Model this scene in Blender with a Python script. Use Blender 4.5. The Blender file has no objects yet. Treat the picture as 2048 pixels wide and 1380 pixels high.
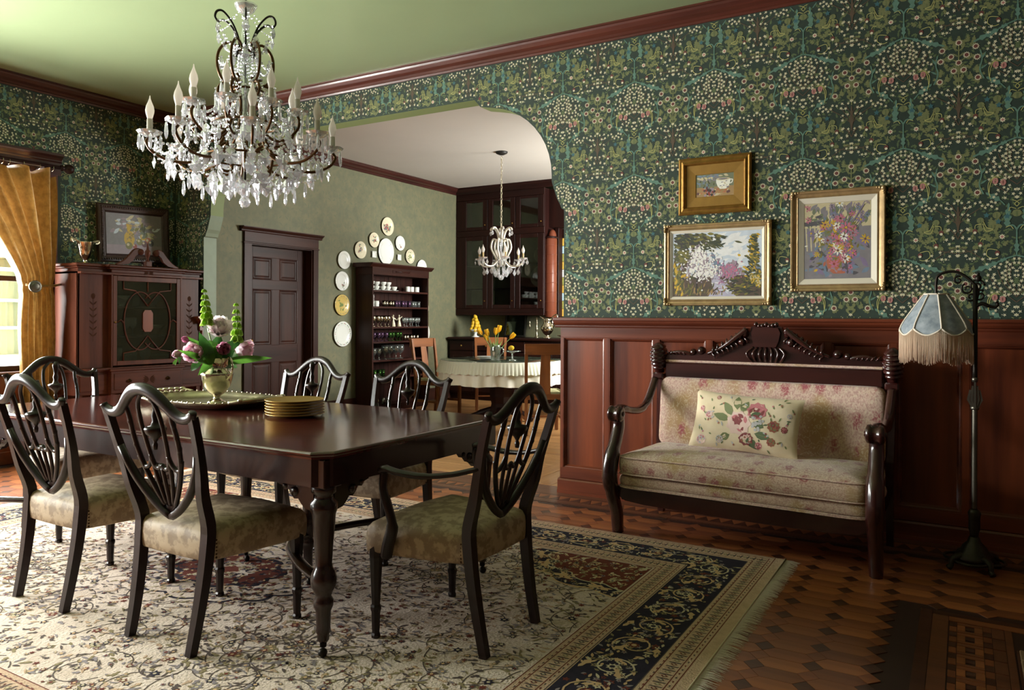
import bpy, math, random
import numpy as np
from mathutils import Vector, Matrix

S = bpy.context.scene
COL = S.collection
PI = math.pi
R = math.radians

# ------------------------------------------------------------------ camera
cd = bpy.data.cameras.new('camera')
cd.sensor_width = 36.0
cd.lens = 36.0 * 1524.8 / 2048.0
cd.shift_y = -(690.0 - 637.08) / 2048.0
cd.clip_start = 0.05
cam = bpy.data.objects.new('camera', cd)
cam.location = (0, 0, 1.25)
cam.rotation_euler = (R(90), R(-0.2639), R(30.6462))
COL.objects.link(cam)
S.camera = cam

# ------------------------------------------------------------------ world: bright overcast sky
w = bpy.data.worlds.new('sky')
S.world = w
w.use_nodes = True
bg = w.node_tree.nodes['Background']
bg.inputs[0].default_value = (1.0, 0.945, 0.965, 1)
bg.inputs[1].default_value = 78.0

def portal(name, loc, rot, sx, sy):
    l = bpy.data.lights.new(name, 'AREA')
    l.shape = 'RECTANGLE'; l.size = sx; l.size_y = sy
    l.cycles.is_portal = True
    o = bpy.data.objects.new(name, l)
    o.location = loc; o.rotation_euler = rot
    COL.objects.link(o)
# daylight enters through the windows: portals guide the sky's light through them
portal('window_portal', (-7.16, 2.275, 1.64), (0, R(-90), 0), 1.75, 2.7)
portal('window_portal', (-7.16, -0.6, 1.64), (0, R(-90), 0), 1.75, 2.0)
portal('window_portal', (-4.35, 10.52, 1.9), (R(-90), 0, 0), 1.7, 1.3)
portal('window_portal', (-2.12, 8.85, 1.925), (0, R(90), 0), 1.4, 1.55)

S.view_settings.view_transform = 'Standard'
S.view_settings.look = 'None'
S.view_settings.gamma = 1.0
S.view_settings.use_curve_mapping = False
S.view_settings.exposure = 0.28
S.cycles.use_denoising = True
S.cycles.max_bounces = 8
S.cycles.diffuse_bounces = 4
S.cycles.glossy_bounces = 4
S.cycles.transmission_bounces = 4
S.cycles.transparent_max_bounces = 16
S.cycles.caustics_reflective = False
S.cycles.caustics_refractive = False
S.cycles.sample_clamp_indirect = 6.0
# ------------------------------------------------------------------ materials
def lin(c):
    return tuple((x/12.92 if x <= 0.04045 else ((x+0.055)/1.055)**2.4) for x in [v/255.0 for v in c]) + (1.0,)

MATS = {}
def mat(name, c, rough=0.5, metal=0.0, spec=0.5, coat=0.0, var=0.0, vscale=8.0, bump=0.0, bscale=60.0, stretch=None, c2=None, emis=None, estr=0.0, sheen=0.0, alpha=1.0, rnd=0.0, trans=0.0, subs=0.0, sharp=0.16):
    """one procedural principled material; c2 mixes in by noise, bump adds fine relief"""
    m = bpy.data.materials.new(name); m.use_nodes = True
    nt = m.node_tree; N = nt.nodes; L = nt.links
    b = N['Principled BSDF']
    b.inputs['Roughness'].default_value = rough
    b.inputs['Metallic'].default_value = metal
    b.inputs['Specular IOR Level'].default_value = spec
    b.inputs['Coat Weight'].default_value = coat
    b.inputs['Coat Roughness'].default_value = 0.12
    b.inputs['Sheen Weight'].default_value = sheen
    b.inputs['Alpha'].default_value = alpha
    b.inputs['Transmission Weight'].default_value = trans
    col = lin(c)
    b.inputs['Base Color'].default_value = col
    if emis:
        b.inputs['Emission Color'].default_value = lin(emis); b.inputs['Emission Strength'].default_value = estr
    tc = None
    def coords(sc=None):
        nonlocal tc
        if tc is None: tc = N.new('ShaderNodeTexCoord')
        if sc is None: return tc.outputs['Object']
        mp = N.new('ShaderNodeMapping'); mp.inputs['Scale'].default_value = sc
        L.new(tc.outputs['Object'], mp.inputs['Vector']); return mp.outputs[0]
    last = None
    if c2 is not None or var > 0:
        nz = N.new('ShaderNodeTexNoise'); nz.inputs['Scale'].default_value = vscale; nz.inputs['Detail'].default_value = 6
        nz.inputs['Roughness'].default_value = 0.6
        L.new(coords(stretch), nz.inputs['Vector'])
        rp = N.new('ShaderNodeValToRGB'); rp.color_ramp.elements[0].position = 0.5-sharp; rp.color_ramp.elements[1].position = 0.5+sharp
        cc2 = lin(c2) if c2 is not None else tuple(x*(1-var) for x in col[:3])+(1,)
        rp.color_ramp.elements[0].color = cc2; rp.color_ramp.elements[1].color = col
        L.new(nz.outputs['Fac'], rp.inputs['Fac']); last = rp.outputs['Color']
    if rnd > 0:
        oi = N.new('ShaderNodeObjectInfo'); hs = N.new('ShaderNodeHueSaturation')
        mr = N.new('ShaderNodeMapRange'); mr.inputs['To Min'].default_value = 1-rnd; mr.inputs['To Max'].default_value = 1+rnd
        L.new(oi.outputs['Random'], mr.inputs['Value']); L.new(mr.outputs[0], hs.inputs['Value'])
        if last is None: hs.inputs['Color'].default_value = col
        else: L.new(last, hs.inputs['Color'])
        last = hs.outputs['Color']
    if last is not None: L.new(last, b.inputs['Base Color'])
    if bump > 0:
        nb = N.new('ShaderNodeTexNoise'); nb.inputs['Scale'].default_value = bscale; nb.inputs['Detail'].default_value = 4
        L.new(coords(stretch), nb.inputs['Vector'])
        bp = N.new('ShaderNodeBump'); bp.inputs['Strength'].default_value = bump; bp.inputs['Distance'].default_value = 0.01
        L.new(nb.outputs['Fac'], bp.inputs['Height']); L.new(bp.outputs[0], b.inputs['Normal'])
    MATS[name] = m
    return m

def wood(name, c, c2, rough=0.35, axis='x', sc=7.0, coat=0.2, rnd=0.0, bump=0.03, spec=0.5):
    st = {'x': (0.12, 1.6, 1.6), 'y': (1.6, 0.12, 1.6), 'z': (1.6, 1.6, 0.12)}[axis]
    return mat(name, c, rough, coat=coat, c2=c2, vscale=sc, stretch=st, rnd=rnd, bump=bump, bscale=40, spec=spec)

def glass(name, c=(235, 245, 240), t=0.85, rough=0.02):
    """thin clear glass: mostly see-through, mirror-like at grazing angles; light passes through it"""
    m = bpy.data.materials.new(name); m.use_nodes = True
    nt = m.node_tree; N = nt.nodes; L = nt.links; N.clear()
    out = N.new('ShaderNodeOutputMaterial'); tr = N.new('ShaderNodeBsdfTransparent'); gl = N.new('ShaderNodeBsdfGlossy')
    tr.inputs[0].default_value = lin(c); gl.inputs['Roughness'].default_value = rough
    lw = N.new('ShaderNodeLayerWeight'); lw.inputs['Blend'].default_value = 0.35
    mr = N.new('ShaderNodeMapRange'); mr.inputs['To Min'].default_value = 1-t; mr.inputs['To Max'].default_value = min(1.0, 1-t+0.4)
    mx = N.new('ShaderNodeMixShader')
    L.new(lw.outputs['Facing'], mr.inputs['Value']); L.new(mr.outputs[0], mx.inputs[0])
    L.new(tr.outputs[0], mx.inputs[1]); L.new(gl.outputs[0], mx.inputs[2]); L.new(mx.outputs[0], out.inputs[0])
    MATS[name] = m
    return m

def crystal(name, c=(252, 252, 255), t=0.34, d=0.36):
    """cut lead crystal: part clear, part facet reflection, a little scattered white"""
    m = bpy.data.materials.new(name); m.use_nodes = True
    nt = m.node_tree; N = nt.nodes; L = nt.links; N.clear()
    out = N.new('ShaderNodeOutputMaterial'); tr = N.new('ShaderNodeBsdfTransparent'); gl = N.new('ShaderNodeBsdfGlossy')
    df = N.new('ShaderNodeBsdfDiffuse'); tl = N.new('ShaderNodeBsdfTranslucent')
    for n in (tr, gl, df, tl): n.inputs[0].default_value = lin(c)
    gl.inputs['Roughness'].default_value = 0.04
    m1 = N.new('ShaderNodeMixShader'); m1.inputs[0].default_value = 0.5
    L.new(df.outputs[0], m1.inputs[1]); L.new(tl.outputs[0], m1.inputs[2])
    m2 = N.new('ShaderNodeMixShader'); m2.inputs[0].default_value = d
    L.new(gl.outputs[0], m2.inputs[1]); L.new(m1.outputs[0], m2.inputs[2])
    m3 = N.new('ShaderNodeMixShader'); m3.inputs[0].default_value = t
    L.new(m2.outputs[0], m3.inputs[1]); L.new(tr.outputs[0], m3.inputs[2]); L.new(m3.outputs[0], out.inputs[0])
    MATS[name] = m
    return m

def leafy_mat(name, c, c2=None, t=0.5, rough=0.5):
    """thin petal, leaf or cloth: light from behind glows through"""
    m = mat(name, c, rough, c2=c2, vscale=20); nt = m.node_tree; N = nt.nodes; L = nt.links
    b = N['Principled BSDF']; out = [n for n in N if n.type == 'OUTPUT_MATERIAL'][0]
    tl = N.new('ShaderNodeBsdfTranslucent'); mx = N.new('ShaderNodeMixShader'); mx.inputs[0].default_value = t
    tl.inputs[0].default_value = lin(c)
    if b.inputs['Base Color'].is_linked: L.new(b.inputs['Base Color'].links[0].from_socket, tl.inputs[0])
    L.new(b.outputs[0], mx.inputs[1]); L.new(tl.outputs[0], mx.inputs[2]); L.new(mx.outputs[0], out.inputs[0])
    return m

# ------------------------------------------------------------------ mesh building
def TR(x=0, y=0, z=0, rx=0, ry=0, rz=0, s=1.0):
    m = Matrix.Translation((x, y, z)) @ Matrix.Rotation(rz, 4, 'Z') @ Matrix.Rotation(ry, 4, 'Y') @ Matrix.Rotation(rx, 4, 'X')
    if s != 1.0:
        sc = s if isinstance(s, (tuple, list)) else (s, s, s)
        m = m @ Matrix.Diagonal((sc[0], sc[1], sc[2], 1))
    return m

class MB:
    def __init__(self): self.v = []; self.f = []; self.m = []; self.s = []
    def add(self, vs, fs, mi=0, M=None, smooth=False):
        o = len(self.v)
        if M is not None: vs = [tuple(M @ Vector(p)) for p in vs]
        self.v.extend([tuple(p) for p in vs])
        for f in fs:
            self.f.append([i+o for i in f]); self.m.append(mi); self.s.append(smooth)
        return self
    def box(self, x0, x1, y0, y1, z0, z1, bev=0.0, M=None, mi=0):
        if x0 > x1: x0, x1 = x1, x0
        if y0 > y1: y0, y1 = y1, y0
        if z0 > z1: z0, z1 = z1, z0
        b = min(bev, (x1-x0)*.49, (y1-y0)*.49, (z1-z0)*.49)
        if b <= 0:
            vs = [(x, y, z) for x in (x0, x1) for y in (y0, y1) for z in (z0, z1)]
            fs = [(0,1,3,2),(4,6,7,5),(0,4,5,1),(2,3,7,6),(0,2,6,4),(1,5,7,3)]
            return self.add(vs, fs, mi, M)
        vs = []; idx = {}
        X = (x0, x1); Y = (y0, y1); Z = (z0, z1)
        sg = (1, -1)
        for i in (0,1):
            for j in (0,1):
                for k in (0,1):
                    for a in 'xyz':
                        p = [X[i]+sg[i]*b, Y[j]+sg[j]*b, Z[k]+sg[k]*b]
                        q = 'xyz'.index(a); p[q] = (X, Y, Z)[q][(i, j, k)[q]]
                        idx[(i,j,k,a)] = len(vs); vs.append(tuple(p))
        fs = []
        for a, (u, w_) in (('x', (1, 2)), ('y', (0, 2)), ('z', (0, 1))):
            q = 'xyz'.index(a)
            for e in (0, 1):
                quad = []
                for (p1, p2) in ((0,0),(1,0),(1,1),(0,1)):
                    t = [0,0,0]; t[q] = e; t[u] = p1; t[w_] = p2
                    quad.append(idx[(t[0],t[1],t[2],a)])
                fs.append(quad)
        for a1, a2, ax in (('x','y',2),('x','z',1),('y','z',0)):
            q1 = 'xyz'.index(a1); q2 = 'xyz'.index(a2)
            for e1 in (0,1):
                for e2 in (0,1):
                    t = [0,0,0]; t[q1] = e1; t[q2] = e2
                    t0 = list(t); t1 = list(t); t1[ax] = 1
                    fs.append([idx[(*t0,a1)], idx[(*t1,a1)], idx[(*t1,a2)], idx[(*t0,a2)]])
        for i in (0,1):
            for j in (0,1):
                for k in (0,1):
                    fs.append([idx[(i,j,k,'x')], idx[(i,j,k,'y')], idx[(i,j,k,'z')]])
        return self.add(vs, fs, mi, M)
    def lathe(self, prof, seg=16, M=None, mi=0, smooth=True, fn=None, a0=0.0):
        """prof: list of (r, z); fn(angle, r, z) -> r scales the radius"""
        vs = []; fs = []
        for (r, z) in prof:
            for k in range(seg):
                a = a0 + 2*PI*k/seg
                rr = fn(a, r, z) if fn else r
                vs.append((rr*math.cos(a), rr*math.sin(a), z))
        for i in range(len(prof)-1):
            for k in range(seg):
                k2 = (k+1) % seg
                fs.append((i*seg+k, i*seg+k2, (i+1)*seg+k2, (i+1)*seg+k))
        if prof[0][0] > 1e-6: fs.append(list(range(seg))[::-1])
        if prof[-1][0] > 1e-6: fs.append([(len(prof)-1)*seg+k for k in range(seg)])
        return self.add(vs, fs, mi, M, smooth)
    def tube(self, pts, rad, seg=8, M=None, mi=0, smooth=True, closed=False, sx=1.0, up=None, flat=None):
        """round (or flattened: flat=(a,b)) bar swept along points"""
        P = [Vector(p) for p in pts]; n = len(P)
        rr = rad if isinstance(rad, (list, tuple)) else [rad]*n
        vs = []; fs = []
        T = []
        for i in range(n):
            a = P[(i-1) % n] if (closed or i > 0) else P[i]
            b = P[(i+1) % n] if (closed or i < n-1) else P[i]
            t = (b-a)
            T.append(t.normalized() if t.length > 1e-9 else Vector((0,0,1)))
        ref = Vector(up) if up is not None else (Vector((0,0,1)) if abs(T[0].z) < 0.9 else Vector((1,0,0)))
        nrm = (ref - T[0]*ref.dot(T[0])).normalized()
        for i in range(n):
            if up is not None:
                q = Vector(up) - T[i]*Vector(up).dot(T[i])
                if q.length > 1e-4: nrm = q.normalized()
            else:
                nrm = nrm - T[i]*nrm.dot(T[i])
                nrm = nrm.normalized() if nrm.length > 1e-6 else Vector((1,0,0))
            bn = T[i].cross(nrm)
            fa, fb = flat if flat else (1, 1)
            for k in range(seg):
                a = 2*PI*(k+0.5)/seg
                p = P[i] + nrm*(math.cos(a)*rr[i]*fa) + bn*(math.sin(a)*rr[i]*fb)
                vs.append(tuple(p))
        for i in range(n if closed else n-1):
            i2 = (i+1) % n
            for k in range(seg):
                k2 = (k+1) % seg
                fs.append((i*seg+k, i*seg+k2, i2*seg+k2, i2*seg+k))
        if not closed:
            fs.append(list(range(seg))[::-1]); fs.append([(n-1)*seg+k for k in range(seg)])
        return self.add(vs, fs, mi, M, smooth)
    def prism(self, poly, z0, z1, M=None, mi=0, smooth=False):
        """2-D polygon extruded along local z"""
        n = len(poly)
        vs = [(p[0], p[1], z0) for p in poly] + [(p[0], p[1], z1) for p in poly]
        fs = [list(range(n))[::-1], [n+i for i in range(n)]]
        for i in range(n):
            j = (i+1) % n; fs.append((i, j, n+j, n+i))
        return self.add(vs, fs, mi, M, smooth)
    def sphere(self, c, r, seg=10, ring=6, mi=0, M=None, smooth=True):
        rx, ry, rz = r if isinstance(r, (tuple, list)) else (r, r, r)
        vs = [(c[0], c[1], c[2]-rz)]; fs = []
        for i in range(1, ring):
            t = -PI/2 + PI*i/ring
            for k in range(seg):
                a = 2*PI*k/seg
                vs.append((c[0]+rx*math.cos(t)*math.cos(a), c[1]+ry*math.cos(t)*math.sin(a), c[2]+rz*math.sin(t)))
        vs.append((c[0], c[1], c[2]+rz)); top = len(vs)-1
        for k in range(seg):
            fs.append((0, 1+(k+1) % seg, 1+k))
            fs.append((top, 1+(ring-2)*seg+k, 1+(ring-2)*seg+(k+1) % seg))
        for i in range(ring-2):
            for k in range(seg):
                k2 = (k+1) % seg
                fs.append((1+i*seg+k, 1+i*seg+k2, 1+(i+1)*seg+k2, 1+(i+1)*seg+k))
        return self.add(vs, fs, mi, M, smooth)
    def grid(self, fn, nu, nv, mi=0, M=None, smooth=True, wrapu=False):
        vs = []; fs = []
        for i in range(nu+(0 if wrapu else 1)):
            for j in range(nv+1): vs.append(tuple(fn(i/nu, j/nv)))
        nn = nu if wrapu else nu
        for i in range(nn):
            i2 = (i+1) % nu if wrapu else i+1
            for j in range(nv):
                fs.append((i*(nv+1)+j, i2*(nv+1)+j, i2*(nv+1)+j+1, i*(nv+1)+j+1))
        return self.add(vs, fs, mi, M, smooth)
    def frame(self, x0, x1, z0, z1, prof, M=None, mi=0, smooth=False):
        """mitred rectangular frame in the x-z plane, prof: (inset, height toward -y)"""
        vs = []; fs = []; n = len(prof)
        for (cx, cz, dx, dz) in ((x0, z0, 1, 1), (x1, z0, -1, 1), (x1, z1, -1, -1), (x0, z1, 1, -1)):
            for (o, h) in prof: vs.append((cx+dx*o, -h, cz+dz*o))
        for c in range(4):
            c2 = (c+1) % 4
            for i in range(n-1): fs.append((c*n+i, c2*n+i, c2*n+i+1, c*n+i+1))
        return self.add(vs, fs, mi, M, smooth)
    def rings(self, rgs, mi=0, M=None, smooth=True, cap0=True, cap1=True):
        """loft between closed rings of equal length"""
        n = len(rgs[0]); vs = [p for r_ in rgs for p in r_]; fs = []
        for i in range(len(rgs)-1):
            for k in range(n):
                k2 = (k+1) % n
                fs.append((i*n+k, i*n+k2, (i+1)*n+k2, (i+1)*n+k))
        if cap0: fs.append(list(range(n))[::-1])
        if cap1: fs.append([(len(rgs)-1)*n+k for k in range(n)])
        return self.add(vs, fs, mi, M, smooth)
    def mesh(self, name, mats):
        me = bpy.data.meshes.new(name)
        me.from_pydata(self.v, [], self.f)
        for m in (mats if isinstance(mats, (list, tuple)) else [mats]):
            me.materials.append(MATS[m] if isinstance(m, str) else m)
        if any(self.m): me.polygons.foreach_set('material_index', self.m)
        me.polygons.foreach_set('use_smooth', self.s)
        me.update()
        return me
    def build(self, name, mats, parent=None, M=None, **kw):
        o = bpy.data.objects.new(name, self.mesh(name, mats))
        COL.objects.link(o)
        if M is not None: o.matrix_world = M
        if parent is not None: o.parent = parent
        tag(o, **kw)
        return o

def tag(o, label=None, cat=None, group=None, kind=None):
    if label: o['label'] = label
    if cat: o['category'] = cat
    if group: o['group'] = group
    if kind: o['kind'] = kind
    return o
def empty(name, loc=(0,0,0), rz=0.0, label=None, cat=None, group=None, kind=None):
    o = bpy.data.objects.new(name, None); COL.objects.link(o)
    o.empty_display_size = 0.05
    o.location = loc; o.rotation_euler = (0, 0, rz)
    return tag(o, label, cat, group, kind)
def inst(src, name, parent, M):
    """another object on the same mesh"""
    o = bpy.data.objects.new(name, src.data if hasattr(src, 'data') else src); COL.objects.link(o)
    if parent is not None: o.parent = parent
    o.matrix_local = M
    return o
def copy_tree(o, parent=None):
    c = o.copy(); COL.objects.link(c); c.parent = parent
    for ch in o.children: copy_tree(ch, c)
    return c
def place(o, loc, rz=0.0, label=None, group=None):
    o.location = loc; o.rotation_euler = (0, 0, rz)
    if label: o['label'] = label
    if group: o['group'] = group
    return o
def bez(pts, n=8):
    """Catmull-Rom through points"""
    P = [Vector(p) for p in pts]; out = []
    for i in range(len(P)-1):
        p0 = P[max(i-1, 0)]; p1 = P[i]; p2 = P[i+1]; p3 = P[min(i+2, len(P)-1)]
        for k in range(n):
            t = k/n
            out.append(0.5*((2*p1)+(-p0+p2)*t+(2*p0-5*p1+4*p2-p3)*t*t+(-p0+3*p1-3*p2+p3)*t**3))
    out.append(P[-1]); return out

# ---- flat print: coloured 2-D shapes laid on a surface, later layers a hair prouder
class Print:
    def __init__(self): self.v = []; self.f = []; self.m = []
    def poly(self, pts, mi, lay=0, ok=None):
        if ok is not None and not all(ok(p[0], p[1]) for p in pts): return
        o = len(self.v)
        for p in pts: self.v.append((p[0], p[1], lay))
        self.f.append(list(range(o, o+len(pts)))); self.m.append(mi)
    def flower(self, x, y, r, mi, lay, n=5, dip=0.45, rot=0.0, ok=None, sy=1.0):
        pts = []
        for k in range(n*2):
            a = rot + PI*k/n
            q = r if k % 2 == 0 else r*dip
            pts.append((x+q*math.cos(a), y+q*math.sin(a)*sy))
        self.poly(pts, mi, lay, ok)
    def disc(self, x, y, r, mi, lay, n=7, sy=1.0, ok=None, rot=0.3):
        self.poly([(x+r*math.cos(rot+2*PI*k/n), y+r*sy*math.sin(rot+2*PI*k/n)) for k in range(n)], mi, lay, ok)
    def leaf(self, x, y, L_, W, ang, mi, lay, ok=None, bend=0.0):
        pts = []
        c, s = math.cos(ang), math.sin(ang)
        for t, w_ in ((0,0),(0.25,0.8),(0.5,1),(0.78,0.6),(1,0),(0.78,-0.6),(0.5,-1),(0.25,-0.8)):
            u = t*L_; v = w_*W/2 + bend*L_*t*(1-t)*4*0.25
            pts.append((x+u*c-v*s, y+u*s+v*c))
        self.poly(pts, mi, lay, ok)
    def lobed(self, x, y, L_, W, ang, mi, lay, ok=None, lobes=3):
        """a cut, acanthus-like leaf"""
        c, s = math.cos(ang), math.sin(ang); up = []; dn = []
        for i in range(lobes*2+1):
            t = i/(lobes*2)
            env = math.sin(PI*min(1, 0.12+0.88*t)**0.8)
            w_ = W/2*env*(1.0 if i % 2 else 0.45)
            up.append((t*L_+(0.05*L_ if i % 2 else 0), w_)); dn.append((t*L_+(0.05*L_ if i % 2 else 0), -w_))
        pts = [(0, 0)]+up[1:-1]+[(L_, 0)]+dn[1:-1][::-1]
        self.poly([(x+u*c-v*s, y+u*s+v*c) for u, v in pts], mi, lay, ok)
    def stroke(self, pts, w_, mi, lay, ok=None, taper=False):
        n = len(pts)
        for i in range(n-1):
            (x0, y0), (x1, y1) = pts[i][:2], pts[i+1][:2]
            d = math.hypot(x1-x0, y1-y0)
            if d < 1e-7: continue
            a = w_/2*(1-(i/n if taper else 0)); b = w_/2*(1-((i+1)/n if taper else 0))
            nx, ny = -(y1-y0)/d, (x1-x0)/d
            self.poly([(x0+nx*a, y0+ny*a), (x1+nx*b, y1+ny*b), (x1-nx*b, y1-ny*b), (x0-nx*a, y0-ny*a)], mi, lay, ok)
    def build(self, name, mats, parent, fn, kind=None, label=None):
        """fn(u, v, lay) -> 3-D point"""
        me = bpy.data.meshes.new(name)
        vv = list(self.v)
        nf = len(self.f)                     # every dab lies a hair above the one before it
        rank = sorted(range(nf), key=lambda i: (self.v[self.f[i][0]][2], i))
        for rk, i in enumerate(rank):
            for k in self.f[i]: u, w_, l = self.v[k]; vv[k] = (u, w_, rk*.005 if nf < 6000 else l+(i % 240)*.004)
        me.from_pydata([fn(*p) for p in vv], [], self.f)
        for m in mats: me.materials.append(MATS[m])
        me.polygons.foreach_set('material_index', self.m); me.update()
        o = bpy.data.objects.new(name, me); COL.objects.link(o)
        if parent is not None: o.parent = parent
        if kind: o['kind'] = kind
        if label: o['label'] = label
        return o

rng = random.Random(7)

# ------------------------------------------------------------------ the palette
mat('ceiling_green', (150, 166, 126), 0.30, spec=0.6, var=0.05, vscale=2, bump=0.05, bscale=3, coat=0.2)
mat('ceiling_white', (196, 188, 180), 0.8, var=0.03, vscale=2)
mat('wallpaper_ground', (38, 54, 43), 0.75, var=0.25, vscale=30)
mat('wp_olive', (112, 116, 74), 0.75, var=0.22, vscale=40)
mat('wp_olive_dark', (82, 96, 62), 0.75)
mat('wp_teal', (90, 124, 108), 0.75, var=0.2, vscale=40)
mat('wp_cream', (208, 200, 172), 0.75)
mat('wp_brown', (82, 66, 50), 0.75)
mat('wp_maroon', (98, 52, 46), 0.75)
mat('wp_pink', (166, 112, 106), 0.75)
mat('wp_yellow', (176, 172, 104), 0.75)
mat('wp_blue', (52, 92, 98), 0.75)
mat('pantry_paper', (116, 112, 84), 0.7, c2=(98, 100, 78), vscale=9, bump=0.05, bscale=120)
mat('pantry_paper_dark', (102, 104, 80), 0.7)
mat('arch_paint', (128, 142, 92), 0.6)
mat('arch_paint_grey', (138, 152, 132), 0.55, var=0.08, vscale=10)
mat('plain_wall', (66, 48, 38), 0.8)
wood('wood_wainscot', (138, 67, 38), (80, 34, 22), 0.32, 'z', 3.6, coat=0.25, rnd=0.16)
wood('wood_wainscot_rail', (120, 57, 34), (80, 36, 24), 0.32, 'x', 6, coat=0.25)
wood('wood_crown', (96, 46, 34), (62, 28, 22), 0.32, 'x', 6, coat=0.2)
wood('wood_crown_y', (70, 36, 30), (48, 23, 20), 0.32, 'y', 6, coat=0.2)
wood('wood_dark', (46, 21, 18), (28, 12, 11), 0.26, 'z', 8, coat=0.35)
wood('wood_chair', (36, 18, 15), (22, 11, 9), 0.32, 'z', 9, coat=0.0, spec=0.4)
wood('wood_settee', (64, 26, 22), (36, 14, 13), 0.24, 'z', 7, coat=0.55)
wood('wood_settee_x', (60, 25, 21), (36, 14, 13), 0.24, 'x', 7, coat=0.55)
wood('wood_tabletop', (88, 38, 32), (60, 24, 21), 0.17, 'x', 7, coat=0.5, bump=0.01)
wood('wood_cabinet', (98, 52, 36), (68, 34, 25), 0.42, 'z', 6, coat=0.0, spec=0.2)
wood('wood_cabinet_y', (92, 48, 34), (64, 32, 24), 0.42, 'y', 6, coat=0.0, spec=0.2)
wood('wood_door', (64, 36, 28), (42, 23, 19), 0.42, 'z', 6, coat=0.0, spec=0.2)
wood('wood_door_y', (64, 36, 28), (42, 23, 19), 0.42, 'y', 6, coat=0.0, spec=0.2)
wood('wood_bookcase', (62, 31, 23), (38, 18, 15), 0.42, 'y', 6, coat=0.0, spec=0.2)
wood('wood_bookcase_z', (54, 27, 21), (35, 17, 14), 0.42, 'z', 6, coat=0.0, spec=0.2)
wood('wood_pantry', (46, 21, 17), (30, 14, 12), 0.42, 'z', 6, coat=0.0, spec=0.2)
wood('wood_pantry_x', (46, 21, 17), (30, 14, 12), 0.42, 'x', 6, coat=0.0, spec=0.2)
wood('wood_copper', (126, 68, 46), (104, 52, 36), 0.36, 'z', 5, coat=0.05, spec=0.25)
wood('wood_oak', (138, 84, 46), (108, 62, 33), 0.36, 'z', 8, coat=0.1)
wood('wood_oak_x', (136, 82, 45), (108, 62, 33), 0.36, 'x', 8, coat=0.1)
wood('floor_oak', (186, 140, 90), (160, 112, 68), 0.34, 'x', 7, coat=0.1, rnd=0.14)
wood('floor_oak_y', (180, 132, 84), (152, 104, 62), 0.34, 'y', 7, coat=0.1, rnd=0.14)
wood('parquet_light', (164, 100, 58), (138, 80, 46), 0.32, 'x', 9, coat=0.12, rnd=0.2)
wood('parquet_mid', (142, 83, 50), (116, 65, 40), 0.32, 'x', 9, coat=0.12, rnd=0.2)
wood('parquet_dark', (80, 48, 33), (62, 36, 26), 0.34, 'x', 9, coat=0.12, rnd=0.2)
wood('floor_border', (112, 68, 45), (88, 52, 35), 0.34, 'x', 7, coat=0.12, rnd=0.15)
mat('floor_base', (48, 28, 20), 0.5)
mat('gold_frame', (172, 128, 62), 0.34, metal=0.75, var=0.35, vscale=25, bump=0.1, bscale=50)
mat('gold_frame_pale', (196, 164, 118), 0.36, metal=0.6, var=0.3, vscale=20, bump=0.08, bscale=50)
mat('liner', (214, 204, 186), 0.6)
mat('gilt_mat', (150, 112, 48), 0.42, metal=0.35, var=0.15, vscale=18)
mat('frame_dark', (58, 34, 26), 0.35, var=0.4, vscale=60, bump=0.3, bscale=90, coat=0.3)
mat('silver', (214, 204, 184), 0.12, metal=1.0, var=0.12, vscale=9)
mat('silver_dull', (212, 200, 174), 0.3, metal=1.0, var=0.25, vscale=14)
mat('pewter', (112, 108, 98), 0.38, metal=0.9, var=0.2, vscale=20)
mat('iron', (40, 34, 28), 0.45, metal=0.7, var=0.3, vscale=30)
mat('lamp_iron', (62, 56, 46), 0.45, metal=0.75, var=0.3, vscale=30)
mat('bronze', (96, 66, 38), 0.34, metal=0.9, var=0.25, vscale=40)
mat('brass', (170, 130, 60), 0.3, metal=1.0)
mat('black_matt', (24, 22, 20), 0.5)
crystal('crystal')
crystal('crystal_clear', (240, 244, 240), 0.6, 0.2)
glass('pane', (236, 240, 236), 0.93)
glass('pane_dark', (200, 208, 204), 0.95)
crystal('glassware', (236, 240, 238), 0.66, 0.30)
crystal('glass_purple', (150, 118, 148), 0.5, 0.4)
crystal('glass_green', (98, 140, 76), 0.5, 0.4)
glass('tabletop_glass', (214, 226, 220), 0.72, 0.01)
leafy_mat('bulb', (236, 230, 224), None, .5, .25)
leafy_mat('candle', (210, 203, 192), None, .25, .45)
mat('candle_gold', (190, 160, 112), 0.45)
mat('porcelain', (228, 228, 222), 0.2, coat=0.5)
mat('porcelain_cream', (224, 214, 186), 0.22, coat=0.5)
mat('porcelain_gold', (206, 178, 104), 0.25, coat=0.4)
mat('paint_rose', (160, 90, 90), 0.3)
mat('paint_leaf', (112, 128, 72), 0.3)
mat('paint_blueleaf', (96, 110, 112), 0.3)
mat('plate_gold', (188, 150, 74), 0.3, metal=0.55)
leafy_mat('petal_white', (244, 232, 234), None, .45)
leafy_mat('petal_pink', (240, 204, 218), None, .45)
leafy_mat('petal_rose', (206, 132, 166), None, .45)
leafy_mat('bell_green', (200, 228, 112), None, .5)
leafy_mat('leaf_green', (96, 146, 54), (74, 122, 44), .4)
leafy_mat('leaf_dark', (62, 106, 46), (46, 84, 36), .35, .4)
mat('stem_green', (112, 140, 70), 0.5)
leafy_mat('tulip_yellow', (244, 200, 44), None, .4)
mat('lemon', (222, 178, 40), 0.45, var=0.15, vscale=15, bump=0.05, bscale=120)
mat('water', (220, 226, 214), 0.05, trans=0.0, alpha=0.35)
mat('linen', (226, 220, 206), 0.8, sheen=0.2)
mat('linen_stripe', (206, 204, 186), 0.8)
mat('rush', (196, 186, 140), 0.8, c2=(150, 150, 108), vscale=25)
leafy_mat('fringe_peach', (230, 202, 176), None, .3, .7)
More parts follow.
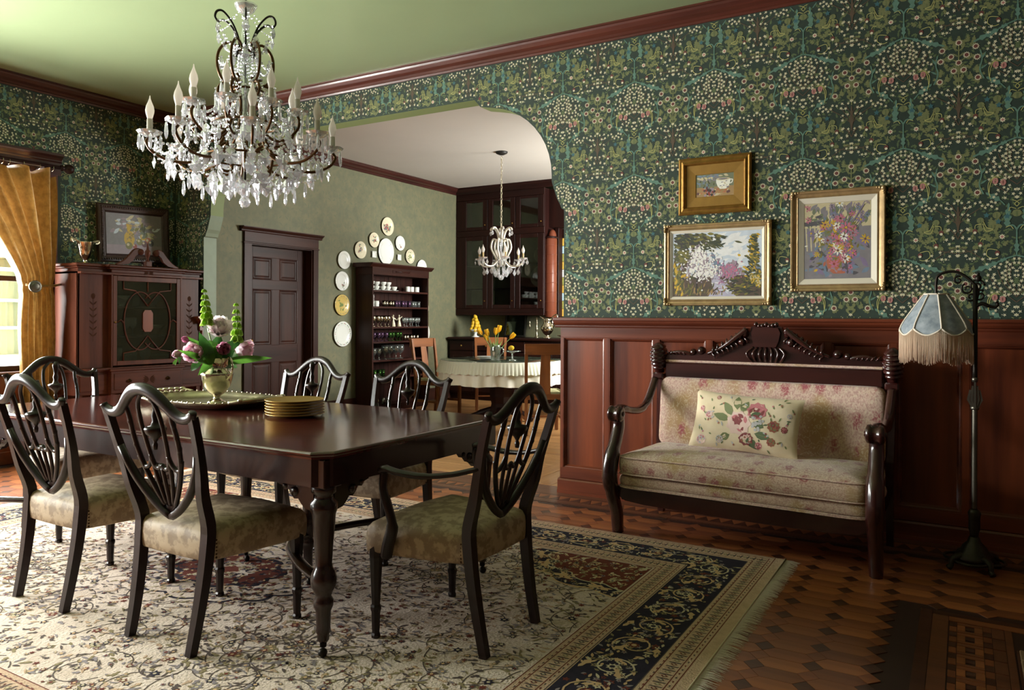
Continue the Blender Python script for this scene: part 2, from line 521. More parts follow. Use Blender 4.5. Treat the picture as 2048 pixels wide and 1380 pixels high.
leafy_mat('shade_blue', (182, 190, 198), (132, 144, 156), .25, .6)
mat('shade_braid', (226, 212, 196), 0.7)
mat('damask', (180, 158, 130), 0.6, c2=(144, 122, 97), vscale=26, bump=0.22, bscale=26, sharp=0.05)
mat('nail', (70, 48, 26), 0.35, metal=0.8)
leafy_mat('curtain_gold', (166, 130, 74), (130, 97, 50), .1, .28)
mat('white_paint', (226, 224, 212), 0.5)
mat('wicker', (186, 176, 150), 0.8)
# ================================================================== the setting
XW, YN, ZC = -6.95, 4.955, 3.30          # west wall, north (arch) wall, ceiling
YB, XE, YS = 10.40, 2.80, -2.40           # pantry back wall, east wall, south wall
TW = 0.15

def ext_x(mb, sec, x0, x1, mi=0):
    n = len(sec)
    vs = [(x0, a, b) for a, b in sec]+[(x1, a, b) for a, b in sec]
    fs = [list(range(n)), [n+i for i in range(n)][::-1]]+[(i, n+i, n+(i+1) % n, (i+1) % n) for i in range(n)]
    return mb.add(vs, fs, mi)
def ext_y(mb, sec, y0, y1, mi=0):
    n = len(sec)
    vs = [(a, y0, b) for a, b in sec]+[(a, y1, b) for a, b in sec]
    fs = [list(range(n)), [n+i for i in range(n)][::-1]]+[(i, n+i, n+(i+1) % n, (i+1) % n) for i in range(n)]
    return mb.add(vs, fs, mi)

# ---- arch outline (right half; mirrored about x = -4.5)
AR = [(-2.50, 0.0), (-2.50, 2.045), (-2.522, 2.052), (-2.535, 2.085), (-2.556, 2.12), (-2.572, 2.165), (-2.588, 2.21), (-2.603, 2.255)]
cx0, cz0, rx0, rz0 = -3.225, 2.30, 0.622, 0.575
AR += [(cx0+rx0*math.cos(t), cz0+rz0*math.sin(t)) for t in [R(a) for a in range(0, 86, 8)]]
AR += [(-3.228, 2.888), (-3.285, 2.95)]
ARCH = AR + [(-9.0-x, z) for x, z in AR[::-1]]      # right foot -> header -> left foot
def in_arch(x, z, m=0.0):
    if not (-6.5-m < x < -2.5+m) or z > 2.95+m: return False
    xr = x if x > -4.5 else -9.0-x
    if z <= 2.045: return True
    for i in range(1, len(AR)-1):
        (xa, za), (xb, zb) = AR[i], AR[i+1]
        if za <= z <= zb and zb > za:
            return xr < xa+(xb-xa)*(z-za)/(zb-za)+m
    return xr < -3.2+m

b = MB()
outer = [(XW-.2, 0), (XW-.2, ZC), (XE+.2, ZC), (XE+.2, 0)]
poly = outer+ARCH
n = len(poly)
vs = [(x, YN, z) for x, z in poly]+[(x, YN+TW, z) for x, z in poly]
b.add(vs, [list(range(n))], 0)
b.add(vs, [[n+i for i in range(n)][::-1]], 1)
o4 = len(outer)
for i in range(n):
    j = (i+1) % n
    zz = (poly[i][1]+poly[j][1])/2
    onarch = i >= o4 and j >= o4
    b.add(vs, [(i, j, n+j, n+i)], (3 if zz < 2.262 else 2) if onarch else 1)
wall_n = b.build('wall_north', ['wallpaper_ground', 'pantry_paper', 'arch_paint', 'arch_paint_grey'], kind='structure')

def rect_wall(name, axis, c, t, a0, a1, holes, mats, z1=ZC):
    """wall in plane x=c (axis 'x') or y=c (axis 'y') from a0..a1 with rectangular holes (a, b, z0, z1)"""
    b = MB()
    cuts = sorted(set([a0, a1]+[h[0] for h in holes]+[h[1] for h in holes]))
    for i in range(len(cuts)-1):
        p, q = cuts[i], cuts[i+1]
        hs = [h for h in holes if h[0] <= p+1e-6 and h[1] >= q-1e-6]
        zs = [(0, z1)]
        for h in hs: zs = [(0, h[2]), (h[3], z1)]
        for (u, v) in zs:
            if v-u < 1e-6: continue
            if axis == 'x': b.box(c-t if t > 0 else c, c if t > 0 else c-t, p, q, u, v)
            else: b.box(p, q, c if t > 0 else c+t, c+t if t > 0 else c, u, v)
    return b.build(name, mats, kind='structure')

W1Y0, W1Y1, W1Z0, W1Z1 = 0.95, 3.60, 0.78, 2.50
W2Y0, W2Y1 = -1.55, 0.35
wall_w = rect_wall('wall_west', 'x', XW, 0.18, YS-.2, YN, [(W1Y0, W1Y1, W1Z0, W1Z1), (W2Y0, W2Y1, W1Z0, W1Z1)], 'wallpaper_ground')
DY0, DY1, DZ = 5.915, 6.865, 2.09
wall_pw = rect_wall('wall_pantry_west', 'x', XW, 0.18, YN+TW, YB+.2, [(DY0, DY1, 0.0, DZ)], 'pantry_paper')
SGX0, SGX1, SGZ0, SGZ1 = -5.36, -3.55, 1.25, 2.52
wall_pn = rect_wall('wall_pantry_north', 'y', YB, 0.15, XW, -2.0, [(SGX0, SGX1, SGZ0, SGZ1)], 'pantry_paper')
XPE = -2.25
wall_pe = rect_wall('wall_pantry_east', 'x', XPE+.12, 0.12, YN+TW, YB, [(8.1, 9.6, 1.25, 2.6)], 'pantry_paper')
rect_wall('wall_east', 'x', XE+.15, 0.15, YS, YN, [], 'plain_wall')
rect_wall('wall_south', 'y', YS, -0.15, XW-.18, XE+.15, [], 'plain_wall')
MB().box(XW-.2, XE+.2, YS-.2, YN+.001, ZC, ZC+.12).build('ceiling', 'ceiling_green', kind='structure')
MB().box(XW-.2, XPE+.2, YN+.001, YB+.2, ZC, ZC+.12).build('ceiling', 'ceiling_white', kind='structure')

# ---- crown mouldings
def crown_sec(s): return [(0, 3.2), (s*.012, 3.2), (s*.02, 3.212), (s*.018, 3.222), (s*.03, 3.235), (s*.055, 3.25), (s*.075, 3.272), (s*.082, 3.285), (s*.095, 3.288), (s*.095, ZC), (0, ZC)]
ext_x(MB(), [(YN+a, z) for a, z in crown_sec(-1)], XW, XE).build('trim_1', 'wood_crown', kind='structure')
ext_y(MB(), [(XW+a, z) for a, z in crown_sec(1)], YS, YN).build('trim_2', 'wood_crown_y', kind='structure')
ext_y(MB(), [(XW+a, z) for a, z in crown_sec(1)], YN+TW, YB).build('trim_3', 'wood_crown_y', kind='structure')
ext_x(MB(), [(YB+a, z) for a, z in crown_sec(-1)], -5.2, XPE).build('trim_4', 'wood_crown', kind='structure')

# ---- wallpaper print: flowering blackthorn, mirrored about the thistle stem and the brown trunk
KX, KZ = 0.276/379, 0.64/940
TILE = Print()
OL, OD, TE, CR, BR, MR_, PK, YE, BL = range(9)
WPM = ['wp_olive', 'wp_olive_dark', 'wp_teal', 'wp_cream', 'wp_brown', 'wp_maroon', 'wp_pink', 'wp_yellow', 'wp_blue']
def U(dx, y): return (dx*KX, -y*KZ)
tr = random.Random(3)
# olive foliage, two depths
for k in range(185):
    dx = tr.uniform(8, 375); y = tr.uniform(0, 940)
    x, z = U(dx, y)
    TILE.lobed(x, z, tr.uniform(.016, .032), tr.uniform(.011, .018), tr.uniform(0, 2*PI), OD, 0, lobes=3)
for k in range(62):
    if k < 34: dx = tr.uniform(70, 330); y = tr.uniform(240, 480)
    else: dx = tr.uniform(235, 376); y = tr.uniform(600, 1010)
    x, z = U(dx, y)
    TILE.lobed(x, z, tr.uniform(.03, .048), tr.uniform(.018, .03), tr.uniform(0.2, PI-.2) if k >= 34 else tr.uniform(0, 2*PI), OL, 1, lobes=3)
# brown twigs
for (a, bb) in (((0, 860), (60, 600)), ((0, 860), (120, 640)), ((0, 900), (170, 700)), ((0, 820), (30, 580)), ((60, 960), (190, 830)), ((379, 1240), (300, 1060)), ((379, 1200), (200, 1050)), ((379, 1180), (330, 1030)), ((379, 500), (250, 470)), ((379, 440), (200, 560)), ((379, 1250), (345, 1330)), ((379, 380), (330, 300))):
    p0 = U(*a); p1 = U(*bb); mx = ((p0[0]+p1[0])/2+(p1[1]-p0[1])*.12, (p0[1]+p1[1])/2)
    TILE.stroke([p0, mx, p1], .0042, BR, 2)
TILE.stroke([U(379, 1050), U(372, 1150), U(379, 1260)], .007, BR, 2)
# green stalk of the daisies
TILE.stroke([U(377, 1040), U(377, 640)], .004, OL, 2)
for y in range(660, 1030, 48):
    TILE.leaf(*U(377, y), .035, .010, PI-0.7, OL, 2)
# cream blossoms: regions
pts = []
def scat(n, f, d):
    for _ in range(n*14):
        dx = tr.uniform(4, 376); y = tr.uniform(250, 1240)
        if f(dx, y) and all((dx-a)**2+(y-q)**2 > d*d for a, q in pts):
            pts.append((dx, y))
scat(90, lambda d, y: 545 < y < 860 and d < 195-max(0, (640-y))*1.1 and y > 540+d*.35, 25)
scat(40, lambda d, y: 880 < y < 1010 and d < 150, 27)
scat(40, lambda d, y: d > 165 and abs(y-(560-(d-180)*.42)) < 48, 27)
scat(40, lambda d, y: d > 120 and abs(y-(1045-(d-240)*.02)) < 42, 27)
scat(20, lambda d, y: d > 290 and 1080 < y < 1240, 36)
scat(14, lambda d, y: d > 300 and 290 < y < 420, 36)
for (d, y) in pts:
    x, z = U(d, y)
    TILE.flower(x, z, tr.uniform(.0092, .0112), CR, 4, 5, .42, tr.uniform(0, 6))
    TILE.disc(x, z, .0024, YE, 5, 5)
for (d, y) in pts[::2]:
    x, z = U(d+tr.uniform(-20, 20), y+tr.uniform(-20, 20))
    TILE.disc(x, z, .0026, CR, 3, 5)
# daisies
for (d, y) in ((267, 689), (257, 777), (327, 748), (379, 640), (379, 805), (346, 868), (252, 945)):
    x, z = U(d, y)
    TILE.flower(x, z, .0195, CR, 4, 12, .62, 0); TILE.disc(x, z, .0108, MR_, 5, 9)
# teal thistle leaves and stems
def teal(path, w_, nl):
    P_ = [U(*p) for p in path]
    TILE.stroke([(p.x, p.y) for p in bez([(a, c, 0) for a, c in P_], 4)], w_, TE, 3)
teal([(0, 520), (0, 310)], .007, 0)
TILE.lobed(*U(0, 505), .075, .03, PI/2, TE, 3, lobes=3)
teal([(0, 320), (22, 285), (60, 290)], .008, 0)
TILE.lobed(*U(62, 300), .135, .040, PI/2+0.06, TE, 3, lobes=4)
teal([(0, 525), (57, 545), (117, 575)], .007, 0)
TILE.lobed(*U(60, 548), .05, .026, -0.4, TE, 3, lobes=3)
TILE.lobed(*U(115, 578), .135, .040, -0.38, TE, 3, lobes=4)
teal([(237, 726), (225, 800), (240, 880), (212, 961)], .007, 0)
TILE.leaf(*U(228, 800), .045, .010, PI/2+.5, TE, 3); TILE.leaf(*U(238, 880), .045, .010, PI/2+1.0, TE, 3)
TILE.lobed(*U(105, 1022), .085, .038, 0.62, TE, 3, lobes=3)
teal([(105, 1020), (75, 1060)], .006, 0)
# tulips, bells, arcs
def arc(pth, w_=.0032, mi=YE): TILE.stroke([(p.x, p.y) for p in bez([(*U(*p), 0) for p in pth], 4)], w_, mi, 4)
for (d, y) in ((137, 862), (87, 876)):
    x, z = U(d, y); TILE.disc(x, z, .0145, PK, 5, 8, 1.25); TILE.leaf(x, z+.012, .024, .006, -PI/2, MR_, 5)
arc([(105, 838), (140, 826), (178, 870), (182, 930), (168, 990)]); arc([(120, 840), (150, 838), (170, 890), (176, 950)])
for (d, y) in ((122, 502), (232, 427), (267, 320)):
    x, z = U(d, y); TILE.disc(x, z, .012, MR_, 4, 7, 1.1); TILE.disc(x, z-.008, .008, CR, 5, 6)
arc([(122, 480), (180, 470), (190, 520), (150, 548), (118, 540)]); arc([(267, 300), (262, 270), (225, 262)]); arc([(232, 405), (222, 385), (195, 390)])
x, z = U(92, 373); TILE.flower(x, z, .016, CR, 4, 8, .6); TILE.disc(x, z, .007, PK, 5, 7)
for (d, y) in ((192, 1135), (117, 1190), (60, 1150)):
    x, z = U(d, y); TILE.flower(x, z, .017, BL, 3, 5, .5, .4)
for (d, y, r_) in ((4, 1128, .02), (127, 1137, .02), (232, 1175, .018), (160, 1230, .016)):
    x, z = U(d, y); TILE.disc(x, z, r_, OL, 3, 9, .95); TILE.stroke([(x, z-r_), (x, z+r_*.6)], .003, OD, 4)
arc([(212, 1185), (190, 1235), (150, 1250), (196, 1262), (216, 1200)], .003)
arc([(0, 1075), (14, 1055), (2, 1035), (30, 1022)], .003); arc([(4, 1095), (40, 1080), (50, 1110)], .003)
arc([(70, 1240), (40, 1228), (22, 1255)], .003)

def paper(name, parent, fn, a_axis, u0, u1, z0, z1, ok, zj):
    """repeat the tile over u0..u1 x z0..z1"""
    pr = Print()
    polys = [([TILE.v[i] for i in f], m) for f, m in zip(TILE.f, TILE.m)]
    T = 0.552; kk0 = int(math.floor((u0-a_axis)/T))-1; kk1 = int(math.ceil((u1-a_axis)/T))+1
    for k in range(kk0, kk1+1):
        ax = a_axis+k*T
        for r_ in range(-6, 3):
            zb = zj+r_*0.64+300*KZ
            if zb-1340*KZ > z1 or zb-220*KZ < z0: continue
            for s in (1, -1):
                for pl, m in polys:
                    q = [(ax+s*p[0], zb+p[1]) for p in pl]
                    if not (z0 < q[0][1] < z1 and u0 < q[0][0] < u1): continue
                    if not all(z0 < p[1] < z1 and u0 < p[0] < u1 for p in q): continue
                    if ok is not None and not all(ok(p[0], p[1]) for p in q): continue
                    pr.poly(q, m, pl[0][2])
    pr.build(name, WPM, parent, fn, kind='stuff')
ZCAP = 1.262
paper('wallpaper_print', wall_n, lambda u, v, l: (u, YN-.0005-l*.00035, v), -0.858, XW+.01, XE-.01, ZCAP, 3.2, lambda x, z: not in_arch(x, z, .004), 3.04)
paper('wallpaper_print', wall_w, lambda u, v, l: (XW+.0005+l*.00035, u, v), 4.40, 0.4, YN-.005, 1.3, 3.2, lambda y, z: not (y < 3.8 and z < 2.70), 3.06)

# ---- faint damask of the pantry paper: rows of raised leaf figures
pr = Print(); q = random.Random(5)
for iy in range(26):
    for iz in range(16):
        y = 5.2+iy*.2+(.1 if iz % 2 else 0); z = .2+iz*.2
        if y > YB-.03 or (5.78 < y < 6.98 and z < 2.3): continue
        for (dx, dz, a) in ((0, 0, PI/2), (.03, .02, .7), (-.03, .02, PI-.7), (.035, -.03, -.5), (-.035, -.03, PI+.5), (0, -.06, -PI/2)):
            pr.lobed(y+dx, z+dz, .06, .03, a, 0, 0)
pr.build('wallpaper_figure', ['pantry_paper_dark'], wall_pw, lambda u, v, l: (XW+.0006, u, v), kind='stuff')

# ================================================================== wainscot on the arch wall
PF = YN-.040       # stile face
def wainscot(x0, x1, first, name):
    root = empty(name, (0, 0, 0), kind='structure')
    MB().box(x0, x1, YN-.012, YN-.001, .1, 1.15).build('backing', 'wood_wainscot_rail', root)
    MB().box(x0, x1, PF, YN-.012, 1.118, 1.19, .002).build('top_rail', 'wood_wainscot_rail', root)
    MB().box(x0, x1, PF, YN-.012, .105, .178, .002).build('bottom_rail', 'wood_wainscot_rail', root)
    sec = [(YN-.001, 1.188), (PF-.004, 1.188), (PF-.01, 1.196), (PF-.01, 1.204), (PF-.02, 1.21), (PF-.03, 1.222), (PF-.034, 1.236), (PF-.05, 1.24), (PF-.05, 1.256), (YN-.001, 1.262)]
    ext_x(MB(), sec, x0-(.045 if x0 < -2 and x0 > -3 else 0), x1+(.045 if x1 < -6 else 0)).build('cap', 'wood_wainscot_rail', root)
    sec = [(YN-.001, 0.0), (PF-.024, 0.0), (PF-.024, .022), (PF-.016, .024), (PF-.016, .092), (PF-.008, .102), (YN-.001, .108)]
    ext_x(MB(), sec, x0-(.016 if x0 < -2 and x0 > -3 else 0), x1).build('baseboard', 'wood_wainscot_rail', root)
    x = first; k = 0
    if first-x0 > .005: MB().box(x0, first, PF, YN-.012, .178, 1.118, .002).build('stile', 'wood_wainscot', root)
    while x < x1-.05:
        xe = min(x+.322, x1)
        pb = MB()
        pb.box(x, xe, YN-.016, YN-.0115, .178, 1.118)
        pb.build('panel', 'wood_wainscot', root)
        fr = MB(); fr.frame(x, xe, .178, 1.118, [(0, .0395), (.005, .0395), (.008, .033), (.014, .031), (.022, .019), (.025, .0155)], TR(0, YN, 0))
        fr.build('moulding', 'wood_wainscot_rail', root)
        se = min(xe+.037, x1)
        if se > xe+.002: MB().box(xe, se, PF, YN-.012, .178, 1.118, .002).build('stile', 'wood_wainscot', root)
        x = xe+.037; k += 1
    return root
wainscot(-2.50, XE, -2.482, 'trim_5')
wainscot(XW+.02, -6.50, XW+.07, 'trim_6')
# wainscot end grain in the arch and on the west wall
MB().box(-2.503, -2.497, PF, YN+TW, .1, 1.2).build('trim_7', 'wood_wainscot', kind='structure')
MB().box(-6.503, -6.49, YN-.06, YN+TW+.03, 1.236, 1.262, .004).build('trim_8', 'wood_wainscot_rail', kind='structure')
wb = empty('trim_9', kind='structure')
MB().box(XW+.001, XW+.02, 3.76, YN-.03, .1, 1.2).build('board', 'wood_wainscot', wb)
MB().box(XW+.001, XW+.06, 3.76, YN-.06, 1.2, 1.262, .006).build('cap', 'wood_wainscot_rail', wb)
MB().box(XW+.001, XW+.04, YS, YN-.06, 0, .11, .004).build('baseboard', 'wood_wainscot_rail', wb)
MB().box(XW+.001, XW+.03, YN+TW, DY0-.11, 0, .19, .006).build('baseboard_pantry', 'wood_door_y', kind='structure')
MB().box(XW+.001, XW+.03, DY1+.09, YB, 0, .19, .006).build('baseboard_pantry', 'wood_door_y', kind='structure')

# ================================================================== floors
fl = MB().box(XW-.2, XE+.2, YS-.2, YN+TW-.03, -.06, -.003).build('floor', 'floor_base', kind='structure')
fp = MB().box(XW-.2, XPE+.2, YN+TW-.03, YB+.2, -.06, -.003).build('floor', 'floor_base', kind='structure')
# dining room parquet: long hexagons in two tones with dark diamonds between
W_, H_, D_ = .186, .090, .038
RUGX1, RUGY1, RUGX0, RUGY0 = -.786, 4.125, -5.42, 0.92
def hexa(s=0.0):
    b = MB(); g = .0009
    p = [(-W_/2+g, 0), (-W_/2+D_, -H_/2+g), (W_/2-D_, -H_/2+g), (W_/2-g, 0), (W_/2-D_, H_/2-g), (-W_/2+D_, H_/2-g)]
    return b.prism(p, -.004, 0)
def diam():
    g = .0012
    return MB().prism([(-D_+g, 0), (0, -H_/2+g), (D_-g, 0), (0, H_/2-g)], -.004, 0)
hl, hm = hexa().mesh('parquet_hexagon', 'parquet_light'), hexa().mesh('parquet_hexagon', 'parquet_mid')
dm = diam().mesh('parquet_diamond', 'parquet_dark'); dm2 = diam().mesh('parquet_diamond', 'parquet_mid')
PX0, PX1, PY0, PY1 = XW+.1, XE-.05, YS+.1, 4.60
near = {'h': [], 'd': []}; far_b = MB(); q = random.Random(11)
INX, INY = -0.155, 3.767
def cam_depth(x, y): return -x*.51+y*.86
def seen_floor(x, y):
    dpt = cam_depth(x, y)
    if dpt < .5: return False
    u = 1024+1524.8*(x*.86+y*.51)/dpt; v = 637+1524.8*1.25/dpt
    return -30 < u < 2080 and v < 1410
i0 = int(PX0/W_)-1; i1 = int(PX1/W_)+1; j0 = int(PY0/H_)-1; j1 = int(PY1/H_)+1
for i in range(i0, i1+1):
    for j in range(j0, j1+1):
        for kind in 'hd':
            x = i*W_+(W_/2 if kind == 'd' else 0); y = j*H_+(H_/2 if kind == 'd' else 0)
            hw = W_/2 if kind == 'h' else D_
            if x-hw < PX0 or x+hw > PX1 or y-H_/2 < PY0 or y+H_/2 > PY1: continue
            if RUGX0+.1 < x-hw and x+hw < RUGX1-.02 and RUGY0+.1 < y-H_/2 and y+H_/2 < RUGY1-.02: continue
            if x+hw > INX and y-H_/2 < INY: continue
            m = hl if (i+j) % 2 else hm
            if kind == 'd': m = dm if (i+j) % 2 else dm2
            if seen_floor(x, y) and x > -2.6: near[kind].append((y*.5-abs(x)*.1, x, y, m))
            else:
                far_b.add([tuple(v.co) for v in m.vertices], [list(p.vertices) for p in m.polygons], (2 if m == dm else 1) if kind == 'd' else (0 if (i+j) % 2 else 1), TR(x, y, 0))
for kind, nm in (('h', 'parquet_hexagon'), ('d', 'parquet_diamond')):
    lst = sorted(near[kind], key=lambda t: t[:3])
    for n_, (_, x, y, m) in enumerate(lst):
        if n_ < 300: inst(m, nm, fl, TR(x, y, q.uniform(-.0004, .0003)))
        else: far_b.add([tuple(v.co) for v in m.vertices], [list(p.vertices) for p in m.polygons], (2 if m == dm else 1) if kind == 'd' else (0 if m == hl else 1), TR(x, y, 0))
far_b.build('parquet_field', ['parquet_light', 'parquet_mid', 'parquet_dark'], fl, kind='stuff')
# straight border boards along the arch wall, with a zigzag course
for k, (ya, yb, m) in enumerate(((4.605, 4.632, 'parquet_dark'), (4.634, 4.69, 'floor_border'), (4.80, 4.828, 'parquet_dark'), (4.83, 4.955, 'floor_border'), (4.957, 5.07, 'floor_border'))):
    x = -6.9 if ya < 4.9 else -6.45
    xend = XE-.05 if ya < 4.9 else -2.52
    while x < xend:
        l_ = min(1.3+q.uniform(-.2, .3), xend-x)
        MB().box(x, x+l_-.002, ya, yb, -.004, q.uniform(-.0006, .0002)).build('border_board', m, fl); x += l_
zz = MB()
for k in range(120):
    x = -6.8+k*.08
    zz.prism([(x, 4.694), (x+.039, 4.796), (x+.078, 4.694)], -.004, 0, mi=0)
    zz.prism([(x+.04, 4.797), (x+.08, 4.695), (x+.119, 4.797)], -.004, 0, mi=1)
zz.build('zigzag_course', ['parquet_dark', 'parquet_light'], fl, kind='stuff')
# inlaid fret panel in front of the hearth
def flat(name, x0, x1, y0, y1, m, dz=0.0): return MB().box(x0, x1, y0, y1, -.004, dz).build(name, m, fl)
flat('inlay_strip', INX, INX+.045, 1.0, INY-.002, 'parquet_dark'); flat('inlay_strip', INX+.047, 1.2, INY-.045, INY-.002, 'parquet_dark')
flat('inlay_board', INX+.047, INX+.105, 1.0, INY-.047, 'floor_border'); flat('inlay_board', INX+.107, 1.2, INY-.10, INY-.047, 'parquet_mid')
flat('inlay_board', INX+.30, .17, 1.0, INY-.102, 'floor_border')
y = INY-.105; k = 0
while y > 2.3:
    flat('fret_block', INX+.11, INX+.135, y-.055, y-.004, 'parquet_dark'); flat('fret_block', INX+.11, INX+.135, y-.112, y-.058, 'parquet_mid')
    flat('fret_block', INX+.137, INX+.225, y-.03, y-.004, 'parquet_mid'); flat('fret_block', INX+.137, INX+.165, y-.09, y-.033, 'parquet_light')
    flat('fret_block', INX+.167, INX+.195, y-.075, y-.045, 'parquet_dark', .0003); flat('fret_block', INX+.197, INX+.225, y-.09, y-.033, 'parquet_light')
    flat('fret_block', INX+.137, INX+.225, y-.112, y-.093, 'parquet_mid')
    flat('fret_block', INX+.227, INX+.255, y-.112, y-.06, 'parquet_dark'); flat('fret_block', INX+.227, INX+.255, y-.057, y-.004, 'parquet_mid')
    flat('fret_block', INX+.257, INX+.298, y-.112, y-.004, 'floor_border')
    y -= .114
# corner of the tiled hearth
mat('hearth_tile', (150, 122, 96), 0.45, var=0.2, vscale=20, rnd=0.1)
hr = empty('hearth', (0, 0, 0), label='low tiled hearth slab at the right edge of the parquet', cat='hearth')
MB().box(.176, 1.0, 1.4, 3.43, 0, .012).build('mortar_bed', 'parquet_dark', hr)
t_ = MB().box(-.048, .048, -.048, .048, .012, .022, .003).mesh('tile', 'hearth_tile')
for i in range(7):
    for j in range(16):
        inst(t_, 'tile', hr, TR(.232+i*.1, 3.37-j*.1, 0))
# pantry oak boards
q = random.Random(4)
bm = {}
for k in range(66):
    y0 = 5.08+k*.08
    if y0 > YB: break
    x = -6.9
    while x < XPE-.05:
        l_ = min(q.uniform(1.6, 2.6), XPE-.02-x)
        MB().box(x+.001, x+l_-.001, y0+.001, y0+.079, -.004, q.uniform(-.0008, .0003)).build('floor_board', 'floor_oak', fp)
        x += l_
flat_b = MB()
for (x0, x1, m) in ((-3.02, -2.86, 'floor_oak_y'), (-2.85, -2.66, 'floor_oak_y')):
    MB().box(x0, x1, 5.08, YB, -.003, .0012).build('border_board', m, fp)
MB().box(-2.49, -2.3, 5.08, YB, -.003, .001).build('border_board', 'floor_oak_y', fp)
# ================================================================== the carpet
mat('rug_ivory', (216, 196, 178), 0.95, c2=(198, 174, 152), vscale=7, bump=0.5, bscale=90, spec=0.1, sheen=0.3)
mat('rug_beige', (204, 173, 146), 0.95, var=0.15, vscale=30, bump=0.4, bscale=120, spec=0.1)
mat('rug_navy', (52, 48, 60), 0.95, var=0.2, vscale=30, spec=0.1)
mat('rug_red', (118, 64, 54), 0.95, var=0.2, vscale=20, spec=0.1)
mat('rug_gold', (206, 172, 132), 0.95, spec=0.1)
mat('rug_cream', (204, 190, 160), 0.95, spec=0.1)
mat('rug_olive', (140, 126, 94), 0.95, spec=0.1)
mat('rug_grey', (142, 132, 134), 0.95, spec=0.1)
mat('rug_vine', (92, 80, 76), 0.95, spec=0.1)
rug = empty('persian_rug', (0, 0, 0), label='ivory Persian carpet with navy scrolling border under the dining table', cat='carpet')
RX0, RX1, RY0, RY1 = RUGX0, RUGX1, RUGY0, RUGY1
MB().box(RX0, RX1, RY0, RY1, 0.0, .008, .002).build('ground', 'rug_ivory', rug)
RP = Print()
NAVY, RED, GOLD, CRM, OLV, GRY, VIN, BEI, IVO = range(9)
RM = ['rug_navy', 'rug_red', 'rug_gold', 'rug_cream', 'rug_olive', 'rug_grey', 'rug_vine', 'rug_beige', 'rug_ivory']
def band(ix0, iy0, ix1, iy1, m, lay):
    """frame between two insets"""
    o_ = [(RX0+ix0, RY0+iy0), (RX1-ix0, RY0+iy0), (RX1-ix0, RY1-iy0), (RX0+ix0, RY1-iy0)]
    n_ = [(RX0+ix1, RY0+iy1), (RX1-ix1, RY0+iy1), (RX1-ix1, RY1-iy1), (RX0+ix1, RY1-iy1)]
    for i in range(4):
        j = (i+1) % 4; RP.poly([o_[i], o_[j], n_[j], n_[i]], m, lay)
band(.045, .004, .166, .14, BEI, 0); band(.166, .14, .411, .35, NAVY, 0); band(.411, .35, .535, .48, BEI, 0)
for (a, c_) in ((.05, .01), (.075, .035), (.14, .115), (.162, .136), (.415, .354), (.44, .38), (.505, .45), (.531, .476)):
    band(a, c_, a+.004, c_+.004, RED if a not in (.162, .415) else VIN, 1)
rr = random.Random(21)
def guard(u0, u1, f, wid):
    """small figures along a guard stripe; f maps (along, across)"""
    n = int((u1-u0)/.034)
    for i in range(n):
        u = u0+(i+.5)*(u1-u0)/n
        p = lambda du, dv: f(u+du, dv)
        RP.poly([p(-.011, 0), p(0, .014), p(.011, 0), p(0, -.014)], (RED, OLV, VIN)[i % 3], 1)
        RP.poly([p(-.005, 0), p(0, .007), p(.005, 0), p(0, -.007)], CRM, 2)
        RP.poly([p(.012, .02), p(.02, .026), p(.017, -.02), p(.009, -.024)], VIN, 1)
        for s in (-1, 1):
            RP.poly([p(-.004, s*wid*.42), p(.012, s*wid*.36), p(.014, s*wid*.44)], VIN if i % 2 else RED, 1)
for (ins_x, ins_y, wx) in ((.106, .075, .1), (.473, .415, .1)):
    for sx, xx in ((1, RX1-ins_x), (-1, RX0+ins_x)):
        guard(RY0+ins_y, RY1-ins_y, lambda u, v, xx=xx: (xx+v, u), wx)
    for yy in (RY1-ins_y, RY0+ins_y):
        guard(RX0+ins_x, RX1-ins_x, lambda u, v, yy=yy: (u, yy+v), wx)
def arabesque(u0, u1, f, hw):
    """gold scrolls, palmettes and small blooms on the navy border"""
    n = max(1, int(round((u1-u0)/.21))); P_ = (u1-u0)/n
    for i in range(n):
        c_ = u0+(i+.5)*P_; s = 1 if i % 2 else -1
        F = lambda a, v: f(c_+a*P_/.21, v*s)
        sp = []
        for k in range(20):
            t = k/19; a = -2.6+t*8.2; r_ = .086*(1-.72*t)
            sp.append(F(.005+r_*math.cos(a)*1.06, r_*math.sin(a)*hw/.105))
        RP.stroke(sp, .0075, GOLD if i % 3 else CRM, 2)
        for (a, v, L_, an) in ((-.07, -.055, .085, .5), (.02, .085, .08, 2.9), (.075, .02, .07, 4.2)):
            p0 = F(a, v*hw/.105); p1 = F(a+L_*math.cos(an), (v+L_*math.sin(an))*hw/.105)
            d = math.hypot(p1[0]-p0[0], p1[1]-p0[1])
            RP.lobed(p0[0], p0[1], d, .034, math.atan2(p1[1]-p0[1], p1[0]-p0[0]), GOLD, 3, lobes=2)
        x, y = F(.005, 0); RP.flower(x, y, .026, RED if i % 2 else CRM, 3, 8, .6); RP.disc(x, y, .011, GOLD if i % 2 else NAVY, 4)
        for k in range(54):
            x, y = F(rr.uniform(-.105, .105), rr.uniform(-.95, .95)*hw)
            k2 = rr.randrange(5)
            if k2 < 2: RP.flower(x, y, rr.uniform(.010, .019), (CRM, GRY, RED, OLV)[rr.randrange(4)], 2, 5, .5, rr.uniform(0, 6)); RP.disc(x, y, .004, (RED, NAVY)[rr.randrange(2)], 3, 5)
            else: RP.leaf(x, y, rr.uniform(.02, .04), .012, rr.uniform(0, 6), (OLV, GRY, GOLD, CRM)[rr.randrange(4)], 2)
cx_, cy_ = .2885, .245
for xx in (RX1-cx_, RX0+cx_): arabesque(RY0+cy_+.0, RY1-cy_, lambda u, v, xx=xx: (xx+v, u), .108)
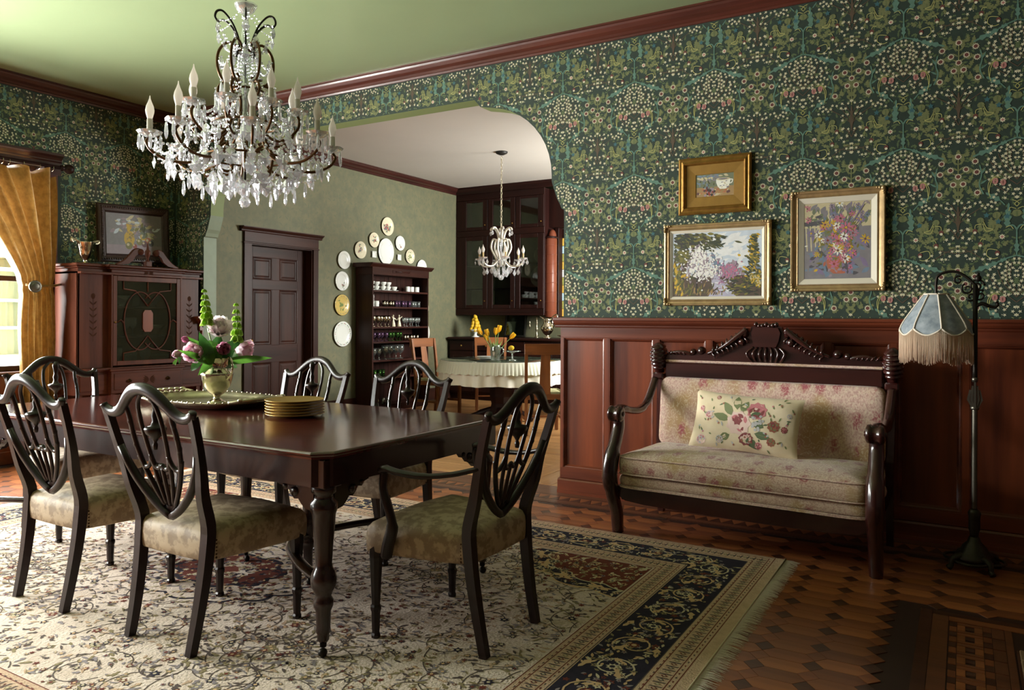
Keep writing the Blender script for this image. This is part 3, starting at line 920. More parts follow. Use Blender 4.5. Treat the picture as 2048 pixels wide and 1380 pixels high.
for yy in (RY1-cy_, RY0+cy_): arabesque(RX0+cx_, RX1-cx_, lambda u, v, yy=yy: (u, yy+v), .092)
# field: generated for one quarter, mirrored
FX, FY = (RX1-RX0)/2-.545, (RY1-RY0)/2-.49
RCX, RCY = (RX0+RX1)/2, (RY0+RY1)/2
Q = Print()
def inq(x, y): return 0.004 < x < FX and 0.004 < y < FY
def spand(x, y):   # inside a corner spandrel (scalloped)
    a = math.atan2(FY-y, FX-x); d = math.hypot((FX-x)/1.05, (FY-y)/.72)
    return d < .60+.06*abs(math.sin(a*7))
def med(x, y):
    a = math.atan2(y/.72, x); return math.hypot(x, y/.72) < .50+.05*abs(math.sin(a*8))
vr = random.Random(9)
for k in range(80):
    x, y = vr.uniform(0, FX), vr.uniform(0, FY); a = vr.uniform(0, 6.28); cur = vr.choice((-1, 1))*vr.uniform(3, 8)
    pts_ = [(x, y)]
    for i in range(16):
        a += cur*.028*(1+i*.08); x += .028*math.cos(a); y += .028*math.sin(a); pts_.append((x, y))
        if i % 3 == 1 and not spand(x, y) and not med(x, y):
            Q.leaf(x, y, vr.uniform(.022, .036), .008, a+vr.choice((-1, 1))*vr.uniform(.5, 1.2), VIN if vr.random() < .6 else OLV, 1, inq)
    ok = lambda p, q_: inq(p, q_) and not spand(p, q_) and not med(p, q_)
    Q.stroke(pts_, .0046, VIN, 1, ok)
    x, y = pts_[-1]
    if ok(x, y):
        Q.flower(x, y, vr.uniform(.016, .026), vr.choice((RED, NAVY, OLV, GRY)), 2, 6, .55, vr.uniform(0, 6), inq); Q.disc(x, y, .007, vr.choice((GOLD, CRM)), 3, 6, ok=inq)
for k in range(1900):
    x, y = vr.uniform(.01, FX), vr.uniform(.01, FY)
    if spand(x, y) or med(x, y): continue
    t = vr.random()
    if t < .3:
        r_ = vr.uniform(.010, .019); Q.flower(x, y, r_, vr.choice((RED, VIN, GRY, OLV, NAVY)), 2, vr.choice((5, 6, 8)), .5, vr.uniform(0, 6), inq)
        Q.disc(x, y, r_*.4, vr.choice((GOLD, CRM, RED)), 3, 6, ok=inq)
    elif t < .8: Q.leaf(x, y, vr.uniform(.02, .05), vr.uniform(.007, .013), vr.gauss(0.15, .5), vr.choice((VIN, VIN, GRY, OLV, GRY, BEI)), 2, inq, vr.uniform(-.5, .5))
    else: Q.lobed(x, y, vr.uniform(.03, .05), .022, vr.uniform(0, 6), vr.choice((OLV, GRY, BEI, VIN)), 2, inq, 2)
# spandrel ground
sp = []
for i in range(41):
    a = (PI/2)*i/40; d = .60+.06*abs(math.sin(a*7)); sp.append((FX-d*1.05*math.cos(a), FY-d*.72*math.sin(a)))
sp = [(min(max(x, 0), FX), min(max(y, 0), FY)) for x, y in sp]
Q.poly(sp+[(FX, FY)], NAVY, 1)
Q.stroke(sp, .012, GOLD, 3)
sp2 = [(FX-(FX-x)*.80, FY-(FY-y)*.80) for x, y in sp]
Q.poly(sp2+[(FX, FY)], RED, 2)
Q.stroke(sp2, .008, CRM, 3)
for k in range(420):
    x, y = vr.uniform(FX-.72, FX), vr.uniform(FY-.5, FY)
    if not spand(x, y): continue
    r_ = vr.uniform(.01, .022)
    if vr.random() < .5: Q.flower(x, y, r_, vr.choice((CRM, GOLD, GRY, OLV, RED)), 3, 6, .5, vr.uniform(0, 6), inq); Q.disc(x, y, r_*.4, vr.choice((NAVY, RED)), 4, 5, ok=inq)
    else: Q.lobed(x, y, vr.uniform(.03, .06), .02, vr.uniform(0, 6), vr.choice((GOLD, OLV, CRM)), 3, inq, 2)
for k in range(8):
    a = PI/2*(k+.5)/8; x, y = FX-.58*1.05*math.cos(a), FY-.58*.72*math.sin(a)
    Q.lobed(x, y, .13, .045, a+1.2*(1 if k % 2 else -1), GOLD, 4, inq, 3)
# medallion
def mring(s, m, lay, amp=.06, n=8):
    p = [(0, 0)]
    for i in range(33):
        a = PI/2*i/32; d = (.50+amp*.8*abs(math.sin(a*n)))*s; p.append((d*math.cos(a), d*.72*math.sin(a)))
    Q.poly(p, m, lay)
mring(1.0, NAVY, 1); mring(.96, IVO, 2); mring(.78, GRY, 3, .09); mring(.74, IVO, 4, .09); mring(.56, NAVY, 5, .1, 4); mring(.50, RED, 6, .1, 4); mring(.26, IVO, 7, .1, 8); mring(.12, RED, 8)
for k in range(330):
    a, d = vr.uniform(0, PI/2), vr.uniform(.05, .54)
    x, y = d*math.cos(a), d*.72*math.sin(a)
    if vr.random() < .5: Q.flower(x, y, vr.uniform(.009, .018), vr.choice((CRM, GRY, RED, NAVY, RED)), 9, 6, .5, vr.uniform(0, 6), inq)
    else: Q.leaf(x, y, vr.uniform(.02, .045), .011, vr.uniform(0, 6), vr.choice((CRM, OLV, GOLD, NAVY, NAVY)), 9, inq)
for f, m in zip(Q.f, Q.m):
    pl = [Q.v[i] for i in f]
    for sx in (1, -1):
        for sy in (1, -1):
            RP.poly([(RCX+sx*p[0], RCY+sy*p[1]) for p in pl], m, pl[0][2])
RP.build('woven_pattern', RM, rug, lambda u, v, l: (u, v, .0083+l*.0003), kind='stuff')
fr = MB(); q = random.Random(2)
for side, xs in ((1, RX1), (-1, RX0)):
    y = RY0+.004
    while y < RY1-.004:
        a = q.uniform(-.012, .012); l_ = q.uniform(.052, .075)
        p = [(xs, y, .006), (xs+side*l_*.5, y+a*.4, .007), (xs+side*l_, y+a, .0015)]
        fr.tube(p, [.0014, .0013, .0006], 3, smooth=False); y += q.uniform(.0035, .0055)
mat('rug_fringe', (232, 222, 206), .9, spec=.1)
fr.build('fringe', 'rug_fringe', rug, kind='stuff')
MB().box(RX1-.046, RX1-.001, RY0+.002, RY1-.002, .002, .0095, .003).build('end_band', 'rug_beige', rug)
MB().tube([(RX1-.003, RY0, .009), (RX1-.003, RY1, .009)], .004, 6).build('end_cord', 'rug_cream', rug)

# ================================================================== dining table
TX0, TX1, TY0, TY1, TZ = -4.54, -1.955, 1.985, 3.235, .765
tb = empty('dining_table', ((TX0+TX1)/2, (TY0+TY1)/2, .008), label='long dark mahogany dining table with clipped corners and turned legs on casters', cat='table')
tx, ty = (TX1-TX0)/2, (TY1-TY0)/2
def oct_(hx, hy, c): return [(-hx+c, -hy), (hx-c, -hy), (hx, -hy+c), (hx, hy-c), (hx-c, hy), (-hx+c, hy), (-hx, hy-c), (-hx, -hy+c)]
zt = TZ-.008
b = MB()
rgs = []
for (ins, z) in ((.022, zt-.03), (.012, zt-.028), (.012, zt-.02), (.004, zt-.018), (0, zt-.012), (0, zt-.007), (.006, zt-.002), (.012, zt)):
    rgs.append([(x, y, z) for x, y in oct_(tx-ins, ty-ins, .06-ins*.4)])
b.rings(rgs, smooth=False)
b.build('tabletop', 'wood_tabletop', tb)
b = MB()
o_ = oct_(tx-.02, ty-.02, .055); i_ = oct_(tx-.05, ty-.05, .05)
b.rings([[(x, y, zt-.03) for x, y in o_], [(x, y, zt-.13) for x, y in o_], [(x, y, zt-.135) for x, y in i_], [(x, y, zt-.03) for x, y in i_]], smooth=False, cap0=False, cap1=False)
b.build('apron', 'wood_dark', tb)
lp = [(.0, .045), (.016, .046), (.022, .055), (.022, .075), (.028, .085), (.026, .10), (.028, .16), (.036, .18), (.037, .20), (.028, .215), (.036, .235), (.047, .255), (.048, .285), (.040, .31), (.034, .32), (.032, .335), (.036, .40), (.042, .47), (.046, .52), (.050, .535), (.050, .56), (.036, .575), (.034, .59), (.046, .60), (.046, .63)]
def legfn(a, r, z): return r*(1-.08*(0.5+0.5*math.cos(a*8))) if .33 < z < .53 else r
lm = MB().lathe(lp, 24, fn=legfn).mesh('leg', 'wood_dark')
cm = MB(); cm.lathe([(0, 0), (.012, .002), (.017, .012), (.017, .02), (.012, .03), (0, .032)], 10, TR(0, -.008, .016, rx=PI/2)); cm.box(-.012, .012, -.014, .014, .028, .05, .004)
cm = cm.mesh('caster', 'iron')
blk = MB().box(-.047, .047, -.047, .047, .62, zt-.03, .004).mesh('leg_block', 'wood_dark')
brk = MB()
pb = [(0, 0), (.19, 0), (.19, -.012), (.165, -.018), (.15, -.034), (.128, -.03), (.118, -.045), (.10, -.062), (.078, -.060), (.066, -.075), (.045, -.092), (0, -.10)]
brk.prism(pb, -.014, .014, TR(rx=PI/2)); brk.lathe([(0, -.022), (.017, -.02), (.021, 0), (.017, .02), (0, .022)], 12, TR(.098, 0, -.034, rx=PI/2)); brk.lathe([(0, -.02), (.010, -.018), (.013, 0), (.010, .018), (0, .02)], 10, TR(.148, 0, -.018, rx=PI/2))
brk = brk.mesh('carved_bracket', 'wood_dark')
for sx in (-1, 1):
    for sy in (-1, 1):
        x, y = sx*(tx-.075), sy*(ty-.085)
        l = inst(lm, 'leg', tb, TR(x, y, 0)); inst(blk, 'leg_block', tb, TR(x, y, 0)); inst(cm, 'caster', l, TR(0, 0, 0, rz=sx*.7))
        inst(brk, 'carved_bracket', tb, TR(x-sx*.04, y-sy*.0, zt-.135, rz=PI if sx > 0 else 0)); inst(brk, 'carved_bracket', tb, TR(x, y-sy*.04, zt-.135, rz=(-PI/2 if sy > 0 else PI/2)))
for (x, y) in ((-3.77, 2.6), (-3.15, 2.66), (-2.63, 2.58)):
    l = inst(lm, 'centre_leg', tb, TR(x-(TX0+TX1)/2, y-(TY0+TY1)/2, 0, s=(.8, .8, 1))); inst(cm, 'caster', l, TR(rz=1.2))
MB().box(-.7, .62, -.1, .1, .60, .66, .01).build('centre_beam', 'wood_dark', tb)
for (sx, ex) in ((-1, -3.77), (1, -2.63)):
    for sy in (-1, 1):
        p0 = Vector((sx*(tx-.075), sy*(ty-.085), .27)); p2 = Vector((ex-(TX0+TX1)/2, (2.58-(TY0+TY1)/2), .225))
        mid = (p0+p2)/2+Vector((-sx*.16, -sy*.02, .0))
        MB().tube(bez([p0, p0*.72+mid*.28+Vector((-sx*.06, 0, .01)), mid, p2*.7+mid*.3+Vector((-sx*.02, sy*.03, 0)), p2], 6), .021, 8, up=(0, 0, 1), flat=(.75, 1.15)).build('stretcher', 'wood_dark', tb)

# ---- silver tray, jug and flowers
q = random.Random(8)
ty_ = empty('serving_tray', (-3.62, 2.80, TZ+.001), label='large oblong silver tray with scalloped beaded rim and leafy handles', cat='tray')
b = MB()
def trayring(k, z, amp):
    pts_ = []
    for i in range(64):
        a = 2*PI*i/64; e = 3.2
        c_, s_ = math.cos(a), math.sin(a)
        rd = (abs(c_)**e+abs(s_)**e)**(-1/e)
        w_ = 1+amp*math.cos(a*16)
        pts_.append((.40*k*w_*rd*c_, .26*(k*w_-(1-k)*.2)*rd*s_, z))
    return pts_
b.rings([trayring(.80, 0, 0), trayring(.84, .002, 0), trayring(.93, .022, .012), trayring(1.0, .036, .02), trayring(1.0, .041, .02), trayring(.965, .038, .02), trayring(.91, .024, .012), trayring(.83, .006, 0), trayring(.7, .005, 0)])
b.build('dish', 'silver_dull', ty_)
bd = MB()
for p in trayring(.995, .042, .02)[::1]: bd.sphere(p, .0055, 6, 4)
bd.build('beaded_rim', 'silver_dull', ty_)
for s in (-1, 1):
    h = MB()
    h.tube(bez([(s*.36, -.16, .04), (s*.43, -.13, .052), (s*.455, -.05, .056), (s*.455, .05, .056), (s*.43, .13, .052), (s*.36, .16, .04)], 6), .010, 8)
    for k in range(9):
        yy = -.14+.28*k/8
        h.sphere((s*(.44-.5*yy*yy*4*.4), yy, .056), (.014, .018, .011), 7, 5)
        h.sphere((s*(.40-.4*yy*yy), yy+.01, .046), (.016, .012, .008), 7, 5)
    h.build('handle', 'silver_dull', ty_)
vb = (-3.58, 2.82, TZ+.0075)
vz = empty('silver_jug_vase', vb, label='panelled silver footed jug holding the peonies on the tray', cat='vase')
vp = [(.0, 0), (.05, 0), (.052, .006), (.04, .014), (.022, .024), (.017, .034), (.022, .042), (.045, .06), (.068, .095), (.078, .13), (.083, .155), (.086, .165), (.078, .172), (.06, .185), (.055, .20), (.060, .225), (.070, .25), (.072, .252), (.066, .25), (.056, .224), (.05, .20), (.05, .19)]
def vfn(a, r, z): return r*(1+.035*abs(math.cos(a*6))) if .05 < z < .25 else r
MB().lathe(vp, 36, fn=vfn).build('body', 'silver', vz)
MB().tube(bez([(.06, .0, .24), (.10, .0, .255), (.125, 0, .22), (.118, 0, .17), (.078, 0, .13)], 6), [.006]*25, 8).build('handle', 'silver', vz)
MB().tube(bez([(-.055, -.01, .235), (-.075, -.012, .25), (-.085, -.013, .262)], 4), [.016, .014, .012, .010, .008, .007, .006, .005, .004], 8, flat=(.6, 1)).build('spout', 'silver', vz)
VB = Vector(vb)
def px(u, v, x=-3.6):
    """point of the picture's ray at the plane x (used to read flower positions off the photograph)"""
    th = R(30.6462); du = u-1024; dv = v-637.08; ro = R(.2639)
    x2 = math.cos(ro)*du+math.sin(ro)*dv; y2 = -math.sin(ro)*du+math.cos(ro)*dv
    d = Vector((-math.sin(th)+x2/1524.8*math.cos(th), math.cos(th)+x2/1524.8*math.sin(th), -y2/1524.8))
    return Vector((0, 0, 1.25))+d*(x/d.x)
def petal(mb, base, ang, tilt, L_, W, cup, M, mi=0, nu=3, nv=4, curl=0.0):
    def f(u, v):
        s = (u-.5)*2; w_ = W*math.sin(PI*(.12+.80*v))*.5
        x = s*w_; z = L_*v; y = -cup*(s*s)*.6+curl*v*v
        ct, st = math.cos(tilt), math.sin(tilt)
        y2 = y*ct+z*st; z2 = -y*st+z*ct
        ca, sa = math.cos(ang), math.sin(ang)
        r_ = base+y2
        return (r_*ca-x*sa, r_*sa+x*ca, z2)
    mb.grid(f, nu, nv, mi, M)
def peony(name, c, r, m, label, look, open_=.7, sd=1):
    q = random.Random(sd)
    look = Vector(look).normalized()
    rot = Vector((0, 0, 1)).rotation_difference(look).to_matrix().to_4x4()
    root = empty(name, c, label=label, cat='flower', group='peonies in the silver jug')
    M = rot @ Matrix.Translation((0, 0, -r*.55))
    ob, ib = MB(), MB()
    for k in range(9): petal(ob, r*.06, 2*PI*k/9+q.uniform(-.1, .1), open_*1.25+q.uniform(-.1, .1), r*1.15, r*1.0, r*.3, M, curl=-r*.25)
    for k in range(8): petal(ob, r*.05, 2*PI*k/8+q.uniform(-.2, .2), open_*.75+q.uniform(-.1, .1), r*1.15, r*.9, r*.28, M, curl=-r*.2)
    for k in range(14): petal(ib, r*.04, q.uniform(0, 2*PI), open_*q.uniform(.05, .6), r*q.uniform(.9, 1.15), r*q.uniform(.45, .7), r*.2, M, curl=-r*.12)
    ob.build('outer_petals', m, root); ib.build('inner_petals', m, root)
    st = VB+Vector((q.uniform(-.02, .02), q.uniform(-.02, .02), .19))-Vector(c)
    a0 = -look*r*.5
    MB().tube(bez([a0, a0*.4+st*.6+Vector((0, 0, .05)), st], 6), .0035, 6).build('stem', 'stem_green', root)
    return root
peony('peony', px(438, 657, -3.6), .088, 'petal_white', 'large white blush peony at the top of the bouquet', (.6, -.35, .7), .8, 1)
peony('peony', px(447, 697, -3.5), .076, 'petal_rose', 'deep rose half-open peony at the centre of the bouquet', (.75, -.55, .1), .42, 2)
peony('peony', px(390, 704, -3.56), .085, 'petal_pink', 'pale pink peony nodding at the left of the bouquet', (.3, -.8, -.1), .62, 3)
peony('peony', px(486, 699, -3.6), .084, 'petal_pink', 'pale pink peony hanging at the right of the bouquet', (.75, .35, -.15), .75, 4)
peony('peony_bud', px(354, 708, -3.58), .046, 'petal_pink', 'round pale pink bud furthest left in the bouquet', (.2, -.9, -.2), .25, 5)
peony('peony_bud', px(371, 679, -3.62), .036, 'petal_rose', 'small rose bud above the leftmost bud of the bouquet', (.1, -.9, .3), .25, 6)
def bells(c0, c1, n, label, sd):
    q = random.Random(sd)
    root = empty('bells_of_ireland', c0, label=label, cat='flower', group='green bell spikes')
    ax = (Vector(c1)-Vector(c0)); L_ = ax.length
    MB().tube([(0, 0, 0), tuple(ax*.5+Vector((.004, .003, 0))), tuple(ax)], [.005, .004, .002], 6).build('stem', 'stem_green', root)
    MB().tube([(0, 0, 0), tuple(VB+Vector((.005*sd, 0, .2))-Vector(c0))], .0045, 6).build('lower_stem', 'stem_green', root)
    for k in range(n):
        t = (k+.5)/n; r_ = .027*(1-t)**.6+.007
        cen = ax*(t*1.0)
        wb_ = MB()
        for j in range(6):
            a = 2*PI*j/6+k*.5
            M = Matrix.Translation(cen) @ Matrix.Rotation(a, 4, 'Z') @ Matrix.Rotation(R(66), 4, 'Y')
            wb_.lathe([(.002, 0), (r_*.3, r_*.35), (r_*.62, r_*.85), (r_*.68, r_*1.0), (r_*.56, r_*.9), (r_*.2, r_*.4)], 7, M, fn=lambda a_, r2, z: r2*(1+.15*math.cos(5*a_)) if z > r_*.8 else r2)
        wb_.build('bell_whorl', 'bell_green', root)
bells(px(415, 655, -3.62), px(408, 577, -3.62), 6, 'taller lime-green bell spike at the left of the bouquet', 1)
bells(px(474, 690, -3.6), px(472, 604, -3.6), 6, 'shorter lime-green bell spike at the right of the bouquet', 2)
lv = empty('peony_foliage', VB+Vector((0, 0, .2)), label='dark green leafy stems filling the silver jug', cat='foliage')
def leafy(p0, p1, W, m, bend=.03, up=(.8, -.6, .35)):
    p0 = Vector(p0)-lv.location; p1 = Vector(p1)-lv.location; d = p1-p0; L_ = d.length; d.normalize()
    sd = d.cross(Vector(up)); sd = sd.normalized() if sd.length > 1e-3 else Vector((1, 0, 0)); nn = sd.cross(d)
    def f(u, v):
        s = (u-.5)*2; w_ = W*math.sin(PI*min(1, .04+.96*v)**.85)*.5
        return p0+d*(L_*v)+sd*(s*w_)+nn*(abs(s)*w_*.35+bend*math.sin(PI*v))
    MB().grid(f, 2, 6).build('leaf', m, lv)
LC = [((430, 728), (545, 716), .035), ((425, 726), (475, 735), .04), ((418, 722), (372, 672), .05), ((420, 725), (398, 664), .055), ((415, 728), (355, 700), .03), ((428, 715), (440, 668), .05), ((436, 722), (418, 680), .07), ((440, 722), (466, 680), .05), ((420, 730), (396, 751), .035), ((405, 720), (382, 742), .03), ((425, 728), (402, 700), .06), ((445, 725), (470, 700), .05), ((432, 720), (412, 690), .07), ((450, 722), (478, 712), .04), ((418, 728), (385, 722), .03), ((361, 716), (358, 729), .016), ((355, 716), (352, 728), .014), ((462, 700), (478, 676), .04), ((428, 722), (432, 690), .06)]
for i, ((u0, v0), (u1, v1), W) in enumerate(LC):
    leafy(px(u0, v0, -3.57+.03*math.sin(i*2.1)), px(u1, v1, -3.57+.06*math.cos(i*1.7)), W*1.35, 'leaf_dark' if i % 2 else 'leaf_green', .02)
# ---- stack of gold-rimmed plates
pm = MB(); pp = [(0, .001), (.08, 0), (.085, .003), (.138, .0125), (.1435, .015), (.141, .0165), (.136, .0155), (.085, .0065), (0, .005)]
pm.lathe(pp, 40)
pm = pm.mesh('dinner_plate', 'plate_gold')
ORD = ['bottom', 'second', 'third', 'fourth', 'fifth', 'top']
for k in range(6):
    o = inst(pm, 'dinner_plate', None, TR(-2.835+.002*math.sin(k*2.4), 2.69+.002*math.cos(k*3), TZ+.0005+k*.0135))
    tag(o, ('topmost gold plate lying open on the plate stack' if k == 5 else ('lowest gold plate of the stack, touching the table' if k == 0 else 'gold plate %s from the bottom of the plate stack' % ORD[k])), 'plate', 'stack of gold dinner plates')
# ================================================================== shield-back chairs
def seat_rings(fw, bw, y0, y1, z0, z1, bow=.03):
    out = []
    pts_ = []
    N_ = 10
    for i in range(N_+1): t = i/N_; pts_.append((-bw+2*bw*t, y0-.008*math.sin(PI*t)))
    for i in range(1, N_): t = i/N_; pts_.append((bw+(fw-bw)*t+.012*math.sin(PI*t), y0+(y1-y0)*t))
    for i in range(N_+1): t = i/N_; pts_.append((fw-2*fw*t, y1+bow*math.sin(PI*t)))
    for i in range(1, N_): t = i/N_; pts_.append((-fw+(bw-fw)*-t-.012*math.sin(PI*t), y1+(y0-y1)*t))
    cy = (y0+y1)/2
    for (k, z) in ((.965, z0), (.99, z0+.006), (1.0, z0+.03), (1.0, z1-.055), (.985, z1-.03), (.93, z1-.012), (.8, z1+.002), (.55, z1+.012), (.25, z1+.016), (.05, z1+.017)):
        out.append([(x*k, cy+(y-cy)*k, z) for x, y in pts_])
    return out
def BY(z):        # lean of the chair back
    t = max(0, (z-.46)/.5); return -.205-.11*t-.02*t*t
def side_x(z):    # outline of the shield
    P_ = [(.478, 0.0), (.50, .045), (.53, .085), (.57, .13), (.62, .172), (.68, .208), (.75, .234), (.82, .25), (.885, .257)]
    for i in range(len(P_)-1):
        if z <= P_[i+1][0]:
            t = (z-P_[i][0])/(P_[i+1][0]-P_[i][0]); return P_[i][1]+(P_[i+1][1]-P_[i][1])*t
    return .257
def make_chair(arms):
    root = empty('shield_back_armchair' if arms else 'shield_back_chair', (0, 0, 0))
    fw, bw = (.285, .215) if arms else (.268, .205)
    b = MB(); b.rings(seat_rings(fw, bw, -.215, .225, .335, .462)); b.build('seat', 'damask', root)
    ex = .008 if arms else 0
    fl_ = MB()
    prof = [(.0, 0), (.017, .001), (.019, .012), (.015, .02), (.0165, .05), (.018, .10), (.022, .112), (.022, .122), (.017, .13), (.0175, .14), (.0255, .30), (.027, .315), (.027, .40)]
    fl_.lathe(prof, 8, smooth=False, a0=PI/8)
    fm = fl_.mesh('front_leg', 'wood_chair')
    for s in (-1, 1):
        inst(fm, 'front_leg', root, TR(s*(fw-.028), .20, 0))
        pts_ = [(s*(.183+ex), -.262, 0), (s*(.186+ex), -.238, .12), (s*(.192+ex), -.216, .26), (s*(.197+ex), -.204, .38), (s*(.201+ex), -.203, .47), (s*(.214+ex), BY(.58)-.004, .58), (s*.232, BY(.68), .68), (s*.2475, BY(.78), .78), (s*.2565, BY(.885), .885)]
        rad = [.021, .023, .0255, .027, .027, .0245, .021, .019, .019]
        pp_ = bez(pts_, 3); rr_ = []
        for i in range(len(pp_)): t = i/(len(pp_)-1)*(len(rad)-1); k = min(int(t), len(rad)-2); rr_.append(rad[k]+(rad[k+1]-rad[k])*(t-k))
        l = MB().tube(pp_, rr_, 4, up=(0, 1, 0), smooth=False, flat=(1.05, 1.0)).build('rear_leg', 'wood_chair', root)
        n_ = MB()
        for k in range(6): n_.sphere((s*(bw+.006), -.175+.0, .345+k*.013), .005, 6, 4)
        n_.build('nail_row', 'nail', root)
    # shield: lower pointed sides
    for s in (-1, 1):
        zs = [.478, .49, .505, .53, .57, .62, .68, .74]
        MB().tube([(s*side_x(z), BY(z)-.002, z) for z in zs], [.017, .018, .018, .018, .0175, .017, .016, .014], 6, up=(0, 1, 0), flat=(1.0, .95)).build('shield_rail', 'wood_chair', root)
    cp = [(-.268, .905), (-.257, .888), (-.225, .876), (-.19, .878), (-.155, .895), (-.115, .928), (-.075, .957), (-.035, .973), (0, .977)]
    cp = cp+[(-x, z) for x, z in cp[::-1][1:]]
    P_ = bez([(x, BY(z)-.003, z) for x, z in cp], 3)
    MB().tube(P_, [.015+.006*math.sin(PI*min(1, max(0, i/(len(P_)-1)))) for i in range(len(P_))], 8, up=(0, 1, 0), flat=(.9, 1.15)).build('crest_rail', 'wood_chair', root)
    def bar(pl, r_, name='splat_rib', seg=6):
        return MB().tube(bez([(x, BY(z)+.002, z) for x, z in pl], 4), r_, seg, up=(0, 1, 0), flat=(.8, 1.0)).build(name, 'wood_chair', root)
    for s in (-1, 1):
        bar([(s*.135, .915), (s*.128, .86), (s*.132, .80), (s*.126, .735), (s*.108, .665), (s*.07, .585), (s*.03, .52)], .0115)
        bar([(s*.012, .962), (s*.05, .92), (s*.062, .86), (s*.060, .79), (s*.052, .715), (s*.04, .67)], .0100)
        bar([(s*.052, .705), (s*.042, .62), (s*.02, .525)], .0092)
        bar([(s*.128, .71), (s*.11, .672), (s*.085, .668), (s*.062, .69), (s*.052, .72)], .0105, 'splat_swag')
        bar([(s*.0, .682), (s*.02, .667), (s*.042, .676), (s*.054, .705)], .0105, 'splat_swag')
        k_ = MB()
        for z in (.845, .80, .755): k_.sphere((s*.131, BY(z)+.002, z), (.012, .01, .016), 6, 5)
        k_.build('carved_knot', 'wood_chair', root)
    bar([(0, .67), (0, .60), (0, .52)], .0092)
    u_ = MB(); M = TR(0, BY(.79)+.004, .742)
    u_.lathe([(0, 0), (.008, .002), (.010, .02), (.006, .03), (.014, .045), (.034, .062), (.042, .08), (.038, .088), (.018, .092), (.012, .11), (.016, .13), (.010, .15), (.014, .175), (.018, .20), (.010, .225)], 10, M)
    u_.build('carved_urn', 'wood_chair', root)
    f_ = MB()
    for k in range(7):
        a = R(28+k*20.7); f_.tube([(0, BY(.5)+.004, .492), (.05*math.cos(a), BY(.52)+.006, .492+.05*math.sin(a))], [.004, .0085], 5)
    f_.build('carved_palmette', 'wood_chair', root)
    if arms:
        for s in (-1, 1):
            MB().tube(bez([(s*.236, BY(.70), .70), (s*.27, -.17, .675), (s*.302, -.06, .662), (s*.318, .04, .668), (s*.318, .10, .676), (s*.312, .125, .668)], 5), [.014]*10+[.017]*10+[.02]*4+[.019]*2, 8, up=(0, 0, 1), flat=(.72, 1.15)).build('arm', 'wood_chair', root)
            MB().tube(bez([(s*.314, .112, .665), (s*.318, .115, .60), (s*.322, .085, .53), (s*.312, .075, .46), (s*.298, .105, .39), (s*.287, .125, .335)], 4), [.016]*6+[.018]*6+[.023]*9, 6, up=(0, 1, 0), smooth=True).build('arm_support', 'wood_chair', root)
    return root
ch = make_chair(False)
RZ = .0085
CH = [(-2.607, 2.062, 0.0, 'shield-back chair seen from behind at the near side, nearest the centre of the picture'),
      (-3.425, 2.058, 0.0, 'shield-back chair seen from behind at the near side, in front of the curtain'),
      (-4.475, 2.58, -PI/2, 'shield-back chair at the far left head of the table, before the window'),
      (-3.49, 3.17, PI, 'shield-back chair across the table, in front of the dark door'),
      (-2.735, 3.17, PI, 'shield-back chair across the table, in front of the glassware bookcase')]
for i, (x, y, a, lb) in enumerate(CH):
    c = ch if i == 0 else copy_tree(ch)
    place(c, (x, y, RZ), a, lb, 'shield-back side chairs'); c['category'] = 'chair'
ac = make_chair(True)
place(ac, (-1.762, 2.54, RZ), PI/2, 'shield-back armchair with curved arms at the right end of the table'); ac['category'] = 'armchair'
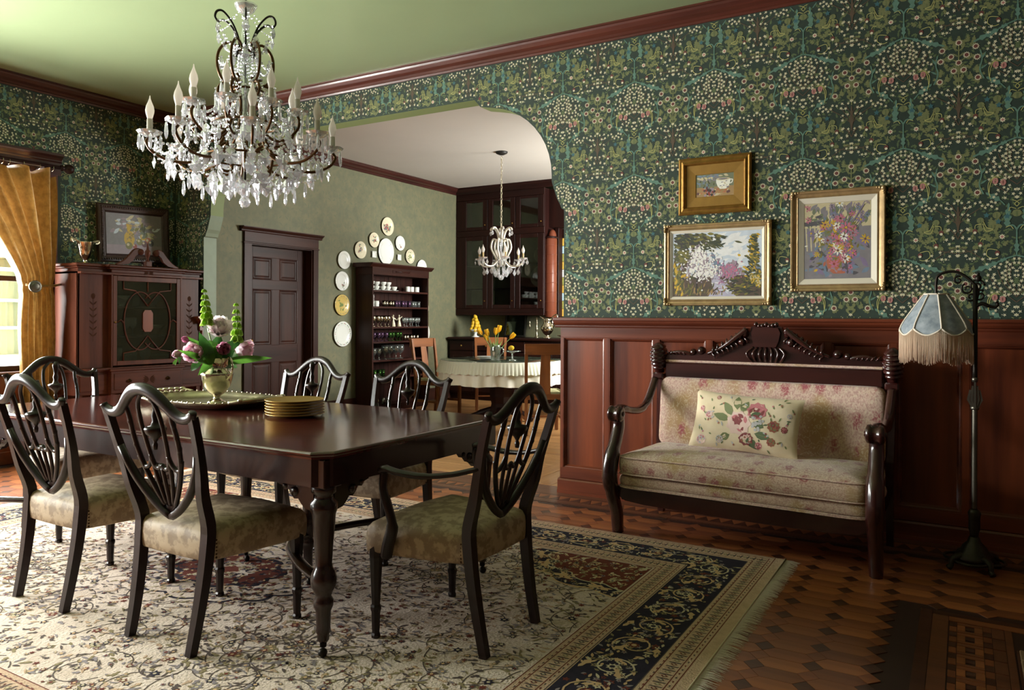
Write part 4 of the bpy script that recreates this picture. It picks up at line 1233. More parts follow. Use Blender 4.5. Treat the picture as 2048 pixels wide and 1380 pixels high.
# ================================================================== tapestry stuff (woven floral fabric)
def tapestry(name, base, base2, rose, green, sc=1.0):
    m = bpy.data.materials.new(name); m.use_nodes = True; nt = m.node_tree; N = nt.nodes; L = nt.links; b = N['Principled BSDF']
    b.inputs['Roughness'].default_value = .85; b.inputs['Specular IOR Level'].default_value = .15; b.inputs['Sheen Weight'].default_value = .25
    tc = N.new('ShaderNodeTexCoord'); mp = N.new('ShaderNodeMapping'); mp.inputs['Scale'].default_value = (sc, sc*.6, sc); L.new(tc.outputs['Object'], mp.inputs[0])
    def noise(s, d=4):
        n_ = N.new('ShaderNodeTexNoise'); n_.inputs['Scale'].default_value = s; n_.inputs['Detail'].default_value = d; L.new(mp.outputs[0], n_.inputs['Vector']); return n_.outputs['Fac']
    def ramp(f, a, c):
        r_ = N.new('ShaderNodeMapRange'); r_.inputs['From Min'].default_value = a; r_.inputs['From Max'].default_value = c; L.new(f, r_.inputs[0]); return r_.outputs[0]
    def mix(f, c0, c1):
        x = N.new('ShaderNodeMixRGB'); L.new(f, x.inputs[0])
        for i, c in ((1, c0), (2, c1)):
            if isinstance(c, tuple): x.inputs[i].default_value = lin(c)
            else: L.new(c, x.inputs[i])
        return x.outputs[0]
    col = mix(ramp(noise(110), .42, .6), base, base2)
    col = mix(ramp(noise(5, 2), .52, .66), col, green)
    v = N.new('ShaderNodeTexVoronoi'); v.inputs['Scale'].default_value = 10; v.inputs['Randomness'].default_value = .35; L.new(mp.outputs[0], v.inputs['Vector'])
    n2 = noise(80, 3)
    ad = N.new('ShaderNodeMath'); ad.operation = 'MULTIPLY_ADD'; ad.inputs[1].default_value = .5; L.new(n2, ad.inputs[0]); L.new(v.outputs['Distance'], ad.inputs[2])
    col = mix(ramp(ad.outputs[0], .62, .44), col, rose)
    wv = N.new('ShaderNodeTexWave'); wv.wave_type = 'RINGS'; wv.inputs['Scale'].default_value = 16; wv.inputs['Distortion'].default_value = 14; wv.inputs['Detail'].default_value = 3; wv.inputs['Detail Scale'].default_value = 2.2; L.new(mp.outputs[0], wv.inputs['Vector'])
    x = N.new('ShaderNodeMath'); x.operation = 'MULTIPLY'; x.inputs[1].default_value = .55; L.new(ramp(wv.outputs['Fac'], .86, .97), x.inputs[0])
    col = mix(x.outputs[0], col, (222, 208, 184))
    L.new(col, b.inputs['Base Color'])
    bp = N.new('ShaderNodeBump'); bp.inputs['Strength'].default_value = .3; bp.inputs['Distance'].default_value = .004; L.new(noise(170, 2), bp.inputs['Height']); L.new(bp.outputs[0], b.inputs['Normal'])
    MATS[name] = m
tapestry('tapestry', (210, 180, 166), (186, 150, 140), (164, 92, 98), (178, 146, 108))
tapestry('tapestry_seat', (204, 176, 156), (180, 148, 130), (158, 98, 96), (174, 146, 104), 1.1)

se = empty('carved_settee', (-1.035, 4.45, 0.0005), R(-3), label='carved dark mahogany settee with floral tapestry upholstery below the paintings', cat='settee')
def seat_box(mb, x0, x1, y0, y1, z0, z1, rnd_=.03, dome=.02, wr=0.0, n=26):
    """upholstered slab: rounded edges, domed top"""
    def ring(k):
        return [(x0+k[0], y0+k[0]), (x1-k[0], y0+k[0]), (x1-k[0], y1-k[0]), (x0+k[0], y1-k[0])]
    def outline(ins, z, r_):
        pts_ = []
        xa, xb, ya, yb = x0+ins, x1-ins, y0+ins, y1-ins
        r_ = max(r_-ins*.5, .004)
        for (cx, cy, a0) in ((xb-r_, yb-r_, 0), (xa+r_, yb-r_, 90), (xa+r_, ya+r_, 180), (xb-r_, ya+r_, 270)):
            for k in range(5): a = R(a0+k*22.5); pts_.append((cx+r_*math.cos(a), cy+r_*math.sin(a)))
        out = []
        for i in range(len(pts_)):
            p, q_ = pts_[i], pts_[(i+1) % len(pts_)]; d = math.hypot(q_[0]-p[0], q_[1]-p[1]); m_ = max(1, int(d/.05))
            if i % 5 == 4: m_ = {4: n, 9: 8, 14: n, 19: 8}[i]
            else: m_ = 1
            for k in range(m_): t = k/m_; out.append((p[0]+(q_[0]-p[0])*t, p[1]+(q_[1]-p[1])*t, z))
        return out
    h = z1-z0
    rg = [outline(.02, z0, .05), outline(.006, z0+h*.06, .05), outline(0, z0+h*.2, .05), outline(-.004, z0+h*.5, .05), outline(0, z0+h*.8, .05), outline(.006, z0+h*.94, .05), outline(.02, z1+.002, .05), outline(.06, z1+dome*.5, .05), outline(.12, z1+dome*.85, .05), outline((y1-y0)*.42, z1+dome, .02)]
    mb.rings(rg)
    return mb
# frame parts
for s in (-1, 1):
    P_ = bez([(s*.692, -.315, 0), (s*.692, -.322, .05), (s*.692, -.335, .13), (s*.695, -.385, .24), (s*.698, -.415, .34), (s*.695, -.395, .45), (s*.692, -.345, .55), (s*.69, -.315, .63), (s*.69, -.325, .70)], 4)
    rr_ = [.034+.006*math.sin(PI*i/(len(P_)-1)*1.0)+(.006 if i > len(P_)*.4 and i < len(P_)*.65 else 0) for i in range(len(P_))]
    MB().tube(P_, rr_, 8, up=(1, 0, 0), flat=(.95, 1.1)).build('front_leg', 'wood_settee', se)
    a_ = MB()
    A_ = bez([(s*.69, -.36, .712), (s*.69, -.28, .722), (s*.69, -.16, .700), (s*.69, -.02, .690), (s*.69, .09, .725), (s*.69, .17, .80), (s*.69, .225, .868)], 5)
    a_.tube(A_, [.032]*8+[.028]*10+[.024]*(len(A_)-18), 8, up=(1, 0, 0), flat=(1.05, .85))
    arm = a_.build('arm', 'wood_settee', se)
    k_ = MB()
    k_.lathe([(0, -.045), (.030, -.044), (.045, -.036), (.047, -.02), (.04, -.014), (.04, .014), (.047, .02), (.045, .036), (.030, .044), (0, .045)], 18, TR(s*.69, -.35, .698, ry=PI/2))
    k_.lathe([(0, -.051), (.014, -.05), (.016, 0), (.014, .05), (0, .051)], 12, TR(s*.69, -.35, .698, ry=PI/2))
    k_.build('arm_scroll', 'wood_settee', arm)
    MB().tube(bez([(s*.675, .30, 0), (s*.675, .285, .15), (s*.675, .27, .40), (s*.68, .285, .65), (s*.684, .30, .88)], 4), [.026]*17, 4, up=(1, 0, 0), smooth=False).build('back_post', 'wood_settee', se)
    MB().box(s*.684-.036, s*.684+.036, .245, .345, .862, .905, .008).build('post_collar', 'wood_settee', se)
    kb = MB()
    kp = [(.02, -.10), (.034, -.085), (.036, -.07)]
    for i in range(6): z = -.062+i*.025; r_ = .040+.016*math.sin(PI*(i+.8)/6.6); kp += [(r_-.007, z), (r_, z+.006), (r_+.001, z+.014), (r_-.006, z+.021)]
    kp += [(.03, .092), (.016, .102), (0, .105)]
    M = TR(s*.688, .285, .995, rx=R(12), s=(1.0, 1.35, 1.0))
    vs0 = len(kb.v)
    kb.lathe(kp, 20, M, fn=lambda a, r_, z: r_)
    kb.build('carved_finial', 'wood_settee', se)
MB().box(-.64, .64, .262, .318, .872, .972, .008).build('upper_rail', 'wood_settee_x', se)
MB().box(-.64, .64, .268, .312, .974, .990, .005).build('fabric_strip', 'tapestry', se)
# crest board with its carving
op = [(-.64, .99), (-.63, 1.03), (-.55, 1.037), (-.45, 1.03), (-.405, 1.045), (-.36, 1.035), (-.30, 1.055), (-.24, 1.10), (-.17, 1.165), (-.115, 1.198), (-.10, 1.17), (-.09, 1.205), (-.05, 1.222), (0, 1.228)]
op = op+[(-x, z) for x, z in op[::-1][1:]]
b = MB(); b.prism([(x, z) for x, z in op[::-1]], -.018, .018, TR(0, .29, 0, rx=PI/2)); b.build('crest_board', 'wood_settee_x', se)
c_ = MB(); yf = .268
for s in (-1, 1):
    # long acanthus leaf with veins
    sp_ = bez([(s*.36, yf, 1.036), (s*.27, yf-.012, 1.075), (s*.19, yf-.02, 1.13), (s*.115, yf-.012, 1.19)], 6)
    c_.tube(sp_, [.008+.012*i/len(sp_) for i in range(len(sp_))], 6)
    for k in range(8):
        t = k/7; bx_, bz_ = s*(.33-.2*t), 1.042+.10*t
        c_.tube(bez([(bx_, yf-.006, bz_), (bx_+s*-.012, yf-.018, bz_+.018+.012*t), (bx_+s*-.006, yf-.006, bz_+.038+.022*t)], 3), [.004, .007, .008, .009, .008, .006, .004], 5)
        c_.tube(bez([(bx_, yf-.008, bz_-.002), (bx_+s*-.02, yf-.014, bz_-.02), (bx_+s*-.018, yf-.006, bz_-.036)], 3), [.004, .006, .007, .007, .006, .005, .003], 5)
    for (x, z, r_) in ((.145, 1.115, .026), (.125, 1.16, .020), (.205, 1.135, .014), (.255, 1.095, .012)):
        c_.lathe([(0, -.01), (r_, -.006), (r_*1.05, .004), (r_*.7, .012), (r_*.75, .016), (r_*.3, .02), (0, .022)], 12, TR(s*x, yf, z, rx=PI/2))
    # rosettes and trailing leaf toward the posts
    for (x, z, r_) in ((.402, 1.052, .026), (.455, 1.042, .021)):
        c_.lathe([(0, -.02), (r_, -.014), (r_*1.05, .006), (r_*.75, .016), (r_*.8, .02), (r_*.35, .026), (0, .028)], 14, TR(s*x, yf+.012, z, rx=PI/2))
    c_.tube(bez([(s*.47, yf+.004, 1.03), (s*.53, yf-.004, 1.042), (s*.60, yf, 1.034), (s*.635, yf+.006, 1.018)], 5), [.012, .012, .013, .013, .013, .012, .012, .011, .010, .010, .009, .008, .008, .006, .005, .004], 6)
    for k in range(5):
        x = s*(.50+k*.026); c_.tube([(x, yf-.006, 1.022), (x+s*.012, yf-.012, 1.036), (x+s*.026, yf-.004, 1.047)], [.004, .006, .004], 5)
for k in range(7):
    x = -.06+k*.02; c_.sphere((x, yf, 1.215+.006*math.cos(k*2.2)), (.014, .016, .015), 8, 6)
c_.build('crest_carving', 'wood_settee', se)
cs = MB(); cs.prism([(-.072, 1.20), (-.086, 1.17), (-.076, 1.12), (-.060, 1.085), (.060, 1.085), (.076, 1.12), (.086, 1.17), (.072, 1.20), (0, 1.206)][::-1], .0, .022, TR(0, .275, 0, rx=PI/2)); cs.build('crest_shield', 'wood_settee_x', se)
for k in range(7):
    x = (k-3)*.034
    MB().tube(bez([(x*.75, yf+.006, 1.082), (x*1.08, yf-.012, 1.05), (x*1.0, yf-.01, 1.02), (x*.82, yf+.006, .995)], 4), [.008]*13, 6, up=(1, 0, 0)).build('gadroon', 'wood_settee', se)
# upholstery
b = MB(); seat_box(b, -.655, .655, -.215, .212, -.03, .04, dome=.014, n=20); b.build('back_cushion', 'tapestry', se, None).matrix_local = TR(0, .245, .665, rx=R(84))
b = MB(); seat_box(b, -.668, .668, -.375, .235, .285, .352, dome=.005); b.build('seat_base', 'tapestry_seat', se)
b = MB()
seat_box(b, -.662, .662, -.395, .215, .356, .462, dome=.028)
b.build('seat_cushion', 'tapestry_seat', se)
for (z, dy) in ((.362, -.385), (.456, -.385), (.29, -.372), (.283, -.376)):
    MB().tube(bez([(-.655, -.1, z), (-.658, -.3, z), (-.62, dy-.008, z), (-.3, dy-.008, z), (.3, dy-.008, z), (.62, dy-.008, z), (.658, -.3, z), (.655, -.1, z)], 5), .0042, 6).build('piping', 'tapestry', se)
rp = [(-.67, .285), (-.67, .235), (-.62, .205), (-.5, .195), (0, .19), (.5, .195), (.62, .205), (.67, .235), (.67, .285)]
b = MB(); b.prism(rp, -.022, .022, TR(0, -.352, 0, rx=PI/2)); b.build('seat_rail', 'wood_settee_x', se)
MB().box(-.66, .66, .25, .30, .2, .29, .004).build('back_rail', 'wood_settee_x', se)
for s in (-1, 1): MB().box(s*.64-.02, s*.64+.02, -.34, .26, .2, .286, .004).build('side_rail', 'wood_settee', se)

# ---- pillow
mat('pillow_cloth', (228, 211, 184), 0.75, c2=(214, 193, 158), vscale=5, bump=0.2, bscale=9, sheen=0.2)
mat('pl_rose', (196, 120, 126), 0.8); mat('pl_pale', (226, 196, 186), 0.8); mat('pl_leaf', (120, 128, 88), 0.8); mat('pl_leaf2', (92, 108, 78), 0.8); mat('pl_grey', (186, 184, 186), 0.8); mat('pl_rust', (158, 96, 78), 0.8); mat('pl_wine', (136, 70, 72), 0.8)
pl = empty('rose_pillow', (-1.075, 4.44, .655), label='cream pillow printed with pink roses lying on the settee', cat='pillow')
Mp = TR(0, 0, 0, rx=R(-20), ry=R(2.5), rz=R(-3))
def psurf(x, z, side=-1, off=0.0):
    """pillow surface: x in -.31...31, z in -.17...17"""
    a = x/.31; c_ = z/.172
    t = max(0, (1-abs(a)**2.6))**.6*max(0, (1-abs(c_)**2.6))**.6
    crease = .006*math.sin(x*38+1)*max(0, -c_)**2+.004*math.sin(x*21+z*30)
    pinch = 1-.05*(1-a*a)*abs(c_)
    pz = z*(1-.07*(1-abs(a)**2)*abs(c_)**2); pxx = x*(1-.05*(1-c_*c_)*abs(a)**2)
    return (pxx, side*(.062*t+(crease*t if side < 0 else 0))+side*off, pz)
b = MB()
for sd in (-1, 1): b.grid(lambda u, v, sd=sd: psurf((u-.5)*.62, (v-.5)*.344, sd), 40, 24)
b.build('cover', 'pillow_cloth', pl).matrix_local = Mp
PP = Print(); q = random.Random(12)
def rose(x, z, r, c0, c1, c2):
    PP.flower(x, z, r, c0, 1, 9, .82, q.uniform(0, 3)); 
    for k in range(9): a = q.uniform(0, 6.28); PP.leaf(x+r*.55*math.cos(a), z+r*.55*math.sin(a), r*.55, r*.3, a+1.7, c1 if k % 2 else c2, 2)
    PP.flower(x-.1*r, z+.2*r, r*.4, c2, 3, 6, .7); PP.disc(x-.12*r, z+.22*r, r*.16, c1, 4)
LF, LF2, RO, PA, GR, RU, WI = 0, 1, 2, 3, 4, 5, 6
for (x, z, L_, a) in ((-.05, .02, .075, 2.2), (-.06, .0, .08, 2.9), (-.03, .05, .07, 1.7), (-.01, .04, .06, 1.2), (.02, -.07, .08, -.7), (.06, -.05, .07, -.2), (-.05, -.07, .05, 3.6), (.03, .02, .06, .4), (.05, .0, .05, -.4)): PP.leaf(x*1.25, z*1.25, L_*1.3, .046, a, LF if a > 1 else LF2, 0); PP.stroke([(x*1.25, z*1.25), (x*1.25+L_*1.15*math.cos(a), z*1.25+L_*1.15*math.sin(a))], .003, LF2 if a > 1 else LF, 1)
rose(-.02, -.015, .074, PA, RO, WI); rose(.072, .068, .058, RO, PA, WI); rose(.03, -.10, .042, WI, RU, PA)
for k in range(16): PP.disc(.085+q.uniform(-.03, .03), .0+q.uniform(-.045, .04), .0085, GR, 2, 7)
for (x, z, r, c0, c1, c2) in ((-.205, .02, .026, PA, GR, RO), (-.235, -.13, .034, PA, RO, GR), (.175, -.01, .036, RU, LF, WI), (.235, -.02, .02, WI, RU, RO), (-.12, -.12, .024, GR, LF, PA), (.17, -.1, .026, RU, WI, LF), (-.255, .055, .016, RO, WI, PA), (.255, .06, .016, GR, LF, PA), (-.16, .13, .015, RU, WI, PA), (.1, -.13, .022, RO, PA, WI)): rose(x, z, r, c0, c1, c2)
for k in range(70):
    x, z = q.uniform(-.285, .285), q.uniform(-.15, .15)
    if abs(x) < .1 and abs(z) < .1: continue
    PP.leaf(x, z, q.uniform(.016, .032), .009, q.uniform(0, 6), q.choice((LF, LF2, LF, GR)), 0)
    if k % 3 == 0: PP.flower(x, z, .008, q.choice((RU, WI, RO)), 1, 5)
PP.build('rose_print', ['pl_leaf', 'pl_leaf2', 'pl_rose', 'pl_pale', 'pl_grey', 'pl_rust', 'pl_wine'], pl, lambda u, v, l: psurf(u, v, -1, .0012+l*.0004), kind='stuff').matrix_local = Mp

# ================================================================== bridge-arm floor lamp
LX, LY = .05, 4.50
lp_ = empty('floor_lamp', (LX, LY, .0005), label='iron bridge-arm floor lamp with fringed blue-grey fabric shade', cat='lamp')
b = MB(); b.lathe([(.085, .045), (.09, .055), (.075, .075), (.06, .09), (.05, .115), (.03, .135), (.022, .16)], 20, fn=lambda a, r, z: r*(1+.05*math.cos(a*8))); b.build('base', 'lamp_iron', lp_)
for k in range(4):
    a = R(35+k*90); ca, sa = math.cos(a), math.sin(a)
    f_ = MB(); f_.tube(bez([(.05*ca, .05*sa, .06), (.09*ca, .09*sa, .062), (.118*ca, .118*sa, .045), (.122*ca, .122*sa, .02), (.138*ca, .138*sa, .007)], 4), [.02]*4+[.017]*4+[.013]*5+[.015]*4, 8)
    f_.build('foot', 'lamp_iron', lp_)
rim = MB()
for k in range(4):
    a0 = R(35+k*90)
    rim.tube([((.105+.03*math.sin(PI*t/8))*math.cos(a0+PI/2*t/8), (.105+.03*math.sin(PI*t/8))*math.sin(a0+PI/2*t/8), .048) for t in range(9)], .007, 6)
rim.build('base_scroll_rim', 'lamp_iron', lp_)
MB().lathe([(.018, .15), (.02, .18), (.026, .20), (.026, .26), (.03, .28), (.022, .295), (.014, .30)], 12).build('cuff', 'lamp_iron', lp_)
pr_ = [(.0125, .30)]
for k in range(70): z = .30+k*.0072; pr_ += [(.0135, z), (.0125, z+.004)]
MB().lathe(pr_+[(.0125, .81)], 12).build('pole', 'pewter', lp_)
MB().lathe([(.012, .95), (.011, 1.0), (.011, 1.43), (0, 1.432)], 12).build('upper_pole', 'iron', lp_)
o_ = MB()
for k in range(5):
    x = (k-2)*.011
    o_.prism([(x*.5-.004, .81), (x*.5+.004, .81), (x*1.3+.006, .85), (x*.9+.004, .90+.02*(2-abs(k-2))), (x*.9-.004, .90+.02*(2-abs(k-2))), (x*1.3-.006, .85)], -.02+abs(k-2)*.004, .02-abs(k-2)*.004, TR(rx=PI/2))
o_.lathe([(.016, .80), (.02, .805), (.02, .815), (.013, .82)], 12); o_.lathe([(.012, .94), (.015, .955), (.011, .965)], 12)
o_.build('fan_ornament', 'pewter', lp_)
MB().tube(bez([(0, 0, 1.33), (.01, 0, 1.40), (-.02, 0, 1.452), (-.07, 0, 1.492), (-.115, 0, 1.50), (-.158, 0, 1.485), (-.172, 0, 1.455), (-.173, 0, 1.38)], 6), .0075, 8).build('bridge_arm', 'iron', lp_)
s_ = MB()
for (cx, cz, r0, t0, t1) in ((.005, 1.425, .035, 0, 9), (-.035, 1.41, .028, 2, 10), (.02, 1.375, .03, 1, 9), (-.02, 1.37, .022, 4, 11), (-.075, 1.455, .022, 1, 8)):
    s_.tube([(cx+r0*(1-(t-t0)/(t1-t0)*.75)*math.cos(t), .0, cz+r0*(1-(t-t0)/(t1-t0)*.75)*math.sin(t)) for t in np.linspace(t0, t1, 22)], .0055, 6)
s_.sphere((.012, 0, 1.462), (.016, .014, .018), 8, 6); s_.sphere((.012, 0, 1.485), .008, 8, 6)
s_.build('scroll_work', 'iron', lp_)
MB().tube(bez([(0, 0, 1.32), (.03, 0, 1.335), (.06, 0, 1.322), (.085, 0, 1.318), (.095, 0, 1.332), (.088, 0, 1.345)], 5), [.010]*10+[.008]*16, 8).build('turn_handle', 'iron', lp_)
sh = empty('lamp_shade', (0, 0, 0)); sh.parent = lp_; sh.location = (-.173, 0, 0)
NS = 8; prof = [(.052, 1.385), (.07, 1.36), (.096, 1.32), (.122, 1.28), (.144, 1.245), (.158, 1.215), (.164, 1.195)]
def rz_(z):
    for i in range(len(prof)-1):
        if prof[i+1][1] <= z <= prof[i][1]:
            t = (prof[i][1]-z)/(prof[i][1]-prof[i+1][1]); return prof[i][0]+(prof[i+1][0]-prof[i][0])*t
    return prof[-1][0] if z < 1.2 else prof[0][0]
def shp(k, u, v, off=0.0):
    """panel k, u across 0..1, v from top 0 to hem 1 (hem scalloped)"""
    zb = 1.207-.032*math.sin(PI*u); z = 1.385+(zb-1.385)*v
    r_ = rz_(z)+off; a = 2*PI*(k+u)/NS+R(10); flatn = math.cos(PI/NS)/math.cos((u-.5)*2*PI/NS)
    r_ *= .55+.45*flatn/math.cos(PI/NS)*.98
    return (r_*math.cos(a), r_*math.sin(a), z)
for k in range(NS):
    b = MB(); b.grid(lambda u, v: shp(k, u, v), 6, 10); b.build('shade_panel', 'shade_blue', sh)
    b = MB(); b.tube([shp(k, 0, v, .002) for v in np.linspace(0, 1, 12)], .0042, 6); b.tube([shp(k, u, 1, .002) for u in np.linspace(0, 1, 10)], .0045, 6); b.tube([shp(k, u, 0, .002) for u in np.linspace(0, 1, 6)], .005, 6); b.build('braid_trim', 'shade_braid', sh)
    b = MB(); q = random.Random(k)
    for i in range(34):
        u = (i+.5)/34; p = Vector(shp(k, u, 1, .003)); l_ = .150+q.uniform(-.006, .004)
        b.tube([p, p+Vector((q.uniform(-.001, .001), q.uniform(-.001, .001), -l_*.5)), p+Vector((q.uniform(-.0025, .0025), q.uniform(-.0025, .0025), -l_))], [.0017, .0016, .0019], 4)
    b.build('fringe', 'fringe_peach', sh, kind='stuff')
# ================================================================== paintings on the arch wall
def framed(name, x0, x1, z0, z1, prof, fm, liner, label, y=YN, cat='painting'):
    root = empty(name, ((x0+x1)/2, y, (z0+z1)/2), label=label, cat=cat)
    hw, hz = (x1-x0)/2, (z1-z0)/2
    b = MB(); b.frame(-hw, hw, -hz, hz, prof); b.build('frame', fm, root)
    ins = prof[-1][0]
    if liner:
        lw, lh, lm_ = liner
        b = MB(); b.frame(-hw+ins-.002, hw-ins+.002, -hz+ins-.002, hz-ins+.002, [(0, prof[-1][1]+.002), (.003, prof[-1][1]+.006), (lw, lh), (lw+.002, lh-.003)]); b.build('liner', lm_, root); ins += lw
    return root, hw-ins, hz-ins
def canvas(root, cw, chh, base, pr, mats, y=-.012):
    MB().box(-cw-.004, cw+.004, y, -.002, -chh-.004, chh+.004).build('canvas', base, root)
    pr.build('painted_picture', mats, root, lambda u, v, l: (u, y-.0004-l*.0002, v), kind='stuff')
PAINT = {'sky': (196, 204, 216), 'cloud': (226, 224, 224), 'pgreen': (78, 78, 44), 'pgreen2': (118, 110, 50), 'pgreen3': (52, 58, 42), 'pblossom': (232, 226, 224), 'plilac': (164, 116, 150), 'pwater': (178, 172, 192), 'pearth': (86, 70, 58), 'pmauve': (150, 132, 142), 'pyellow': (198, 160, 48), 'porange': (178, 104, 72), 'pwhite': (232, 228, 216), 'ppink': (190, 108, 132), 'pviolet': (128, 112, 142), 'pblue': (112, 128, 148), 'pgrey': (128, 122, 126), 'pcream': (196, 182, 146), 'pdark': (52, 46, 44), 'pgrape': (98, 62, 62), 'psage': (110, 116, 92), 'ptan': (160, 128, 84), 'pgreyd': (84, 80, 86), 'pcopper': (172, 100, 78), 'pred': (140, 54, 40)}
PK_ = list(PAINT)
for k_, c in PAINT.items(): mat('oil_'+k_, c, 0.55, var=.12, vscale=30)
PM = ['oil_'+k_ for k_ in PK_]
PI_ = {k_: i for i, k_ in enumerate(PK_)}
def within(cw, chh): return lambda x, y: -cw <= x <= cw and -chh <= y <= chh
def dabs(p, n, cx, cy, sx, sy, L_, W, cols, lay, ok, q, ang=None, clip=None):
    for _ in range(n):
        x, y = q.gauss(cx, sx), q.gauss(cy, sy)
        if clip and not clip(x, y): continue
        p.leaf(x, y, q.uniform(.6, 1.2)*L_, q.uniform(.7, 1.2)*W, q.uniform(0, 6.28) if ang is None else q.gauss(ang, .4), PI_[q.choice(cols)], lay, ok)
def rectp(p, x0, x1, y0, y1, c, lay): p.poly([(x0, y0), (x1, y0), (x1, y1), (x0, y1)], PI_[c], lay)
GP = [(0, 0), (0, .022), (.006, .026), (.012, .03), (.02, .026), (.026, .028), (.036, .034), (.042, .03), (.05, .018)]
# 1: still life with a white bowl
root, cw, chh = framed('framed_still_life', -1.637, -1.163, 1.94, 2.313, GP, 'gold_frame', None, 'small gilt-framed still life of a white bowl and grapes, highest of the three paintings')
b = MB(); b.frame(-cw, cw, -chh, chh, [(0, .016), (.062, .012), (.064, .009)]); b.build('gilt_mat', 'gilt_mat', root)
cw -= .064; chh -= .064
p = Print(); q = random.Random(1); ok = within(cw, chh)
rectp(p, -cw, cw, -chh, chh, 'psage', 0); rectp(p, -cw, cw, -chh, -chh*.15, 'ptan', 1)
dabs(p, 120, -.02, .05, .06, .03, .03, .014, ['psage', 'pcream', 'pgrey', 'pblue'], 1, ok, q, 0)
dabs(p, 90, 0, -.06, .08, .02, .035, .012, ['pcream', 'ptan', 'porange'], 2, ok, q, 0)
dabs(p, 40, -.06, .0, .025, .015, .02, .01, ['pblue', 'psage', 'pgreen'], 3, ok, q)
cxb, czb = .055, .008
p.poly([(cxb-.045, czb+.028), (cxb+.045, czb+.028), (cxb+.046, czb+.01), (cxb+.036, czb-.018), (cxb+.02, czb-.036), (cxb-.02, czb-.036), (cxb-.036, czb-.018), (cxb-.046, czb+.01)], PI_['pwhite'], 4)
p.disc(cxb, czb+.028, .045, PI_['pcream'], 5, 14, .22); p.disc(cxb, czb+.029, .03, PI_['pgrey'], 6, 12, .2)
p.stroke([(cxb+.042, czb+.022), (cxb+.062, czb+.02), (cxb+.056, czb), (cxb+.04, czb-.004)], .006, PI_['pwhite'], 4)
for k in range(14): p.leaf(cxb+q.uniform(-.03, .03), czb+q.uniform(-.03, .015), .018, .006, q.uniform(-.3, .3), PI_[q.choice(('pcream', 'pgrey', 'pwhite'))], 5)
for k in range(40): x, y = q.gauss(-.035, .022), q.gauss(-.04, .012); p.disc(x, y, q.uniform(.006, .009), PI_[q.choice(('pgrape', 'pgrape', 'pred', 'pdark', 'pmauve'))], 6, 8, ok=ok)
for (x, y) in ((-.11, -.05), (.085, -.05), (.092, -.047), (-.13, -.035)): p.disc(x, y, .009, PI_['pgrape'], 6, 8, ok=ok)
canvas(root, cw, chh, 'oil_psage', p, PM, -.008)
# 2: woodland stream with blossom trees
root, cw, chh = framed('framed_landscape', -1.737, -1.039, 1.341, 1.880, [(0, 0), (0, .02), (.004, .026), (.012, .028), (.018, .024), (.026, .022), (.032, .026), (.038, .02), (.042, .014)], 'gold_frame_pale', (.018, .012, 'liner'), 'wide gilt-framed woodland landscape with a white blossom tree and stream')
p = Print(); q = random.Random(2); ok = within(cw, chh)
rectp(p, -cw, cw, -chh, chh, 'sky', 0)
dabs(p, 130, .02, .1, .16, .06, .09, .03, ['cloud', 'sky', 'cloud'], 1, ok, q, .2)
dabs(p, 80, .05, -.02, .12, .03, .05, .03, ['pblue', 'pmauve', 'sky'], 2, ok, q)
rectp(p, -cw, cw, -chh, -.075, 'pearth', 2)
dabs(p, 160, -.24, .0, .05, .12, .05, .02, ['pgreen3', 'pearth', 'pgreen', 'pmauve'], 3, ok, q, 1.5)
p.poly([(-.02, -.06), (.05, -.06), (.02, -.1), (.06, -.14), (.13, -chh), (-.05, -chh), (-.02, -.16), (-.03, -.11)], PI_['pwater'], 4)
dabs(p, 60, .03, -.15, .03, .04, .05, .008, ['cloud', 'plilac', 'pwater', 'sky'], 5, ok, q, 0)
dabs(p, 240, .22, -.15, .09, .035, .045, .012, ['pgreen3', 'pearth', 'pgreen2', 'pdark'], 5, ok, q, 0)
dabs(p, 260, -.18, -.2, .1, .03, .04, .008, ['pgreen2', 'ptan', 'pearth', 'pgreen'], 6, ok, q, 1.3)
for (t, n_) in (((.24, -.1, .06), 0),):
    for i in range(13):
        z = -.12+i*.024; wd = .065*(1-i/13)+.012
        dabs(p, 16, .225, z, wd*.5, .012, .035, .014, ['pgreen', 'pgreen2', 'pgreen3', 'pyellow'], 5, ok, q, -.3)
dabs(p, 120, .30, -.02, .018, .1, .04, .02, ['pgreen3', 'pmauve', 'pblue'], 4, ok, q, 1.5)
dabs(p, 130, .275, -.1, .03, .02, .02, .01, ['pcream', 'pgreen2', 'pyellow'], 6, ok, q)
p.stroke([(-.21, -.05), (-.19, .1), (-.2, chh)], .02, PI_['pearth'], 4, ok)
dabs(p, 260, -.2, .17, .09, .035, .05, .016, ['pgreen', 'pgreen3', 'pgreen2', 'pdark'], 6, ok, q, -.3)
dabs(p, 60, -.04, .14, .035, .018, .04, .01, ['pgreen', 'pgreen3'], 6, ok, q, -.4)
dabs(p, 100, -.25, .06, .04, .02, .04, .014, ['pgreen', 'pgreen2'], 6, ok, q, -.2)
dabs(p, 130, -.28, -.1, .03, .05, .04, .016, ['pgreen2', 'pyellow', 'pgreen'], 6, ok, q, 1.2)
p.stroke([(-.13, -.19), (-.128, -.12), (-.115, -.04)], .008, PI_['pdark'], 7, ok)
for (cx, cy, sx, sy, n_) in ((-.11, .0, .05, .05, 330), (-.13, .07, .02, .03, 110), (-.06, -.05, .05, .025, 150)):
    dabs(p, n_, cx, cy, sx, sy, .018, .01, ['pblossom', 'pblossom', 'pwhite', 'pmauve'], 8, ok, q)
p.stroke([(.07, -.12), (.085, -.06)], .005, PI_['pdark'], 7, ok)
dabs(p, 230, .085, -.045, .032, .024, .017, .009, ['plilac', 'plilac', 'ppink', 'pmauve'], 8, ok, q)
canvas(root, cw, chh, 'oil_sky', p, PM, -.010)
